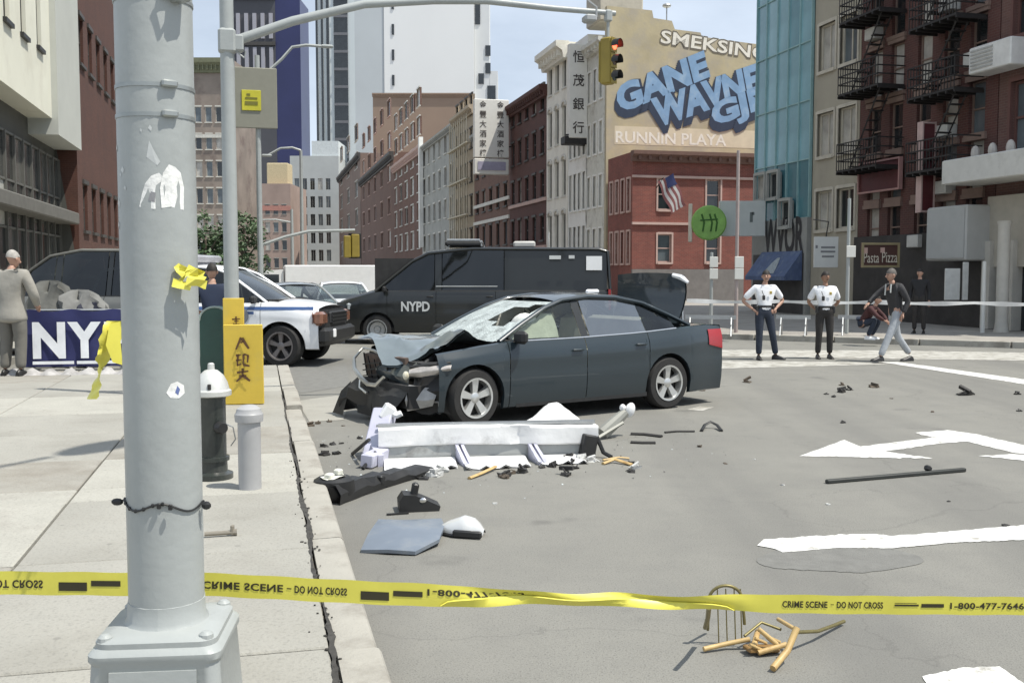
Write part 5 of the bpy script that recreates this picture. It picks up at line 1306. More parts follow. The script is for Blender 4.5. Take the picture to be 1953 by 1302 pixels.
# tan suited man seen from behind on the left pavement
g4 = G(27, 717, .14)
tan_ = pmat('grey_suit_cloth', (.30, .285, .25), .9, var=.08, scale=6, bump=.5, bscale=9)
person('balding man in grey-beige suit seen from behind beside the NY banner', (g4.x, g4.y, .14), pi - .15,
    pose(shL=(.215, 0, 1.43), shR=(-.215, 0, 1.43), elL=(.31, -.02, 1.14), elR=(-.31, -.06, 1.14), wrL=(.25, -.20, .98), wrR=(-.22, -.26, 1.0), head=(-.02, -.04, 1.655), look=(-.35, -1, -.25)),
    tan_, pmat('grey_trouser_cloth', (.15, .143, .125), .9, var=.08, scale=6, bump=.5, bscale=9), leather, greyhair, skin=M['skin'], H=1.96, sleeves='long', shirt_len=.8, bulk=1.22)
# navy officer behind the hydrant
g5 = P(404, HOR, 14.6)
person('police officer in navy shirt seen from behind between lamp post and green mailbox', (g5.x, g5.y, .14), pi + .3,
    pose(elL=(.30, -.02, 1.15), elR=(-.30, -.02, 1.15), wrL=(.20, -.22, 1.08), wrR=(-.2, -.22, 1.08), look=(.2, -1, -.1)), pmat('navy_shirt', (.02, .03, .06), .85, var=.15), navy, leather, darkhair, H=1.74)
# people in the shade of the shops
crowd = [(1648, 33 * 0 + 652, .3, 'seated or crouching', 1.7)]
g6 = G(1652, 648, .14)
person('crouching person in maroon top and pale shoes in the shade behind the walking man', (g6.x, g6.y, .14), .9,
    pose(pel=(0, .12, .42), che=(0, -.10, .70), neck=(0, -.20, .88), head=(0, -.25, 1.02), shL=(.17, -.14, .80), shR=(-.17, -.14, .80), elL=(.22, -.35, .60), elR=(-.22, -.35, .60), wrL=(.10, -.48, .48), wrR=(-.1, -.48, .5),
         hipL=(.095, .10, .40), hipR=(-.095, .10, .40), knL=(.15, -.28, .52), knR=(-.15, -.28, .52), anL=(.13, -.08, .10), anR=(-.13, -.08, .10), toeL=(.15, -.3, .02), toeR=(-.15, -.3, .02), look=(0, -1, -.2)),
    pmat('maroon_cloth', (.06, .022, .022), .85, var=.2), navy, M['white'], darkhair, sleeves='long', H=1.7)
g8 = G(1752, 636, .14)
person('person in near-black clothes standing in the shade close behind the walking man', (g8.x, g8.y, .14), -.5, pose(look=(-.6, -1, 0)), pmat('black_cloth', (.02, .02, .022), .85, var=.2), dkbrown, leather, darkhair, sleeves='long', H=1.72)
# ================================================================== STREET FURNITURE
# --- big foreground lamp post
LY = 3.25
lp = P(304, HOR, LY)
PB = thing('lamp_post', 'thick grey painted lamp post on a square transformer base in the left foreground', 'lamp post', (lp.x, lp.y, .145), .10)
r_ = 141 / F * LY / 2
b = MB(); n = 32
b.lathe([(r_ * 1.0, .53), (r_ * 1.0, 2.0), (r_ * .985, 3.2), (r_ * .62, 9.2)], n); b.build('pole', M['galv'], PB)
b = MB()
def sq(h, z, rr): # rounded square ring
    out = []
    for k, (sx, sy) in enumerate(((1, 1), (-1, 1), (-1, -1), (1, -1))):
        for i in range(5): a = pi / 2 * (k + i / 4); out.append((sx * (h - rr) + rr * cos(a), sy * (h - rr) + rr * sin(a), z))
    return out
hb_ = .196
prof = [(hb_ * 1.16, -.06, .05), (hb_ * 1.16, .0, .05), (hb_ * 1.12, .02, .05), (hb_ * .995, .405, .045), (hb_ * 1.03, .417, .045), (hb_ * 1.03, .437, .045), (hb_ * .99, .447, .045), (hb_ * .94, .455, .05), (hb_ * .94, .472, .05), (hb_ * .90, .480, .06), (r_ * 1.12, .490, .2), (r_ * 1.05, .502, .2), (r_ * 1.025, .556, .2), (r_ * .90, .560, .2)]
rows = []
for h, z, rr in prof: rr = min(rr, h * .98); q = sq(h, z, rr); rows.append(q + [q[0]])
b.grid(rows); b.build('base', M['galv'], PB, smooth=35)
for sx, sy in ((1, -1), (-1, -1), (1, 1), (-1, 1)):
    b = MB(); b.lathe([(0, 0), (.024, 0), (.022, .016), (.012, .024), (0, .026)], 10, (sx * .152, sy * .152, .470)); b.build('bolt', M['galv'], PB)
b = MB(); b.box((0, -hb_ * 1.055, .24), (.26, .012, .30), (.28 * 0 - .065, 0, 0)); b.lathe([(0, -.012), (.012, -.012), (.012, .01), (0, .01)], 8, (-.10, -hb_ * 1.05, .33), 'y'); 
b.build('access_door', M['galv'], PB)
b = MB(); b.lathe([(0, 0), (.013, 0), (.011, -.02), (0, -.024)], 8, (0, 0, 0), 'x'); b.build('side_bolt', M['black'], PB, (-hb_ * 1.06, -.08, .30))
strap_m = pmat('dull_strap', (.33, .35, .34), .4, .5, var=.15, scale=10)
def band(z, h, rr, name, m_, a0=0.0, a1=2 * pi, kk=1.02):
    q = MB(); n = 30; R = rr * kk
    out = [[(R * cos(a0 + (a1 - a0) * i / n), R * sin(a0 + (a1 - a0) * i / n), zz) for i in range(n + 1)] for zz in (z - h / 2, z, z + h / 2)]
    q.grid(out); inn = [[(R * .985 * cos(a0 + (a1 - a0) * i / n), R * .985 * sin(a0 + (a1 - a0) * i / n), zz) for i in range(n + 1)] for zz in (z - h / 2, z + h / 2)]
    q.grid([out[0], inn[0]]); q.grid([inn[1], out[2]]); return q.build(name, m_, PB, smooth=60)
def zl_(v): return zat(v, lp) - .145
for v in (178, 232, 20):
    band(zl_(v), .012, r_, 'strap', strap_m)
    q = MB(); q.cbox((0, 0, 0), (.05, .02, .022), .005); q.build('strap_buckle', strap_m, PB, (r_ * 1.05 * cos(-1.0), r_ * 1.05 * sin(-1.0), zl_(v) + .003), -1.0 + pi / 2)
q = MB(); q.cbox((0, 0, 0), (.09, .05, .05), .01); q.tube([(.02, -.01, .01), (.06, -.03, .05), (.03, -.05, .08)], .006, 5); q.build('clamp', strap_m, PB, (r_ * .8, -r_ * .75, zl_(14)), -.7)
# torn sticker remains on the pole (paper pieces hugging the curve)
def sticker(pts, m_, name='sticker', lab=None, kk=1.006):
    q = MB(); vs = [(r_ * kk * cos(a), r_ * kk * sin(a), zl_(v)) for a, v in pts]; c = [sum(p[0] for p in vs) / len(vs), sum(p[1] for p in vs) / len(vs)]
    l = hypot(*c); ca = sum(a for a, v in pts) / len(pts); cz_ = sum(p[2] for p in vs) / len(vs)
    vs2 = vs + [(r_ * kk * cos(ca), r_ * kk * sin(ca), cz_)]; n = len(vs)
    q.add(vs2, [(i, (i + 1) % n, n) for i in range(n)]); o = q.build(name, m_, PB, smooth=0)
    if lab: o['label'] = lab
    return o
def ang(u): return -math.acos(max(-.99, min(.99, (u - 304) / 78.5))) - .10
paper = pmat('torn_white_paper', (.80, .80, .77), .8, var=.06, scale=20, bump=.2, stain=(.6, .6, .58), stain_s=30)
pale_ = pmat('faded_sticker_residue', (.52, .54, .53), .7, var=.1, scale=20)
sticker([(ang(293), 400), (ang(299), 378), (ang(306), 358), (ang(318), 344), (ang(333), 338), (ang(346), 352), (ang(350), 398), (ang(322), 404)], paper, lab='torn white sticker')
sticker([(ang(336), 402), (ang(334), 366), (ang(340), 338), (ang(350), 322), (ang(360), 326), (ang(368), 336), (ang(372), 362), (ang(371), 404), (ang(352), 399)], paper, lab='torn white sticker scraps reaching the right edge of the post', kk=1.009)
sticker([(ang(310), 310), (ang(316), 280), (ang(326), 300), (ang(336), 318), (ang(330), 325)], pale_)
sticker([(ang(337), 742), (ang(345), 726), (ang(356), 722), (ang(366), 730), (ang(367), 745), (ang(358), 754), (ang(344), 752)], paper, lab='small round white sticker with a blue mark', kk=1.006)
sticker([(ang(352), 742), (ang(356), 730), (ang(360), 737), (ang(357), 748)], pmat('sticker_blue', (.12, .16, .35), .6), 'sticker_mark', kk=1.010)
sticker([(ang(312), 388), (ang(317), 372), (ang(326), 374), (ang(324), 392)], pmat('sticker_grey', (.25, .25, .26), .7), 'sticker_mark', kk=1.010)
for u, v, s in ((234, 290, 7), (254, 332, 7), (260, 365, 5), (238, 392, 9), (235, 432, 8), (248, 340, 4), (300, 262, 4), (318, 258, 6)):
    sticker([(ang(u - s * .6), v), (ang(u), v - s), (ang(u + s * .7), v - s * .2), (ang(u + s * .4), v + s)], pale_, 'sticker_scrap')
# unseen street lamp arm and head, added high up to shadow the sidewalk
b = MB(); b.tube([(0, 0, 8.9), (.5, .95, 9.6), (1.2, 2.3, 9.9), (1.95, 3.65, 9.9)], [.06, .05, .045, .04], 8); b.build('lamp_arm', M['galv'], PB)
b = MB(); b.ball((2.22, 4.15, 9.86), (.24, .52, .11), 14, 8, rot=(0, 0, -.48)); b.build('luminaire', M['galv'], PB)
# yellow tape knot on the pole and hanging tail
tapey = pmat('yellow_barrier_tape', (.72, .66, .10), .4, var=.08, scale=6)
K = thing('tape_knot', 'crumpled knot of yellow tape stuck on the right edge of the big lamp post', 'tape', P(357, 529, LY - .10))
q = MB(); rk = random.Random(2)
for i in range(9):
    a = rk.uniform(0, 6.28); c = V((rk.uniform(-.03, .035), rk.uniform(-.015, .02), rk.uniform(-.022, .022))); d = V((cos(a), rk.uniform(-.4, .4), sin(a) * .6)) * .03; w_ = V((-sin(a) * .5, rk.uniform(-.6, .6), cos(a))) * .014
    q.grid([[c - d - w_, c - d + w_], [c - w_ * .6 + V((0, .012, 0)), c + w_ + V((0, -.012, 0))], [c + d - w_, c + d + w_]])
q.build('wad', tapey, K, smooth=0)
# thin black cable tied round the pole
W_ = thing('wire_tie', 'thin black wire tied round the big lamp post with loose ends', 'wire', (lp.x, lp.y, 0), 0)
zw = zat(957, lp); pts = []
for i in range(41): a = -pi * 1.02 + pi * 1.06 * i / 40; pts.append((r_ * 1.03 * cos(a), r_ * 1.03 * sin(a), zw + .012 * sin(i * .35) - .018 * max(0, (i - 24) / 16)))
q = MB(); q.tube([(-r_ * 1.22, -.03, zw)] + pts + [(r_ * 1.2, -.02, zw - .02)], .0035, 5)
for i in range(6): c = V(pts[8 + i * 3]); q.ball(c, (.006, .006, .007), 6, 4)
q.ball((-r_ * 1.2, -.03, zw), (.020, .012, .012), 8, 5); q.ball((r_ * 1.19, -.02, zw - .014), (.016, .012, .014), 8, 5); q.build('wire', M['black'], W_)
for c in ((.06, -r_ * 1.06, zw + .004), (.025, -r_ * 1.07, zw + .008)): qq = MB(); qq.cbox(c, (.012, .01, .018), .002); qq.build('tag', M['black'], W_)

# --- traffic signal pole with mast arm
tp_ = P(441, HOR, 12.9); SIG = thing('traffic_signal_pole', 'grey traffic signal pole with curved mast arm carrying a red light over the road', 'traffic light', (tp_.x, tp_.y, .14), ROT_F)
rr = 28 / F * 12.9 / 2
b = MB(); b.lathe([(rr * 1.3, 0), (rr * 1.3, .3), (rr * 1.05, .34), (rr, 1.0), (rr * .86, 6.6), (0, 6.62)], 18); b.build('pole', M['galv'], SIG)
za = zat(88, tp_) - .14
end = 4.98
pk = zat(14, P(900, HOR, 13.7)) - .14; ze = zat(36, P(1152, HOR, 14.1)) - .14
q = MB(); q.tube([(rr * .8, 0, za), (.8, 0, za + (pk - za) * .42), (1.7, 0, za + (pk - za) * .80), (2.6, 0, pk - .04), (3.3, 0, pk), (4.2, 0, pk - .04), (end + .1, 0, ze)], [.062, .058, .052, .047, .044, .04, .036], 10); q.build('mast_arm', M['galv'], SIG, smooth=60)
q = MB(); q.cbox((0, 0, za), (rr * 2.3, rr * 2.3, .30), .03); q.cbox((rr * 1.4, 0, za - .02), (.14, .16, .2), .02); q.tube([(rr * 1.1, -.05, za - .12), (rr * 2.2, -.05, za - .2), (rr * 2.4, -.05, za - .12)], .012, 5); q.build('clamp', M['galv'], SIG)
sgx = end; zs0 = zat(82, P(1155, HOR, 14.1)) - .14; zs1 = zat(168, P(1155, HOR, 14.1)) - .14
hs = zs0 - zs1; yw2 = -.45
HEAD = link('signal_head', None, SIG)
q = MB(); q.cbox((0, .01, 0), (.15, .17, hs), .02); q.cbox((0, .11, 0), (.11, .05, hs * .9), .02)
for k in range(3): q.box((0, -.088, hs * (.333 * (1 - k))), (.14, .01, hs * .31))
bpy.data.objects.remove(HEAD)
HEAD = q.build('signal_head', M['yellow'], SIG, (sgx, -.02, (zs0 + zs1) / 2), yw2 + 1.15)
for k, nm in ((1, 'red'), (0, 'amber'), (-1, 'green')):
    z = hs * .333 * k
    q = MB(); q.lathe([(0, -.012), (.045, -.008), (.066, 0)], 20, (0, -.095, z), 'y')
    m_ = emit('red_signal_light', (1.0, .09, .04), 5.0) if nm == 'red' else pmat('unlit_lens_' + nm, (.06, .035, .015) if nm == 'amber' else (.015, .03, .025), .2)
    q.build('lens', m_, HEAD)
    q = MB(); nn = 12; R = .075; yb = -.25 if True else 0
    q.grid([[(R * cos(a), y, z + R * sin(a)) for a in [pi * (-.12 + 1.24 * i / nn) for i in range(nn + 1)]] for y in (-.088, -.19)])
    q.grid([[(R * .93 * cos(a), y, z + R * .93 * sin(a)) for a in [pi * (-.12 + 1.24 * i / nn) for i in range(nn + 1)]] for y in (-.19, -.088)]); q.build('visor', M['black'], HEAD, smooth=60)
q = MB(); q.tube([(sgx, 0, ze), (sgx, 0, zs0 - .02)], .022, 6); q.cbox((sgx, 0, ze - .04), (.10, .10, .16), .02); q.build('hanger', M['galv'], SIG)
q = MB(); q.cbox((0, 0, 0), (.16, .2, .09), .02); q.tube([(.1, 0, .03), (.1, 0, .16), (-.02, 0, .24)], .016, 6); q.build('beacon', pmat('beacon_grey', (.34, .35, .35), .5), SIG, (end - .30, -.1, ze - .12))

# --- yellow Chinese notice board strapped against that pole
yb = P(462, HOR, 12.35); ym = pmat('yellow_board', (.66, .47, .06), .6, var=.08, scale=2.5, stain=(.55, .42, .10), stain_s=2)
YBD = thing('notice_board', 'yellow folding board with Chinese characters at the foot of the signal pole', 'sign', (yb.x, yb.y, .142), .10)
k = 12.35 / F
q = MB(); q.cbox((0, 0, .50), (73 * k, .045, .97), .006, (.05, 0, .0)); q.build('panel', ym, YBD)
q = MB(); q.cbox((-.125, .075, .66), (39 * k, .045, 1.28), .006, (-.02, 0, .0)); q.build('panel', ym, YBD)
ink = pmat('dark_red_ink', (.10, .05, .02), .8)
def stroke_char(parent, cx, cz, s, strokes, y):
    q = MB()
    for x0, z0, x1, z1, w in strokes:
        d = V((x1 - x0, 0, z1 - z0)); n_ = V((-d.z, 0, d.x)).normalized() * w * s / 2; a = V((cx + x0 * s, y, cz + z0 * s)); e = V((cx + x1 * s, y, cz + z1 * s))
        q.add([a - n_, e - n_ * .6, e + n_ * .6, a + n_], [(0, 1, 2, 3)])
    return q.build('lettering', ink, parent, smooth=0)
stroke_char(YBD, -.01, .75, .16, [(-.05, .5, -.45, -.4, .2), (0, .45, .5, -.35, .26), (-.1, .1, .15, .25, .14)], -.055)
stroke_char(YBD, -.01, .56, .17, [(-.45, .3, -.1, .35, .16), (-.3, .4, -.35, -.4, .17), (-.45, -.05, -.05, 0, .14), (.1, .4, .05, -.35, .16), (.1, .4, .45, .3, .14), (.4, .3, .35, -.2, .16), (.05, -.35, .5, -.45, .2), (-.4, -.4, -.05, -.3, .14)], -.045)
stroke_char(YBD, -.01, .37, .17, [(-.4, .2, .4, .3, .17), (0, .5, -.02, -.1, .18), (0, 0, -.45, -.45, .18), (0, 0, .5, -.4, .24), (-.25, -.05, .25, 0, .13)], -.035)
stroke_char(YBD, -.09, 1.02, .12, [(-.4, .2, .4, .25, .17), (0, .5, 0, -.4, .16), (-.3, -.3, .35, -.3, .15), (-.2, 0, .25, .03, .13)], .042)

# --- fire hydrant
hy = P(399, HOR, 7.92); HY = thing('fire_hydrant', 'dark green fire hydrant with silver domed cap behind the lamp post', 'hydrant', (hy.x, hy.y, .145), .3)
hg = pmat('hydrant_green', (.030, .036, .032), .4, var=.25, scale=5, coat=.3, stain=(.06, .06, .055), stain_s=5); hsil = pmat('hydrant_silver', (.62, .62, .58), .4, .35, var=.12, scale=6)
HY.scale = (.90, .90, .88)
q = MB(); q.lathe([(.17, 0), (.17, .05), (.125, .07), (.122, .16), (.142, .165), (.142, .20), (.118, .205), (.116, .70), (.122, .74)], 24); q.build('barrel', hg, HY)
q = MB(); q.lathe([(.145, .735), (.168, .745), (.168, .785), (.150, .80), (.135, .86), (.10, .925), (.055, .965), (.03, .972), (.028, 1.02), (.018, 1.03), (0, 1.03)], 24); q.build('bonnet', hsil, HY)
q = MB(); q.lathe([(0, .20), (.045, .20), (.055, .18), (.055, .13), (.04, .12), (.04, 0)], 14, (0, 0, 0), 'y'); q.build('outlet_cap', M['black'], HY, (0, 0, .47), -.9 - pi / 2 * 0 + pi + 1.35)
q = MB(); q.tube([(.10, -.08, .50), (.17, -.12, .47), (.19, -.12, .36), (.15, -.10, .30)], .006, 5); q.build('chain', M['steel'], HY)
q = MB(); q.cbox((-.02, -.142, .83), (.03, .02, .05), .004); q.build('cap_lug', M['dark'], HY)
# --- grey bollard
bo_ = P(470, HOR, 7.54); BO = thing('bollard', 'short pale grey steel bollard next to the hydrant', 'bollard', (bo_.x, bo_.y, .145))
bg_ = pmat('bollard_grey', (.36, .36, .36), .45, var=.08, scale=4)
q = MB(); rb_ = .083; q.lathe([(rb_ * 1.02, 0), (rb_, .04), (rb_, .50), (rb_ * 1.22, .505), (rb_ * 1.25, .53), (rb_ * 1.25, .56), (rb_ * 1.12, .575), (rb_ * 1.05, .60), (rb_ * .6, .625), (0, .63)], 24); q.build('post', bg_, BO)
# --- green relay mailbox
gm2 = P(412, HOR, 13.2); GM = thing('mailbox', 'dark green round-topped relay mailbox behind the hydrant', 'mailbox', (gm2.x, gm2.y, .145), .15)
q = MB(); n = 12; w_ = .19; outl = [(-w_, 0), (-w_, 1.0)] + [(-w_ * cos(pi * i / n), 1.0 + w_ * .9 * sin(pi * i / n)) for i in range(1, n)] + [(w_, 1.0), (w_, 0)]
q.prism(outl, -.2, .2, 'y'); q.build('body', pmat('mailbox_green', (.02, .07, .055), .45, var=.15, coat=.2), GM)
q = MB(); q.tube([(-w_ * cos(pi * i / n), -.205, 1.0 + w_ * .9 * sin(pi * i / n)) for i in range(n + 1)], .014, 5); q.build('rim', pmat('mailbox_edge', (.3, .36, .33), .4), GM)

# --- far street pole with square sign, lamp arm and a second signal
sp = P(497, HOR, 30); SPO = thing('sign_pole', 'thin grey pole holding a square grey sign with yellow panel', 'street sign', (sp.x, sp.y, 0), ROT_F)
q = MB(); q.lathe([(.085, 0), (.07, 8), (0, 8.01)], 10); q.build('pole', M['galv'], SPO)
z0, z1 = zat(250, sp), zat(138, sp); sw = 84 / F * 30
q = MB(); q.cbox((-.1, -.12, (z0 + z1) / 2), (sw, .06, z1 - z0), .02); so2 = q.build('sign_plate', pmat('sign_grey', (.235, .23, .185), .6, var=.06), SPO)
q = MB(); zc2 = zat(199, sp); q.cbox((-.18, -.165, zc2), (.54, .03, .58), .01); yo = q.build('yellow_panel', pmat('sign_yellow', (.50, .46, .03), .5), SPO)
q = MB(); q.box((-.18, -.185, zc2 + .06), (.34, .012, .05)); q.box((-.18, -.185, zc2 - .08), (.36, .012, .1)); q.box((-.26, -.185, zc2 + .16), (.1, .012, .06)); q.build('sign_symbol', pmat('sign_olive', (.16, .15, .02), .6), yo)
q = MB(); q.tube([(.1, 0, zat(155, sp)), (.7, 0, zat(118, sp)), (1.0, 0, zat(95, sp)), (1.4, 0, zat(90, sp)), (2.1, 0, zat(91, sp))], .045, 6); q.cbox((2.0, 0, zat(91, sp) + .01), (.36, .14, .10), .04); q.build('lamp_arm', M['galv'], SPO)
s2 = P(499, HOR, 44); S2 = thing('traffic_signal_pole', 'far traffic signal pole with long arm and small yellow signal left of the black van', 'traffic light', (s2.x, s2.y, 0), ROT_F)
q = MB(); q.lathe([(.12, 0), (.1, zat(432, s2)), (0, zat(430, s2))], 8); q.build('pole', M['galv'], S2)
ex = (676 - 499) / F * 44
q = MB(); q.tube([(0, 0, zat(468, s2)), (ex * .25, 0, zat(452, s2)), (ex * .5, 0, zat(441, s2)), (ex, 0, zat(438, s2))], .07, 7); q.build('mast_arm', M['galv'], S2)
q = MB(); q.cbox((ex, -.1, zat(468, s2)), (.34, .3, 1.0), .03); q.cbox((ex - .35, -.1, zat(470, s2)), (.3, .3, .95), .03); hd2 = q.build('signal_head', M['yellow'], S2)
q = MB(); q.cbox((ex, .12, zat(468, s2)), (.55, .04, 1.1), .01); q.build('backplate', M['black'], hd2)
s3 = P(577, HOR, 62); S3 = thing('street_lamp', 'tall thin street lamp in front of the grey office block', 'street lamp', (s3.x, s3.y, 0), ROT_F)
q = MB(); q.lathe([(.13, 0), (.09, zat(290, s3))], 8); q.tube([(0, 0, zat(290, s3)), (-.5, 0, zat(285, s3)), (-1.2, 0, zat(287, s3)), (-1.9, 0, zat(300, s3))], .07, 6); q.build('pole', M['galv'], S3)
q = MB(); q.cbox((-2.0, 0, zat(301, s3)), (.6, .25, .14), .05); q.build('luminaire', M['galv'], S3)
s4 = P(558, HOR, 52); S4 = thing('street_lamp', 'slim lamp pole with short arm standing beside the far signal pole', 'street lamp', (s4.x, s4.y, 0), ROT_F)
q = MB(); q.lathe([(.1, 0), (.07, zat(400, s4))], 8); q.tube([(0, 0, zat(425, s4)), (-.8, 0, zat(420, s4)), (-1.5, 0, zat(421, s4))], .05, 6); q.build('pole', M['galv'], S4)

# --- trees behind the signal pole
leafm = [pmat('leaf_%d' % i, c, .6, var=.25, scale=3) for i, c in enumerate(((.045, .085, .035), (.07, .12, .05), (.10, .15, .075)))]
def tree(label, loc, H, R, seed, trunk=.11):
    rr_ = random.Random(seed); t = thing('street_tree', label, 'tree', loc, 0, 'street trees on the left pavement')
    q = MB(); q.tube([(0, 0, 0), (.05, .02, H * .3), (-.03, .04, H * .55), (.02, 0, H * .85)], [trunk, trunk * .8, trunk * .6, trunk * .25], 8)
    tips = []
    for i in range(7):
        a = i * 2.4; z = H * (.38 + .06 * i); e = V((cos(a) * R * .7, sin(a) * R * .7, z + H * .16)); q.tube([(0, .02, z), V((cos(a) * R * .3, sin(a) * R * .3, z + H * .07)), e], [trunk * .45, trunk * .3, trunk * .12], 6); tips.append(e)
    q.build('trunk', pmat('bark', (.10, .08, .06), .9, var=.3, scale=8), t)
    for k in range(3):
        q = MB()
        for c in range(14):
            tp = rr_.choice(tips); cc = tp + V((rr_.gauss(0, R * .30), rr_.gauss(0, R * .3), rr_.gauss(0, H * .08)))
            for _ in range(46):
                p_ = cc + V((rr_.gauss(0, R * .16), rr_.gauss(0, R * .16), rr_.gauss(0, R * .13))); s = rr_.uniform(.05, .10); a, b2_ = V((rr_.gauss(0, 1), rr_.gauss(0, 1), rr_.gauss(0, .5))).normalized() * s, V((rr_.gauss(0, 1), rr_.gauss(0, 1), rr_.gauss(0, .6))).normalized() * s * .6
                q.add([p_ - a, p_ - b2_, p_ + a, p_ + b2_], [(0, 1, 2, 3)])
        q.build('crown', leafm[k], t, smooth=0)
p = P(466, HOR, 33); tree('small green street tree right of the signal pole, behind the police SUV', (p.x, p.y, .0), 3.7, .75, 4)
p = P(392, HOR, 27); tree('small green street tree seen between lamp post and signal pole', (p.x, p.y, .14), 2.9, .6, 9)

# --- NY banner on a barricade
b0, b1 = P(36, HOR, 16.6), P(318, HOR, 17.0); bw2 = (b1 - b0).length
BN = thing('barricade_banner', 'navy blue cloth banner with large white NYPD letters hung on a street barrier', 'banner', ((b0.x + b1.x) / 2, (b0.y + b1.y) / 2, .14), atan2(b1.y - b0.y, b1.x - b0.x))
zb0, zb1 = zat(700, b0) - .14, zat(592, b0) - .14
q = MB(); rows = []
for i in range(33):
    x = -bw2 / 2 + bw2 * i / 32; rows.append([(x, -.03 + .018 * sin(i * 1.1) * (1 - j / 8) + .01 * sin(i * .6 + j), zb0 + (zb1 - zb0) * j / 8 + .02 * sin(i * .7) * (j == 8)) for j in range(9)])
q.grid(rows); navyb = pmat('navy_banner', (.020, .024, .10), .7, var=.12, scale=4); q.build('cloth', navyb, BN, smooth=60)
q = MB(); q.tube([(-bw2 / 2, .03, zb1), (bw2 / 2, .03, zb1)], .022, 6); q.tube([(-bw2 / 2, .03, .12), (bw2 / 2, .03, .12)], .022, 6)
for x in (-bw2 / 2, -bw2 / 6, bw2 / 6, bw2 / 2): q.tube([(x, .03, 0), (x, .03, zb1)], .02, 6)
for x in (-bw2 * .42, bw2 * .42): q.box((x, .03, .02), (.06, .6, .03))
q.build('barrier_frame', M['steel'], BN)
bl_m = pmat('banner_white_print', (.78, .80, .82), .7)
def bx(u): return (u - 36) / (318 - 36) * bw2 - bw2 / 2
for chs, u0, u1 in (('N', 60, 122), ('Y', 126, 190), ('P', 196, 250), ('D', 256, 310)):
    zt_, zb_ = zat(614, b0) - .14, zat(684, b0) - .14
    lettering(chs, (bx(u1) - bx(u0)), zt_ - zb_, bl_m, BN, ((bx(u0) + bx(u1)) / 2, -.075, (zt_ + zb_) / 2), bold=.045)
q = MB(); zl2 = zat(692, b0) - .14; q.box((bx(98), -.075, zl2), (bx(138) - bx(60), .004, .05)); q.box((bx(200), -.075, zl2), (bx(258) - bx(143), .004, .05)); q.build('small_print', bl_m, BN)
# loose cloth and bags heaped on and behind the barrier
for i, (u, v, w_, h_, c, lab) in enumerate(((95, 560, .85, .42, (.20, .20, .18), 'crumpled grey tarpaulin heap behind the banner, nearest the suited man'), (150, 574, .9, .35, (.33, .33, .31), 'pale grey cloth bundle behind the middle of the banner'), (168, 588, .55, .22, (.03, .035, .06), 'dark folded bag lying on top of the banner'))):
    c0 = P(u, v, 17.6); t = thing('cloth_bundle', lab, 'cloth', (c0.x, c0.y, .14), .2 * i)
    rr_ = random.Random(40 + i); q = MB(); n, m_ = 22, 12; vs = []
    H_ = c0.z - .14 + h_ * .3
    for a in range(m_ + 1):
        for j in range(n):
            ph = 2 * pi * j / n; th = pi / 2 * a / m_; k_2 = 1 + .16 * sin(3 * ph + a) + .1 * sin(7 * ph + 2 * a) + rr_.uniform(-.04, .04)
            vs.append((w_ * .6 * cos(th) ** .5 * cos(ph) * k_2, .35 * cos(th) ** .5 * sin(ph) * k_2, H_ * sin(th) * (1 + .08 * sin(5 * ph))))
    q.add(vs, [(a * n + j, a * n + (j + 1) % n, (a + 1) * n + (j + 1) % n, (a + 1) * n + j) for a in range(m_) for j in range(n)]); q.build('cloth', pmat('bundle_cloth_%d' % i, tuple(.55 * q_ for q_ in c), .85, var=.2, scale=5, bump=.4, bscale=10), t, smooth=40)
# crumpled cloth skirt on the ground under the banner
SK = thing('fallen_cloth', 'crumpled pale cloth on the pavement along the foot of the banner', 'cloth', ((b0.x + b1.x) / 2, b0.y - .12, .142), BN.rotation_euler.z)
rows = []; rr_ = random.Random(6)
for i in range(40): x = -bw2 / 2 + bw2 * i / 39; rows.append([(x, -.16 * j + .03 * sin(i), (.05 + .04 * sin(i * 1.3) + rr_.uniform(-.01, .02)) * (1 if j in (1, 2) else .1)) for j in range(4)])
q = MB(); q.grid(rows); q.build('cloth', pmat('grey_rag', (.36, .35, .34), .9, var=.3, scale=6), SK, smooth=50)
# hanging yellow tape tail beside the lamp post
TT = thing('hanging_tape', 'twisted yellow tape hanging from the left side of the lamp post', 'tape', P(205, 612, 3.6), 0)
q = MB(); k = 3.6 / F
rows = []
for i in range(25):
    f = i / 24; cx9 = 14 - 50 * f ** 1.15 + 3 * sin(f * 9); w_ = itp([(0, 15), (.2, 19), (.42, 8), (.6, 6), (.8, 13), (1, 17)], f) + 1.5 * sin(i * 1.7); tw9 = 2.2 * sin(f * 5.5)
    rows.append([V(((cx9 + s9 * w_) * k, .035 * s9 * sin(tw9) + .006 * sin(i * 1.3 + s9 * 3), (-150 * f + 3 * s9 * sin(f * 7)) * k)) for s9 in (-1, -.6, -.2, .2, .6, 1)])
q.grid(rows); q.grid([[V((8 * k, -.02, -5 * k)), V((26 * k, .01, 0))], [V((2 * k, -.03, -45 * k)), V((24 * k, .0, -40 * k))], [V((12 * k, -.02, -78 * k)), V((25 * k, .01, -85 * k))]]); q.build('ribbon', tapey, TT, smooth=60)

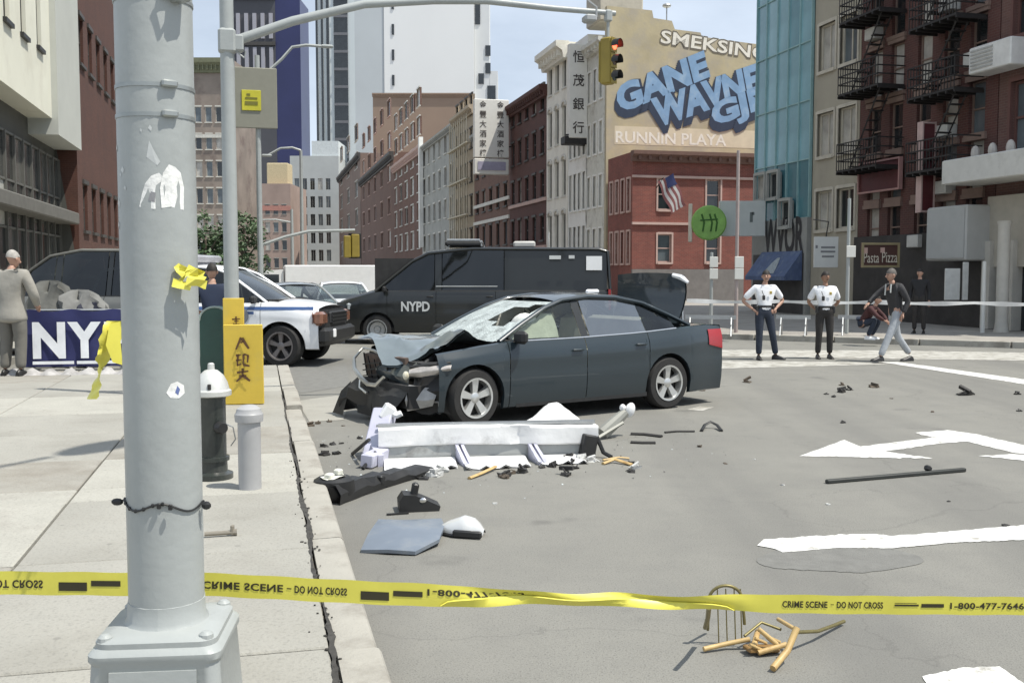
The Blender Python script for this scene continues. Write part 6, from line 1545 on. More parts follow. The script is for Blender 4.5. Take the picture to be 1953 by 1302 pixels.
# --- signs and shop fittings on the right
def board(name, label, u0, u1, v0, v1, Y, m_, cat='sign', rot=0.0, th=.08, z=None):
    c = P((u0 + u1) / 2, (v0 + v1) / 2, Y); k = Y / F
    t = thing(name, label, cat, c, rot); q = MB(); q.cbox((0, 0, 0), ((u1 - u0) * k, th, (v1 - v0) * k), .01); q.build('board', m_, t); return t, (u1 - u0) * k, (v1 - v0) * k
wsign = pmat('sign_white', (.62, .62, .58), .6, var=.04)
ts, w_, h_ = board('hanging_sign', 'square white hanging sign with two grey lines of writing above the second officer', 1552, 1598, 452, 510, 34, wsign)
for z, kx in ((.16, .58), (.02, .6), (-.14, .5)): q = MB(); q.box((.06, -.043, z), (w_ * kx, .01, .06)); q.build('print_line', pmat('sign_grey_ink', (.2, .2, .2), .7), ts)
q = MB(); q.box((-w_ / 2 + .08, -.043, .18), (.07, .01, .1)); q.build('emblem', pmat('sign_grey_ink', (.2, .2, .2), .7), ts)
q = MB(); q.tube([(0, 0, h_ / 2), (.1, .1, h_ / 2 + .5), (.3, 2.5, h_ / 2 + .7)], .02, 5); q.build('bracket', M['iron'], ts)
zsx = on_t(1678, TR); ts, w_, h_ = board('shop_sign', 'dark shop sign in a gold frame with white letters Pasta Pizza', 1640, 1716, 463, 510, 32.0, pmat('maroon_sign', (.075, .03, .022), .5), rot=ROT_F * .5)
lettering('Pasta', w_ * .40, h_ * .42, pmat('sign_cream', (.62, .56, .45), .6), ts, (-w_ * .24, -.05, -h_ * .10)); lettering('Pizza', w_ * .40, h_ * .44, pmat('sign_cream', (.62, .56, .45), .6), ts, (w_ * .24, -.05, -h_ * .08))
q = MB(); t_ = .07
for x in (-1, 1): q.box((x * (w_ / 2 - t_ / 2), -.055, 0), (t_, .04, h_)); q.box((0, -.055, x * (h_ / 2 - t_ / 2)), (w_ - 2 * t_, .04, t_))
q.build('frame', pmat('gold_frame', (.33, .27, .15), .5, .3), ts)
q = MB(); q.box((-w_ * .40, -.05, h_ * .18), (.14, .012, .18)); q.box((w_ * .05, -.05, h_ * .2), (.14, .012, .16)); q.build('emblem', pmat('sign_pink', (.55, .36, .3), .6), ts)
q = MB(); q.tube([(0, .05, 0), (0, .6, 0)], .04, 5); q.build('bracket', M['iron'], ts)
rb1 = on_t(1683, TR)
ts = thing('billboard', 'dark red billboard with thin pink frame fixed on the brick tenement', 'billboard', (rb1.x - .16, rb1.y, zat(338, rb1)), ROT_R)
wb_, hb2 = 2.35, 56 / F * rb1.y
q = MB(); q.cbox((0, 0, 0), (wb_, .1, hb2), .01); q.build('board', pmat('dark_red_board', (.09, .018, .022), .5, var=.15), ts)
q = MB()
for x in (-1, 1): q.box((x * wb_ / 2, -.03, 0), (.06, .14, hb2 + .06)); q.box((0, -.03, x * hb2 / 2), (wb_ - .06, .14, .06))
q.build('frame', pmat('pink_frame', (.42, .24, .22), .6), ts)
bs = on_t(1790, TR); cb = bs - T * .55
ts = thing('blade_sign', 'tall narrow dark red blade sign with pale pink edge', 'sign', (cb.x, cb.y, zat(322, cb)), ROT_F)
wb_, hb2 = 27 / F * cb.y, 165 / F * cb.y
q = MB(); q.cbox((0, 0, 0), (wb_, .22, hb2), .02); q.build('board', pmat('dark_red_board', (.09, .018, .022), .5), ts)
q = MB()
for x in (-1, 1): q.box((x * wb_ / 2, 0, 0), (.05, .27, hb2 + .07)); q.box((0, 0, x * hb2 / 2), (wb_ - .05, .27, .05))
q.build('frame', pmat('pale_pink_frame', (.50, .36, .33), .6), ts)
wp_a, wp_b = on_t(1822, TR), on_t(1900, TR)
c = (wp_a + wp_b) / 2; wb_ = (wp_a - wp_b).length; zt_, zb_ = zat(392, wp_b), zat(497, wp_b)
ts = thing('sign_box', 'large blank pale grey sign box projecting over the pavement', 'sign', (c.x - T.x * .55, c.y - T.y * .55, (zt_ + zb_) / 2), ROT_R)
q = MB(); q.cbox((0, 0, 0), (wb_, 1.0, zt_ - zb_), .04); q.build('box', pmat('pale_sign_box', (.43, .43, .41), .6, var=.05), ts)
q = MB(); q.box((-.0, -.515, 0), (wb_ * .94, .02, (zt_ - zb_) * .9)); q.build('face', pmat('pale_sign_face', (.40, .41, .40), .55, var=.05), ts)
aw_a = on_t(1866, TR); aw_b = on_t(2050, TR); c = (aw_a + aw_b) / 2; wb_ = (aw_a - aw_b).length; zt_ = zat(312, aw_a); zb_ = zat(357, aw_a)
ts = thing('shop_awning', 'white boxed awning at the right edge above the pale shopfront', 'awning', (c.x - T.x * .7, c.y - T.y * .7, (zt_ + zb_) / 2), ROT_R)
q = MB(); q.cbox((0, 0, 0), (wb_, 1.3, zt_ - zb_), .03); q.build('canopy', pmat('awning_white', (.60, .59, .55), .7, var=.06, stain=(.5, .49, .45), stain_s=2), ts)
for i in range(3):
    u = 1878 + i * 22; q = MB(); q.ball((wb_ / 2 - 1.0 - i * .7 - .3, -.3, (zt_ - zb_) / 2 + .12), (.12, .12, .22), 8, 6); q.build('lamp', pmat('awning_lamp', (.45, .42, .38), .6), ts)
ac_ = on_t(1930, TR, 110); ts = thing('window_unit', 'white louvred air conditioner box high on the right edge building', 'air conditioner', (ac_.x - T.x * .4, ac_.y - T.y * .4, ac_.z), ROT_R)
q = MB(); q.cbox((0, 0, 0), (1.7, .7, .75), .03); q.build('casing', pmat('ac_white', (.66, .65, .62), .5), ts)
q = MB()
for i in range(6): q.box((-.3, -.36, -.24 + i * .1), (.9, .03, .05))
q.build('louvre', pmat('ac_grey', (.38, .38, .36), .5), ts)
# green disc sign and white shop sign at the glass building
sg_ = on_t(1392, TR - .9); Yg = 46
ts, w_, h_ = board('shop_sign', 'long white shop fascia with a dark little mark below the glass building', 1372, 1458, 384, 450, 42.5, pmat('fascia_white', (.56, .58, .55), .6, var=.05), th=.3)
q = MB(); q.box((.35, -.16, .05), (.12, .02, .4)); q.box((.42, -.16, .2), (.1, .02, .12)); q.build('emblem', pmat('fascia_mark', (.14, .16, .15), .6), ts)
c = P(1352, 425, 42); ts = thing('disc_sign', 'bright green round sign with a pale edge beside the white fascia', 'sign', c, -.15); R = 33 / F * 42
q = MB(); q.lathe([(0, -.1), (R * .93, -.1), (R, -.06), (R, .08), (0, .08)], 26, (0, 0, 0), 'y'); q.build('disc', pmat('sign_green', (.22, .42, .09), .5, var=.18, scale=3), ts)
q = MB()
for x in (-.35, .1, .38): q.tube([(x * R, -.11, -R * .5), (x * R + .05, -.11, 0), (x * R - .05, -.11, R * .5)], .035, 4)
q.tube([(-.5 * R, -.11, .1), (.5 * R, -.11, .14)], .03, 4); q.build('lettering', pmat('sign_deep_green', (.05, .14, .03), .6), ts)
q = MB(); q.cbox((-R * 1.05, .03, 0), (.16, .1, R * 2.2), .03); q.build('edge_post', pmat('sign_cream', (.62, .56, .45), .6), ts)
# flag on the brick house
fl = P(1262, 352, 56.6); FL = thing('flag', 'striped flag hanging from a slanted pole on the brick corner house', 'flag', fl, 0)
q = MB(); q.tube([(-.15, 1.0, -.1), (0, 0, .25), (.05, -.25, .35)], .03, 5); q.build('flagpole', M['iron'], FL)
fm_ = [pmat('flag_' + n_, c, .8) for n_, c in (('red', (.24, .09, .09)), ('white', (.55, .53, .52)), ('blue', (.04, .05, .14)))]
q = MB(); nn = 12
for i in range(7):
    f0, f1 = i / 7, (i + 1) / 7
    def fp(f, g_): return (-.25 + f * .85 + .75 * g_ + .06 * sin(g_ * 9 + f * 3), -.1 + .1 * sin(g_ * 6 + f * 4), .15 - g_ * 1.75 + f * .45)
    q.grid([[fp(f0, g_ / nn) for g_ in range(nn + 1)], [fp(f1, g_ / nn) for g_ in range(nn + 1)]], mi=i % 2)
for i in range(7):
    if i > 2: 
        f0, f1 = i / 7, (i + 1) / 7; q.grid([[V(fp(f0, g_ / nn)) + V((0, -.02, 0)) for g_ in range(5)], [V(fp(f1, g_ / nn)) + V((0, -.02, 0)) for g_ in range(5)]], mi=2)
q.build('cloth', fm_, FL, smooth=60)
# Chinese blade signs
def blade(label, u0, u1, v0, v1, Y, cols, n, extra_h=0):
    c = P((u0 + u1) / 2, (v0 + v1) / 2, Y); k = Y / F; w_, h_ = (u1 - u0) * k, (v1 - v0) * k
    t = thing('blade_sign', label, 'sign', c, ROT_F); q = MB(); q.cbox((0, 0, 0), (w_, .5, h_), .04); q.build('board', pmat('blade_white', (.74, .72, .66), .7, var=.04), t)
    glyphs = {4: '恒茂銀行', 6: '金豐大酒家樓'}
    ink2 = pmat('sign_black_ink', (.06, .05, .045), .7)
    for ci in range(cols):
        for i in range(n):
            s = min(w_ / cols * .62, h_ / n * .72); lettering(glyphs[4 if n == 4 else 6][i], s, s, ink2, t, ((ci + .5) / cols * w_ - w_ / 2, -.27, h_ / 2 - (i + .55) * h_ / n), bold=.012)
    q = MB(); q.box((w_ / 2 + .4, 0, h_ * .3), (1.0, .1, .1)); q.box((w_ / 2 + .4, 0, -h_ * .3), (1.0, .1, .1)); q.build('bracket', M['iron'], t)
    return t, w_, h_
blade('tall white blade sign with four black Chinese characters in one column on the cream tenement', 1083, 1119, 88, 262, 66.5, 1, 4)
bt = P(1100, 268, 66.5); t = thing('balcony', 'small dark balcony under the single-column Chinese sign', 'balcony', bt, ROT_F); q = MB(); q.cbox((0, .3, 0), (1.7, 1.0, .5), .04); q.tube([(-.8, -.15, .3), (.8, -.15, .5)], .05, 5); q.build('box', M['iron'], t)
t, w_, h_ = blade('broad white sign with two columns of Chinese characters on the brown tenement', 903, 970, 192, 300, 86, 2, 6)
q = MB(); q.cbox((0, -.02, -h_ / 2 - .75), (w_, .5, 1.3), .05); q.box((0, -.3, -h_ / 2 - .7), (w_ * .8, .04, .7), mi=1); q.build('lower_panel', [pmat('blade_white', (.74, .72, .66), .7), pmat('lilac_panel', (.36, .34, .44), .6)], t)
# blue umbrella and dark shop recess, graffiti wall
aw1, aw2 = on_t(1461, TR), on_t(1538, TR); c = (aw1 + aw2) / 2; wb_ = (aw1 - aw2).length; zt_, zb_ = zat(480, c), zat(534, c)
UM = thing('shop_awning', 'faded blue shop awning with a pale emblem behind the left officer', 'awning', (c.x - T.x * .2, c.y - T.y * .2, zb_), ROT_R)
q = MB(); q.prism([(0, 0), (-.75, .0), (-.75, .16), (0, zt_ - zb_)], -wb_ / 2, wb_ / 2, 'x'); q.build('canopy', pmat('awning_blue', (.085, .12, .22), .8, var=.15, scale=4, stain=(.16, .20, .27), stain_s=2.5), UM, smooth=0)
q = MB(); k9 = (zt_ - zb_ - .16) / .75
q.add([(x * .5 + .2, -.75 + y * .5 - .012, .16 + y * .5 * k9 + .012) for x, y in ((-.9, .15), (.9, .15), (.55, .75), (.2, 1.1), (-.2, 1.1), (-.6, .75))], [(0, 1, 2, 3, 4, 5)]); q.build('emblem', pmat('awning_emblem', (.34, .38, .40), .8, var=.25, scale=9), UM, smooth=0)
gw = on_t(1470, TR - .3); lettering('WVOR', 3.2, 1.5, pmat('graffiti_black', (.035, .033, .035), .7), GB, ((gl_a - gl_b).length * .60, -.19, zat(452, gw)), bold=.03, name='graffiti')
q = MB(); q.box(((gl_a - gl_b).length / 2, -.18, 1.3), ((gl_a - gl_b).length - .4, .04, 2.4)); q.build('shop_shutter', pmat('dark_shutter', (.045, .043, .042), .6, var=.3, scale=2), GB)
# thin sign poles by the right kerb
for u, v0, v1, Y, lab in ((1405, 290, 628, 27.5, 'tall thin grey pole with small papers left of the parasol'), (1357, 482, 628, 29.5, 'short grey sign pole in front of the corner house'), (1617, 380, 640, 27, 'thin pale pole right of the white hanging sign')):
    c = P(u, HOR, Y); t = thing('street_pole', lab, 'pole', (c.x, c.y, .14), 0); q = MB(); q.lathe([(.055, 0), (.045, zat(v0, c) - .14), (0, zat(v0, c) - .13)], 8); q.build('pole', M['galv'] if u != 1405 else pmat('pinkish_pole', (.36, .30, .28), .6), t)
    for z in (zat(500, c) - .14, zat(522, c) - .14) if u != 1617 else (zat(480, c) - .14,): q = MB(); q.cbox((.05, -.07, z), (.24, .03, .3), .01); q.build('paper_notice', wsign, t)
# white door panels / posters by the pale shopfront
for u0, u1, v0, v1, lab in ((1802, 1830, 512, 572, 'pale paper poster panel under the big grey sign box'), (1836, 1846, 500, 572, 'narrow pale post under the big grey sign box')):
    c = P((u0 + u1) / 2, HOR, 29.2); board('poster_panel', lab, u0, u1, v0, v1, 29.2, pmat('poster_pale', (.60, .60, .57), .7, var=.1, scale=6), 'panel')
c = P(1877, HOR, 27.5); t = thing('street_pole', 'short white post standing right of the poster panel', 'pole', (c.x, c.y, .14)); q = MB(); q.lathe([(.06, 0), (.05, 1.9), (0, 1.92)], 8); q.build('pole', wsign, t)
c = P(1913, HOR, 27.8); t = thing('street_pole', 'thick pale column at the right edge of the photo', 'pole', (c.x, c.y, .14)); q = MB(); q.lathe([(.2, 0), (.16, .3), (.16, 2.9), (.2, 3.0), (0, 3.02)], 12); q.build('pole', pmat('beige_render2', (.50, .48, .43), .85), t)
# steel crowd barriers
def barrier(u0, u1, Y, label):
    a, b_ = P(u0, HOR, Y), P(u1, HOR, Y - .3); w_ = (b_ - a).length
    t = thing('crowd_barrier', label, 'barrier', (a.x, a.y, .14), atan2(b_.y - a.y, b_.x - a.x), 'steel crowd barriers along the far pavement')
    q = MB(); top_ = zat(604, a) - .14
    q.box((w_ / 2, 0, top_), (w_, .05, .10)); q.build('rail', M['steel'], t)
    for x in (.12, w_ - .12):
        q = MB()
        for s in (-1, 1): q.tube([(x, 0, top_), (x, s * .28, 0)], .022, 5)
        q.box((x, 0, .28), (.03, .34, .03)); q.build('leg', M['steel'], t)
for u0, u1, lab in ((1308, 1405, 'steel barrier left of the officers, nearest the open trunk lid'), (1482, 1548, 'steel barrier between the two officers'), (1600, 1672, 'steel barrier between second officer and walking man')): barrier(u0, u1, 26.4, lab)
# white police tape along the barriers
ta0 = P(1310, 573, 26.6); ta1 = P(2050, 579, 25.4)
TP = thing('barrier_tape', 'long pale tape strung behind the officers at waist height', 'tape', ta0, 0)
q = MB(); rows = []
for i in range(41):
    f = i / 40; c = ta0.lerp(ta1, f) - ta0 + V((0, 0, -.03 * sin(pi * ((f * 4) % 1)))); w_ = .045 * (1 + .3 * sin(i)); rows.append([c + V((0, .01 * sin(i * .9), w_)), c - V((0, .01 * sin(i * .9), w_))])
q.grid(rows); q.build('ribbon', pmat('white_tape', (.62, .62, .60), .5), TP, smooth=60)

# --- foreground crime-scene tape
tY = 3.72
CT = thing('caution_tape', 'yellow crime scene tape with black printing stretched across the foreground', 'tape', (0, 0, 0))
keys = [(-60, 1110), (0, 1111), (120, 1112), (300, 1114), (390, 1113), (520, 1120), (650, 1127), (780, 1133), (900, 1137), (1000, 1139), (1100, 1142), (1200, 1145), (1300, 1147), (1400, 1149), (1500, 1151), (1650, 1153), (1953, 1155), (2030, 1156)]
def tape_at(u):
    v = sum(itp(keys, u + d_) for d_ in (-40, -20, 0, 20, 40)) / 5
    return P(u, v, tY + .12 * (u / 1953)), 0.0
HW = .044
def tp_pt(u, y, off=0.0):     # y = -1..1 across the tape; between the two printed runs it is folded into a narrow band
    c, a = tape_at(u); hw = HW * itp([(-100, 1), (820, 1), (1000, .62), (1140, .52), (1300, .58), (1480, .82), (2100, .80)], u)
    fold = sm((u - 800) / 200) * (1 - sm((u - 1290) / 180))
    return c + V((0, .012 * fold * sin(u * .021 + 2.2 * y), 1)) * 0 + V((0, .012 * fold * sin(u * .021 + 2.2 * y) - abs(off), y * hw + .004 * fold * sin(u * .033)))
q = MB(); rows = []
for i in range(201):
    u = -60 + 2090 * i / 200; rows.append([tp_pt(u, y) + V((0, 0, .0012 * sin(u * .05))) for y in (-1, -.5, 0, .5, 1)])
q.grid(rows)
rows = []
for i in range(41):
    u = 840 + 560 * i / 40; e_ = sin(pi * i / 40) ** .4; rows.append([tp_pt(u, -1.0, .002), tp_pt(u, -.9 + 1.1 * e_, .012), tp_pt(u, -.85 + 1.15 * e_, .006)])
q.grid(rows); q.build('ribbon', tapey, CT, smooth=60)
tink = pmat('tape_black_ink', (.035, .03, .012), .6)
def tape_text(txt, u0, u1, y0, y1, flip):
    me = text_mesh(txt, 1.0, 0, 1.08, .03); xs = [v.co.x for v in me.vertices]; ys = [v.co.y for v in me.vertices]
    for v in me.vertices:
        fx = (v.co.x - min(xs)) / (max(xs) - min(xs)); fy = (v.co.y - min(ys)) / (max(ys) - min(ys))
        yy = y0 + (y1 - y0) * fy
        v.co = tp_pt(u0 + (u1 - u0) * fx, -yy if flip else yy, .0016)
    me.materials.clear(); me.materials.append(tink); link('lettering', me, CT)
# the left half of the tape hangs upside-down and shows its back, so its print is inverted
tape_text('DO NOT CROSS', -60, 82, -.28, .42, True)
tape_text('CRIME SCENE', 386, 540, -.30, .36, True); tape_text('-', 547, 556, -.05, .05, True); tape_text('DO NOT CROSS', 562, 662, -.30, .36, True)
tape_text('1-800-477-7646', 815, 1000, -.55, .05, True)
def tape_block(*rs):
    q = MB(); n = 6
    for u0, u1, y0, y1 in rs: q.grid([[tp_pt(u0 + (u1 - u0) * i / n, y, .0016) for i in range(n + 1)] for y in (y0, y1)])
    q.build('print_block', tink, CT)
for u0 in (112, 688):
    tape_block((u0, u0 + 54, -.62, .12)); tape_block((u0 + 62, u0 + 118, -.2, .28))
tape_block((1706, 1752, -.1, .10)); tape_block((1706, 1748, .2, .26)); tape_block((1757, 1800, -.22, .18))
def R_text(txt, u0, u1, y0, y1): tape_text(txt, u0, u1, y0, y1, False)
R_text('CRIME SCENE', 1492, 1578, -.38, .34); R_text('-', 1584, 1590, -.04, .04); R_text('DO NOT CROSS', 1596, 1684, -.38, .34); R_text('1-800-477-7646', 1812, 1953, -.38, .34)

# ================================================================== CRASH DEBRIS
# --- fallen white steel street-furniture frame
fa, fb = G(722, 882), G(1142, 872)
ang_ = atan2(fb.y - fa.y, fb.x - fa.x); Lf = (fb - fa).length
FR = thing('white_rack', 'fallen white steel rack with long beam and divided tray in front of the wreck', 'wreckage', fa, ang_)
lav = pmat('white_enamel_cool', (.50, .50, .60), .4, var=.1, scale=4, stain=(.36, .36, .40), stain_s=6)
greyp = pmat('shaded_panel_grey', (.33, .34, .33), .5, var=.1, scale=4, stain=(.2, .2, .19), stain_s=6)  # recess panel of the white rack, shade under the beam put into its grey
scuff = pmat('scuffed_white', (.74, .74, .73), .4, var=.06, scale=4, stain=(.46, .46, .45), stain_s=3.2, stain_w=(.56, .72), bump=.25, bscale=12)
q = MB(); rows = []; rb9 = random.Random(12)
for i in range(23):
    f = i / 22; bend = .012 * sin(f * 7) + rb9.uniform(-.006, .006); dent = .03 * math.exp(-((f - .62) / .05) ** 2) + .02 * math.exp(-((f - .2) / .03) ** 2); dz = .012 * sin(f * 4.2) + rb9.uniform(-.003, .003)
    rows.append([(Lf * f, y + bend + dy_ * dent, z + dz) for y, z, dy_ in ((.17, .135, 0), (.03, .135, .4), (.018, .15, 1), (.018, .22, 1.6), (.018, .295, 1), (.03, .312, .3), (.17, .312, 0), (.17, .135, 0))])
q.grid(rows); q.add(rows[0][:7], [tuple(range(6, -1, -1))]); q.add(rows[-1][:7], [tuple(range(7))]); q.build('beam', scuff, FR, smooth=25)
q = MB(); q.box((Lf / 2 - .02, .13, .326), (Lf * 1.0, .06, .02)); q.box((Lf / 2, .20, .31), (Lf, .03, .05)); q.build('rail', M['steel'], FR)
q = MB(); q.box((Lf / 2, .06, .075), (Lf - .04, .03, .15), (-.1, 0, 0)); q.build('back_panel', greyp, FR)
wt = [.02, .27, .61, .80]
def tray(x0, x1, d, jag):
    q = MB(); n = 10; r_2 = random.Random(int(x0 * 100))
    top_ = [(x0 + (x1 - x0) * i / n, .02, .035) for i in range(n + 1)]; mid_ = [(x0 + (x1 - x0) * i / n, -.22, .022 + .02 * sin(i)) for i in range(n + 1)]
    fr_ = [(x0 + (x1 - x0) * i / n, -d + (jag * i / n) + r_2.uniform(-.03, .03), .012 + .03 * (i % 3 == 0)) for i in range(n + 1)]
    q.grid([top_, mid_, fr_]); q.grid([[(p[0], p[1], p[2] - .012) for p in r] for r in (fr_, mid_, top_)]); return q.build('tray', scuff, FR, smooth=25)
tray(.05, Lf * .34, .74, .34); tray(Lf * .37, Lf * .66, .50, .08); tray(Lf * .69, Lf * .92, .34, 0)
for x in (Lf * .345, Lf * .355 + .03, Lf * .675, Lf * .70):
    q = MB(); q.add([(x, .04, .15), (x + .02, .04, .15), (x + .09, -.30, .02), (x + .05, -.32, .0), (x, .04, .0), (x + .05, -.3, .03)], [(0, 1, 2, 3), (0, 3, 4), (1, 0, 4, 2)])
    q.box((x + .035, -.13, .075), (.03, .36, .03), (.34, 0, .15)); q.build('divider', lav, FR, smooth=0)
q = MB(); q.box((-.02, -.02, .06), (.05, .4, .14), (.12, 0, .2)); q.build('end_plate', lav, FR)
q = MB(); q.cbox((Lf - .1, .0, .12), (.14, .1, .2), .01, (0, .2, .2)); q.tube([(Lf - .02, .0, .2), (Lf + .04, -.02, .05), (Lf + .1, -.1, .02)], .02, 6); q.build('joint_bracket', M['black'], FR)
# leaning lavender column
c0, c1 = G(712, 880), P(733, 790, 9.75)
CO = thing('bent_column', 'pale lavender box column leaning up at the left end of the white rack', 'wreckage', c0)
d = c1 - c0; q = MB(); rot_ = d.to_track_quat('Z', 'Y').to_matrix(); q.cbox(d * .5 + V((0, .05, .02)), (.20, .16, d.length), .012, rot_); q.build('column', lav, CO)
q = MB(); q.cbox(d + V((.03, 0, .02)), (.12, .17, .16), .02, Euler((0, .6, .2))); q.tube([d + V((.05, -.02, .03)), d + V((.13, -.05, .0)), d + V((.17, -.05, .02))], [.04, .035, .03], 7); q.build('end_cap', M['white'], CO)
q = MB(); q.cbox(V((.05, -.12, .07)), (.12, .5, .12), .01, Euler((0, .1, -.25))); q.build('foot', lav, CO)
for i, (a, b_) in enumerate((((672, 868), (704, 838)), ((692, 896), (716, 862)))):
    pa, pb2 = G(*a), P(b_[0], b_[1], 9.2); t = thing('black_strut', 'thin black strut leaning against the lavender column, ' + ('upper one' if i == 0 else 'lower one'), 'strut', pa); q = MB(); q.tube([(0, 0, .015), pb2 - pa], .017, 6); q.build('rod', M['black'], t)
# white dome-like cloth behind the beam
pd = G(1052, 826); WB = thing('white_sheet', 'white crumpled sheet bulging up behind the fallen beam beside the car', 'sheet', (pd.x, pd.y + .1, 0), .2)
q = MB(); rows = []; rr_ = random.Random(8)
for i in range(19):
    f = i / 18; x = -.40 + .80 * f; hgt = .34 * itp([(0, 0), (.15, .3), (.5, .9), (.62, 1.0), (.8, .62), (1, .1)], f)
    rows.append([(x + .03 * sin(g_ * 9), -.24 + .48 * g_, hgt * sin(pi * g_) ** .7 + .012 * sin(f * 20 + g_ * 9)) for g_ in [j / 12 for j in range(13)]])
q.grid(rows); q.build('sheet', pmat('white_cloth', (.76, .76, .74), .8, var=.05, scale=7, bump=.4, bscale=12), WB, smooth=45)
# fallen post at the right end
a, b_ = G(1148, 836), P(1196, 782, 10.9)
FP = thing('fallen_post', 'grey broken post with white fitting at its tip right of the fallen frame', 'post', a); d = b_ - a
q = MB(); q.tube([(0, 0, .05), d * .5 + V((0, 0, .02)), d * .92], [.075, .07, .05], 10); q.tube([V((-.05, -.12, .03)), d * .8 + V((0, -.08, -.06))], .02, 5); q.build('tube', pmat('post_grey', (.27, .27, .24), .5, .2, var=.15), FP)
q = MB(); q.ball(d + V((.03, 0, 0)), (.055, .05, .085), 10, 7, rot=(0, .3, 0)); q.ball(d + V((-.05, -.02, .03)), (.035, .035, .04), 8, 6); q.build('fitting', M['white'], FP)
# front bumper with round housing
a, b_ = G(636, 962), G(822, 902)
BU = thing('torn_bumper', 'torn black plastic bumper strip lying against the kerb', 'bumper', a, atan2(b_.y - a.y, b_.x - a.x)); Lb_ = (b_ - a).length
q = MB(); rows = []
for i in range(15):
    f = i / 14; rows.append([(Lb_ * f, y + .05 * sin(f * 3), z * (1 - .55 * f) + .012 * sin(i * 2.1)) for y, z in ((-.06, .0), (-.07, .08), (-.02, .15), (.08, .16), (.16, .10))])
q.grid(rows); q.grid([[(p[0], p[1] + .015, p[2] - .02) for p in r] for r in rows][::-1]); q.build('strip', M['black'], BU, smooth=35)
q = MB(); q.lathe([(.13, 0), (.16, .06), (.155, .16), (.12, .18)], 18, (.14, .10, .0)); q.build('housing', M['black'], BU)
q = MB(); q.add([(.03 + .22 * cos(a_) * .55 + .10, .10 + .085 * sin(a_), .185 + .01 * sin(3 * a_)) for a_ in [2 * pi * i / 14 for i in range(14)]], [tuple(range(14))]); q.cbox((.07, .09, .2), (.07, .06, .04), .01); q.cbox((.22, .12, .2), (.06, .06, .05), .01); q.build('lamp_cover', pmat('cream_plastic', (.66, .66, .58), .4), BU)
q = MB(); q.add([(.42, 0.02, .13), (.55, .0, .12), (.50, -.02, .02)], [(0, 1, 2)]); q.cbox((.62, 0, .08), (.06, .06, .07), .01); q.build('fin', M['black'], BU)
# black broken housing
c = G(797, 972); HO = thing('broken_housing', 'black broken plastic housing with upright lug in front of the bumper strip', 'wreckage', c, .2)
q = MB(); q.prism([(-.14, 0), (.15, 0), (.16, .035), (.06, .085), (-.02, .12), (-.11, .13), (-.145, .08)], -.07, .10, 'y'); q.cbox((-.02, .02, .15), (.05, .07, .10), .012, (0, .2, 0)); q.build('housing', M['black'], HO)
q = MB(); q.ball((.03, -.06, .085), (.035, .02, .02), 8, 5); q.build('lamp', M['chrome'], HO)
q = MB(); q.box((-.16, -.12, .008), (.16, .02, .012), (0, 0, .1)); q.build('clip', M['black'], HO)
# grey body panel and white mirror cover
PA = thing('body_panel', 'flat blue-grey painted body panel lying on the asphalt nearest the camera', 'car panel', G(770, 1040), 0)
q = MB(); out = [G(688, 1054), G(702, 1032), (G(722, 1010)), G(770, 1010), G(842, 1004), G(848, 1018), G(838, 1042), G(792, 1060), G(740, 1058)]
o0 = G(770, 1040); n = len(out); hz = [.02, .05, .075, .07, .06, .06, .05, .03, .035]
vs = [tuple(p - o0 + V((0, 0, h))) for p, h in zip(out, hz)] + [(0, .03, .085)] + [tuple(p - o0 + V((0, 0, h - .022))) for p, h in zip(out, hz)]
q.add(vs, [(i, (i + 1) % n, n) for i in range(n)] + [(i, i + n + 1, (i + 1) % n + n + 1, (i + 1) % n) for i in range(n)]); q.build('panel', pmat('blue_grey_paint', (.17, .20, .24), .38, .2, var=.08, scale=5, coat=.3, stain=(.23, .25, .27), stain_s=4), PA, smooth=20)
MC = thing('mirror_cover', 'white curved mirror shell lying behind the grey body panel', 'car part', G(872, 1018), -.25)
q = MB(); rows = []
for i in range(11):
    f = i / 10; x = -.15 + .34 * f; hh = itp([(0, .02), (.25, .075), (.6, .12), (.85, .10), (1, .03)], f); dd = itp([(0, .02), (.3, .07), (.7, .10), (1, .03)], f)
    rows.append([(x, dd * cos(a_), .012 + hh * sin(a_)) for a_ in [pi * j / 10 for j in range(11)]])
q.grid(rows); q.build('shell', pmat('silver_shell', (.68, .68, .66), .25, .3, var=.06, coat=.5), MC, smooth=50)
q = MB(); q.cbox((.1, -.10, .03), (.2, .03, .05), .01); q.tube([(-.16, -.02, .01), (0, -.10, .015), (.18, -.09, .02)], .012, 5); q.build('edge', M['black'], MC)
# long dark bar on the right
a, b_ = G(1576, 922), G(1840, 899); LB = thing('long_bar', 'long thin dark bar lying on the asphalt under the turn arrow', 'bar', a, atan2(b_.y - a.y, b_.x - a.x)); L_ = (b_ - a).length
q = MB(); q.cbox((L_ / 2, 0, .018), (L_, .045, .032), .006); q.build('bar', pmat('dark_green_black', (.03, .033, .03), .6, var=.2), LB); q = MB(); q.cbox((L_ * .74, .03, .05), (.07, .05, .05), .012, (0, .4, .3)); q.build('lug', M['black'], LB)
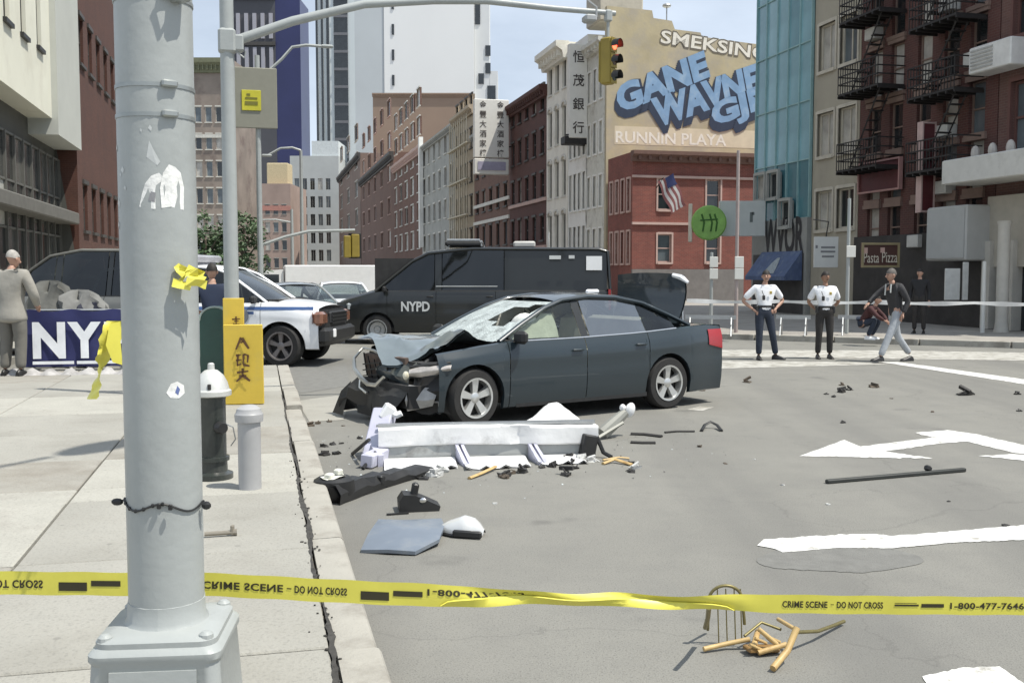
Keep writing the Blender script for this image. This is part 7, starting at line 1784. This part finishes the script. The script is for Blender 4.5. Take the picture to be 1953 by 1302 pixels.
# rubber strips and the loop
def strip(name, label, pts, r, m_, cat='strip', lift=.012):
    o0 = G(*pts[0]); t = thing(name, label, cat, o0); q = MB(); q.tube([G(u, v) - o0 + V((0, 0, lift + (pz[2] if len(pz) > 2 else 0))) for (u, v), pz in zip([p[:2] for p in pts], pts)], r, 7, sq=.6); q.build('piece', m_, t, smooth=60); return t
strip('rubber_strip', 'upper of two short black rubber strips right of the fallen post', [(1203, 829), (1230, 830), (1262, 834)], .026, M['rubber'])
strip('rubber_strip', 'lower of two short black rubber strips right of the fallen post', [(1203, 845), (1225, 846), (1250, 846)], .024, M['rubber'])
strip('rubber_strip', 'thin black rubber strip beside the curled hose', [(1268, 826), (1290, 824), (1325, 824)], .015, M['rubber'])
strip('curled_hose', 'curled black hose arched on the asphalt behind the wheel', [(1338, 823), (1344, 817, .03), (1355, 816, .06), (1367, 817, .03), (1376, 823)], .02, M['black'], 'hose')
gold = pmat('golden_bamboo', (.50, .35, .15), .5, var=.2, scale=10, stain=(.36, .22, .08), stain_s=8)
strip('bamboo_stick', 'golden stick with splayed end lying right of the fallen frame', [(1150, 886), (1172, 882, .02), (1205, 888)], .022, gold, 'stick'); strip('bamboo_stick', 'golden stick parallel to the splayed one, farther from the camera', [(1150, 879), (1180, 876, .01), (1200, 876)], .014, gold, 'stick')
strip('bamboo_stick', 'pale gold stick under the middle of the fallen frame', [(895, 914), (920, 906, .01), (945, 896, .02)], .02, gold, 'stick')
# small dark broken parts strewn along the frame
rr_ = random.Random(17); chunkm = [pmat('chunk_black', (.03, .028, .026), .6, var=.4, scale=20), pmat('chunk_brown', (.09, .07, .05), .7, var=.4, scale=20), pmat('chunk_pale', (.5, .5, .48), .6, var=.2, scale=20)]
def chunk(u, v, s, mi=0, flat_=1.0):
    c = G(u, v); t = thing('broken_part', CH_LAB, 'debris', c, rr_.uniform(0, 6), 'broken car parts strewn on the road')
    q = MB(); n = rr_.choice((5, 6, 7)); out = [(s * rr_.uniform(.5, 1.2) * cos(2 * pi * j / n + .3), s * rr_.uniform(.4, .9) * sin(2 * pi * j / n + .3)) for j in range(n)]
    h = s * rr_.uniform(.22, .45) * flat_; q.prism(out, 0, h, 'z')
    q.v = [(x + z * rr_.uniform(-.6, .6), y + z * rr_.uniform(-.6, .6), z * rr_.uniform(.5, 1.7)) for x, y, z in q.v]
    if s > .04: q.tube([(-s * .8, .2 * s, h * .6), (.1 * s, -.3 * s, h + s * .35), (s * 1.0, rr_.uniform(-.6, .6) * s, h * .3)], s * .09, 5)
    if s > .05: q.box((0, 0, s * .6), (s * 1.3, s * .3, s * .35), (rr_.uniform(-.5, .5), rr_.uniform(-.5, .5), rr_.uniform(0, 3)))
    q.build('piece', chunkm[mi], t, smooth=15); return t
def chunks(lab, *pts, flat_=1.0):
    global CH_LAB
    order = sorted(pts); names = {1: [''], 2: [', left one', ', right one'], 3: [', leftmost', ', middle one', ', rightmost'], 4: [', leftmost', ', second from left', ', third from left', ', rightmost']}[len(pts)]
    for q_ in pts:
        CH_LAB = lab + names[order.index(q_)]; chunk(*q_, flat_)
chunks('dark brown shard in the cluster in front of the middle tray', (965, 908, .06, 0), (978, 903, .05, 1), (962, 912, .05, 1))
chunks('biggest black lump in front of the middle tray of the rack', (995, 900, .07, 0))
chunks('black nugget beside the front edge of the right tray', (1034, 892, .05, 0), (1054, 890, .06, 0))
chunks('large flat dark lump standing alone in front of the right tray', (1080, 905, .10, 0))
chunks('dark shard under the right end of the fallen beam', (1086, 876, .07, 0), (1092, 884, .06, 0), (1098, 893, .05, 0))
chunks('pale broken fitting under the right end of the fallen beam', (1108, 878, .08, 2), (1128, 880, .07, 2))
chunks('white crumpled fragment in front of the left tray', (826, 908, .08, 2), (842, 900, .07, 2))
chunks('black fragment between left tray and bumper strip', (806, 914, .05, 0))
chunks('pale round bit at the tip of the golden sticks', (1212, 893, .06, 2)); chunks('black bit touching the golden sticks', (1202, 884, .04, 0), (1203, 900, .05, 0))
chunks('black fragment in the upper row beside the kerb', (618, 852, .05, 0), (634, 848, .05, 0), (650, 846, .04, 0))
chunks('black fragment in the lower row beside the kerb', (620, 868, .06, 0), (643, 866, .045, 0))
chunks('dark fragment by the kerb left of the hanging bumper', (655, 812, .03, 1), (628, 804, .05, 1), (606, 808, .05, 1))
chunks('brown lump lying in the gap of the kerb', (592, 812, .06, 1))
chunks('pale scrap next to the upper black strut', (678, 878, .04, 2)); chunks('black scrap behind the lavender column', (686, 836, .05, 0))
chunks('black scrap on the sidewalk right of the yellow board', (500, 768, .04, 0), (505, 782, .05, 0))
chunks('largest black scrap on the open road at far right', (1840, 753, .14, 0), flat_=.7)
chunks('black scrap in the litter patch behind the turn arrow', (1605, 748, .10, 0), (1620, 744, .07, 0), (1576, 752, .05, 0), (1590, 757, .05, 0), flat_=.7)
chunks('brown flat scrap right of the litter patch behind the arrow', (1668, 739, .09, 1), (1700, 760, .04, 1), flat_=.7); chunks('tiny brown scrap just beyond the litter patch', (1606, 735, .06, 1), flat_=.7)
chunks('brown flat scrap on the road below the left officer', (1425, 729, .10, 1), flat_=.5); chunks('brown scrap close behind the rear wheel of the wreck', (1340, 745, .06, 1), flat_=.6)
chunks('small black scrap above the tip of the turn arrow', (1608, 806, .05, 0), flat_=.7); chunks('small brown scrap in the middle of the empty road', (1384, 884, .035, 1), flat_=.7)
chunks('dark pebble on the white stop line', (1918, 1003, .035, 0)); chunks('black scrap at the right edge beyond the turn arrow', (1944, 784, .05, 0), (1940, 752, .06, 0), flat_=.7)
chunks('brown scrap just beyond the shaft of the turn arrow', (1778, 786, .035, 1)); chunks('white pebble below the long dark bar', (1580, 962, .02, 2)); chunks('white pebble left of the long dark bar', (1493, 925, .02, 2), (1439, 876, .02, 2))
chunks('dark pebble below the right end of the long bar', (1808, 956, .02, 0)); chunks('pale chip on the road beyond the mirror cover', (944, 960, .025, 2)); chunks('brown chip below the curled hose', (1334, 852, .03, 1))
# small tube lying on the sidewalk right of the lamp post
strip_o = G(390, 1024, .15); t = thing('metal_tube', 'short dull metal tube lying on the sidewalk right of the lamp post', 'tube', strip_o); e = G(452, 1020, .15) - strip_o
q = MB(); q.tube([(0, 0, .02), e * .8 + V((0, 0, .02)), e + V((0, 0, .02))], [.014, .014, .022], 8); q.cbox(e * .86 + V((0, 0, .035)), (.02, .03, .06), .004); q.build('tube', pmat('dull_tube', (.3, .27, .22), .5, .4), t)
# --- shattered bamboo chair in the foreground
CHR = thing('broken_chair', 'broken golden bamboo chair with bent hoop lying behind the yellow tape', 'chair', G(1440, 1245))
o0 = G(1440, 1245)
wire_m = pmat('tarnished_brass', (.20, .17, .07), .45, .5, var=.2, scale=12)
def C(u, v, z=0.0): return G(u, v, z) - o0
def rod(name, pts, r, m_):
    q = MB(); q.tube(pts, r, 8); return q.build(name, m_, CHR, smooth=60)
base = G(1385, 1232)
kq = base.y / F
hoop = []
for i in range(17): a_ = pi * i / 16; hoop.append(P(1384 - 33 * cos(a_), 1152 - 36 * sin(a_) ** .8, base.y) - o0)
rod('hoop', [C(1350, 1200, .02)] + hoop + [P(1420, 1190, base.y) - o0], .0075, wire_m)
for u in (1368, 1384, 1400, 1412): rod('spindle', [P(u, 1122, base.y) - o0, P(u + 3, 1226, base.y - .01) - o0], .003, wire_m)
rod('leg', [C(1342, 1237, .018), C(1390, 1226, .03), C(1430, 1218, .05)], .012, gold)
rod('leg', [C(1520, 1196, .15), C(1502, 1240, .06), C(1474, 1274, .018)], .0155, gold)
rod('leg', [C(1446, 1244, .02), C(1500, 1228, .05)], .013, gold)
rod('leg', [C(1436, 1238, .03), C(1445, 1204, .05)], .014, gold)
rod('rail', [C(1446, 1198, .12), C(1482, 1228, .05)], .011, gold)
rod('rail', [C(1484, 1180, .10), C(1518, 1200, .11)], .010, gold)
rod('stretcher', [C(1518, 1205, .10), C(1560, 1203, .05), C(1590, 1192, .03), C(1610, 1184, .02)], .009, wire_m)
rod('stretcher', [C(1345, 1196, .1), C(1350, 1178, .2), C(1352, 1158, .3)], .011, wire_m)
rod('stretcher', [C(1420, 1212, .06), C(1452, 1186, .10), C(1490, 1200, .07)], .007, wire_m)
q = MB(); q.cbox(C(1452, 1236, .02), (.16, .07, .02), .005, (0, .1, .3)); q.build('seat_slat', pmat('dark_gold', (.26, .15, .05), .6, var=.3, scale=12), CHR)
for k_3, (u, v) in enumerate(((1440, 1216), (1466, 1214), (1430, 1228))): 
    q = MB(); q.tube([C(u, v, .06), C(u + 22, v + 10, .03)], .007, 7); q.build('splinter', gold, CHR)

# glass crumbs and plastic splinters sprinkled round the crushed front
q = MB(); rg = random.Random(5)
for i in range(420):
    u, v = rg.gauss(900, 190), 830 + abs(rg.gauss(0, 45))
    if not 600 < u < 1500 or v > 1000: continue
    c = G(u, v, .003); s = rg.uniform(.004, .014); a = rg.uniform(0, 6.3); mi = 0 if rg.random() < .6 else 1
    q.add([c + V((s * cos(a), s * sin(a), 0)), c + V((s * cos(a + 2), s * sin(a + 2), 0)), c + V((s * cos(a + 4), s * sin(a + 4), rg.uniform(.002, .01)))], [(0, 1, 2)], mi)
tag(q.build('glass_crumbs', [pmat('glass_chip', (.55, .6, .6), .15, spec=.9), M['black']], smooth=0), 'glass crumbs and tiny black splinters on the road around the white rack', 'glass', kind='stuff')
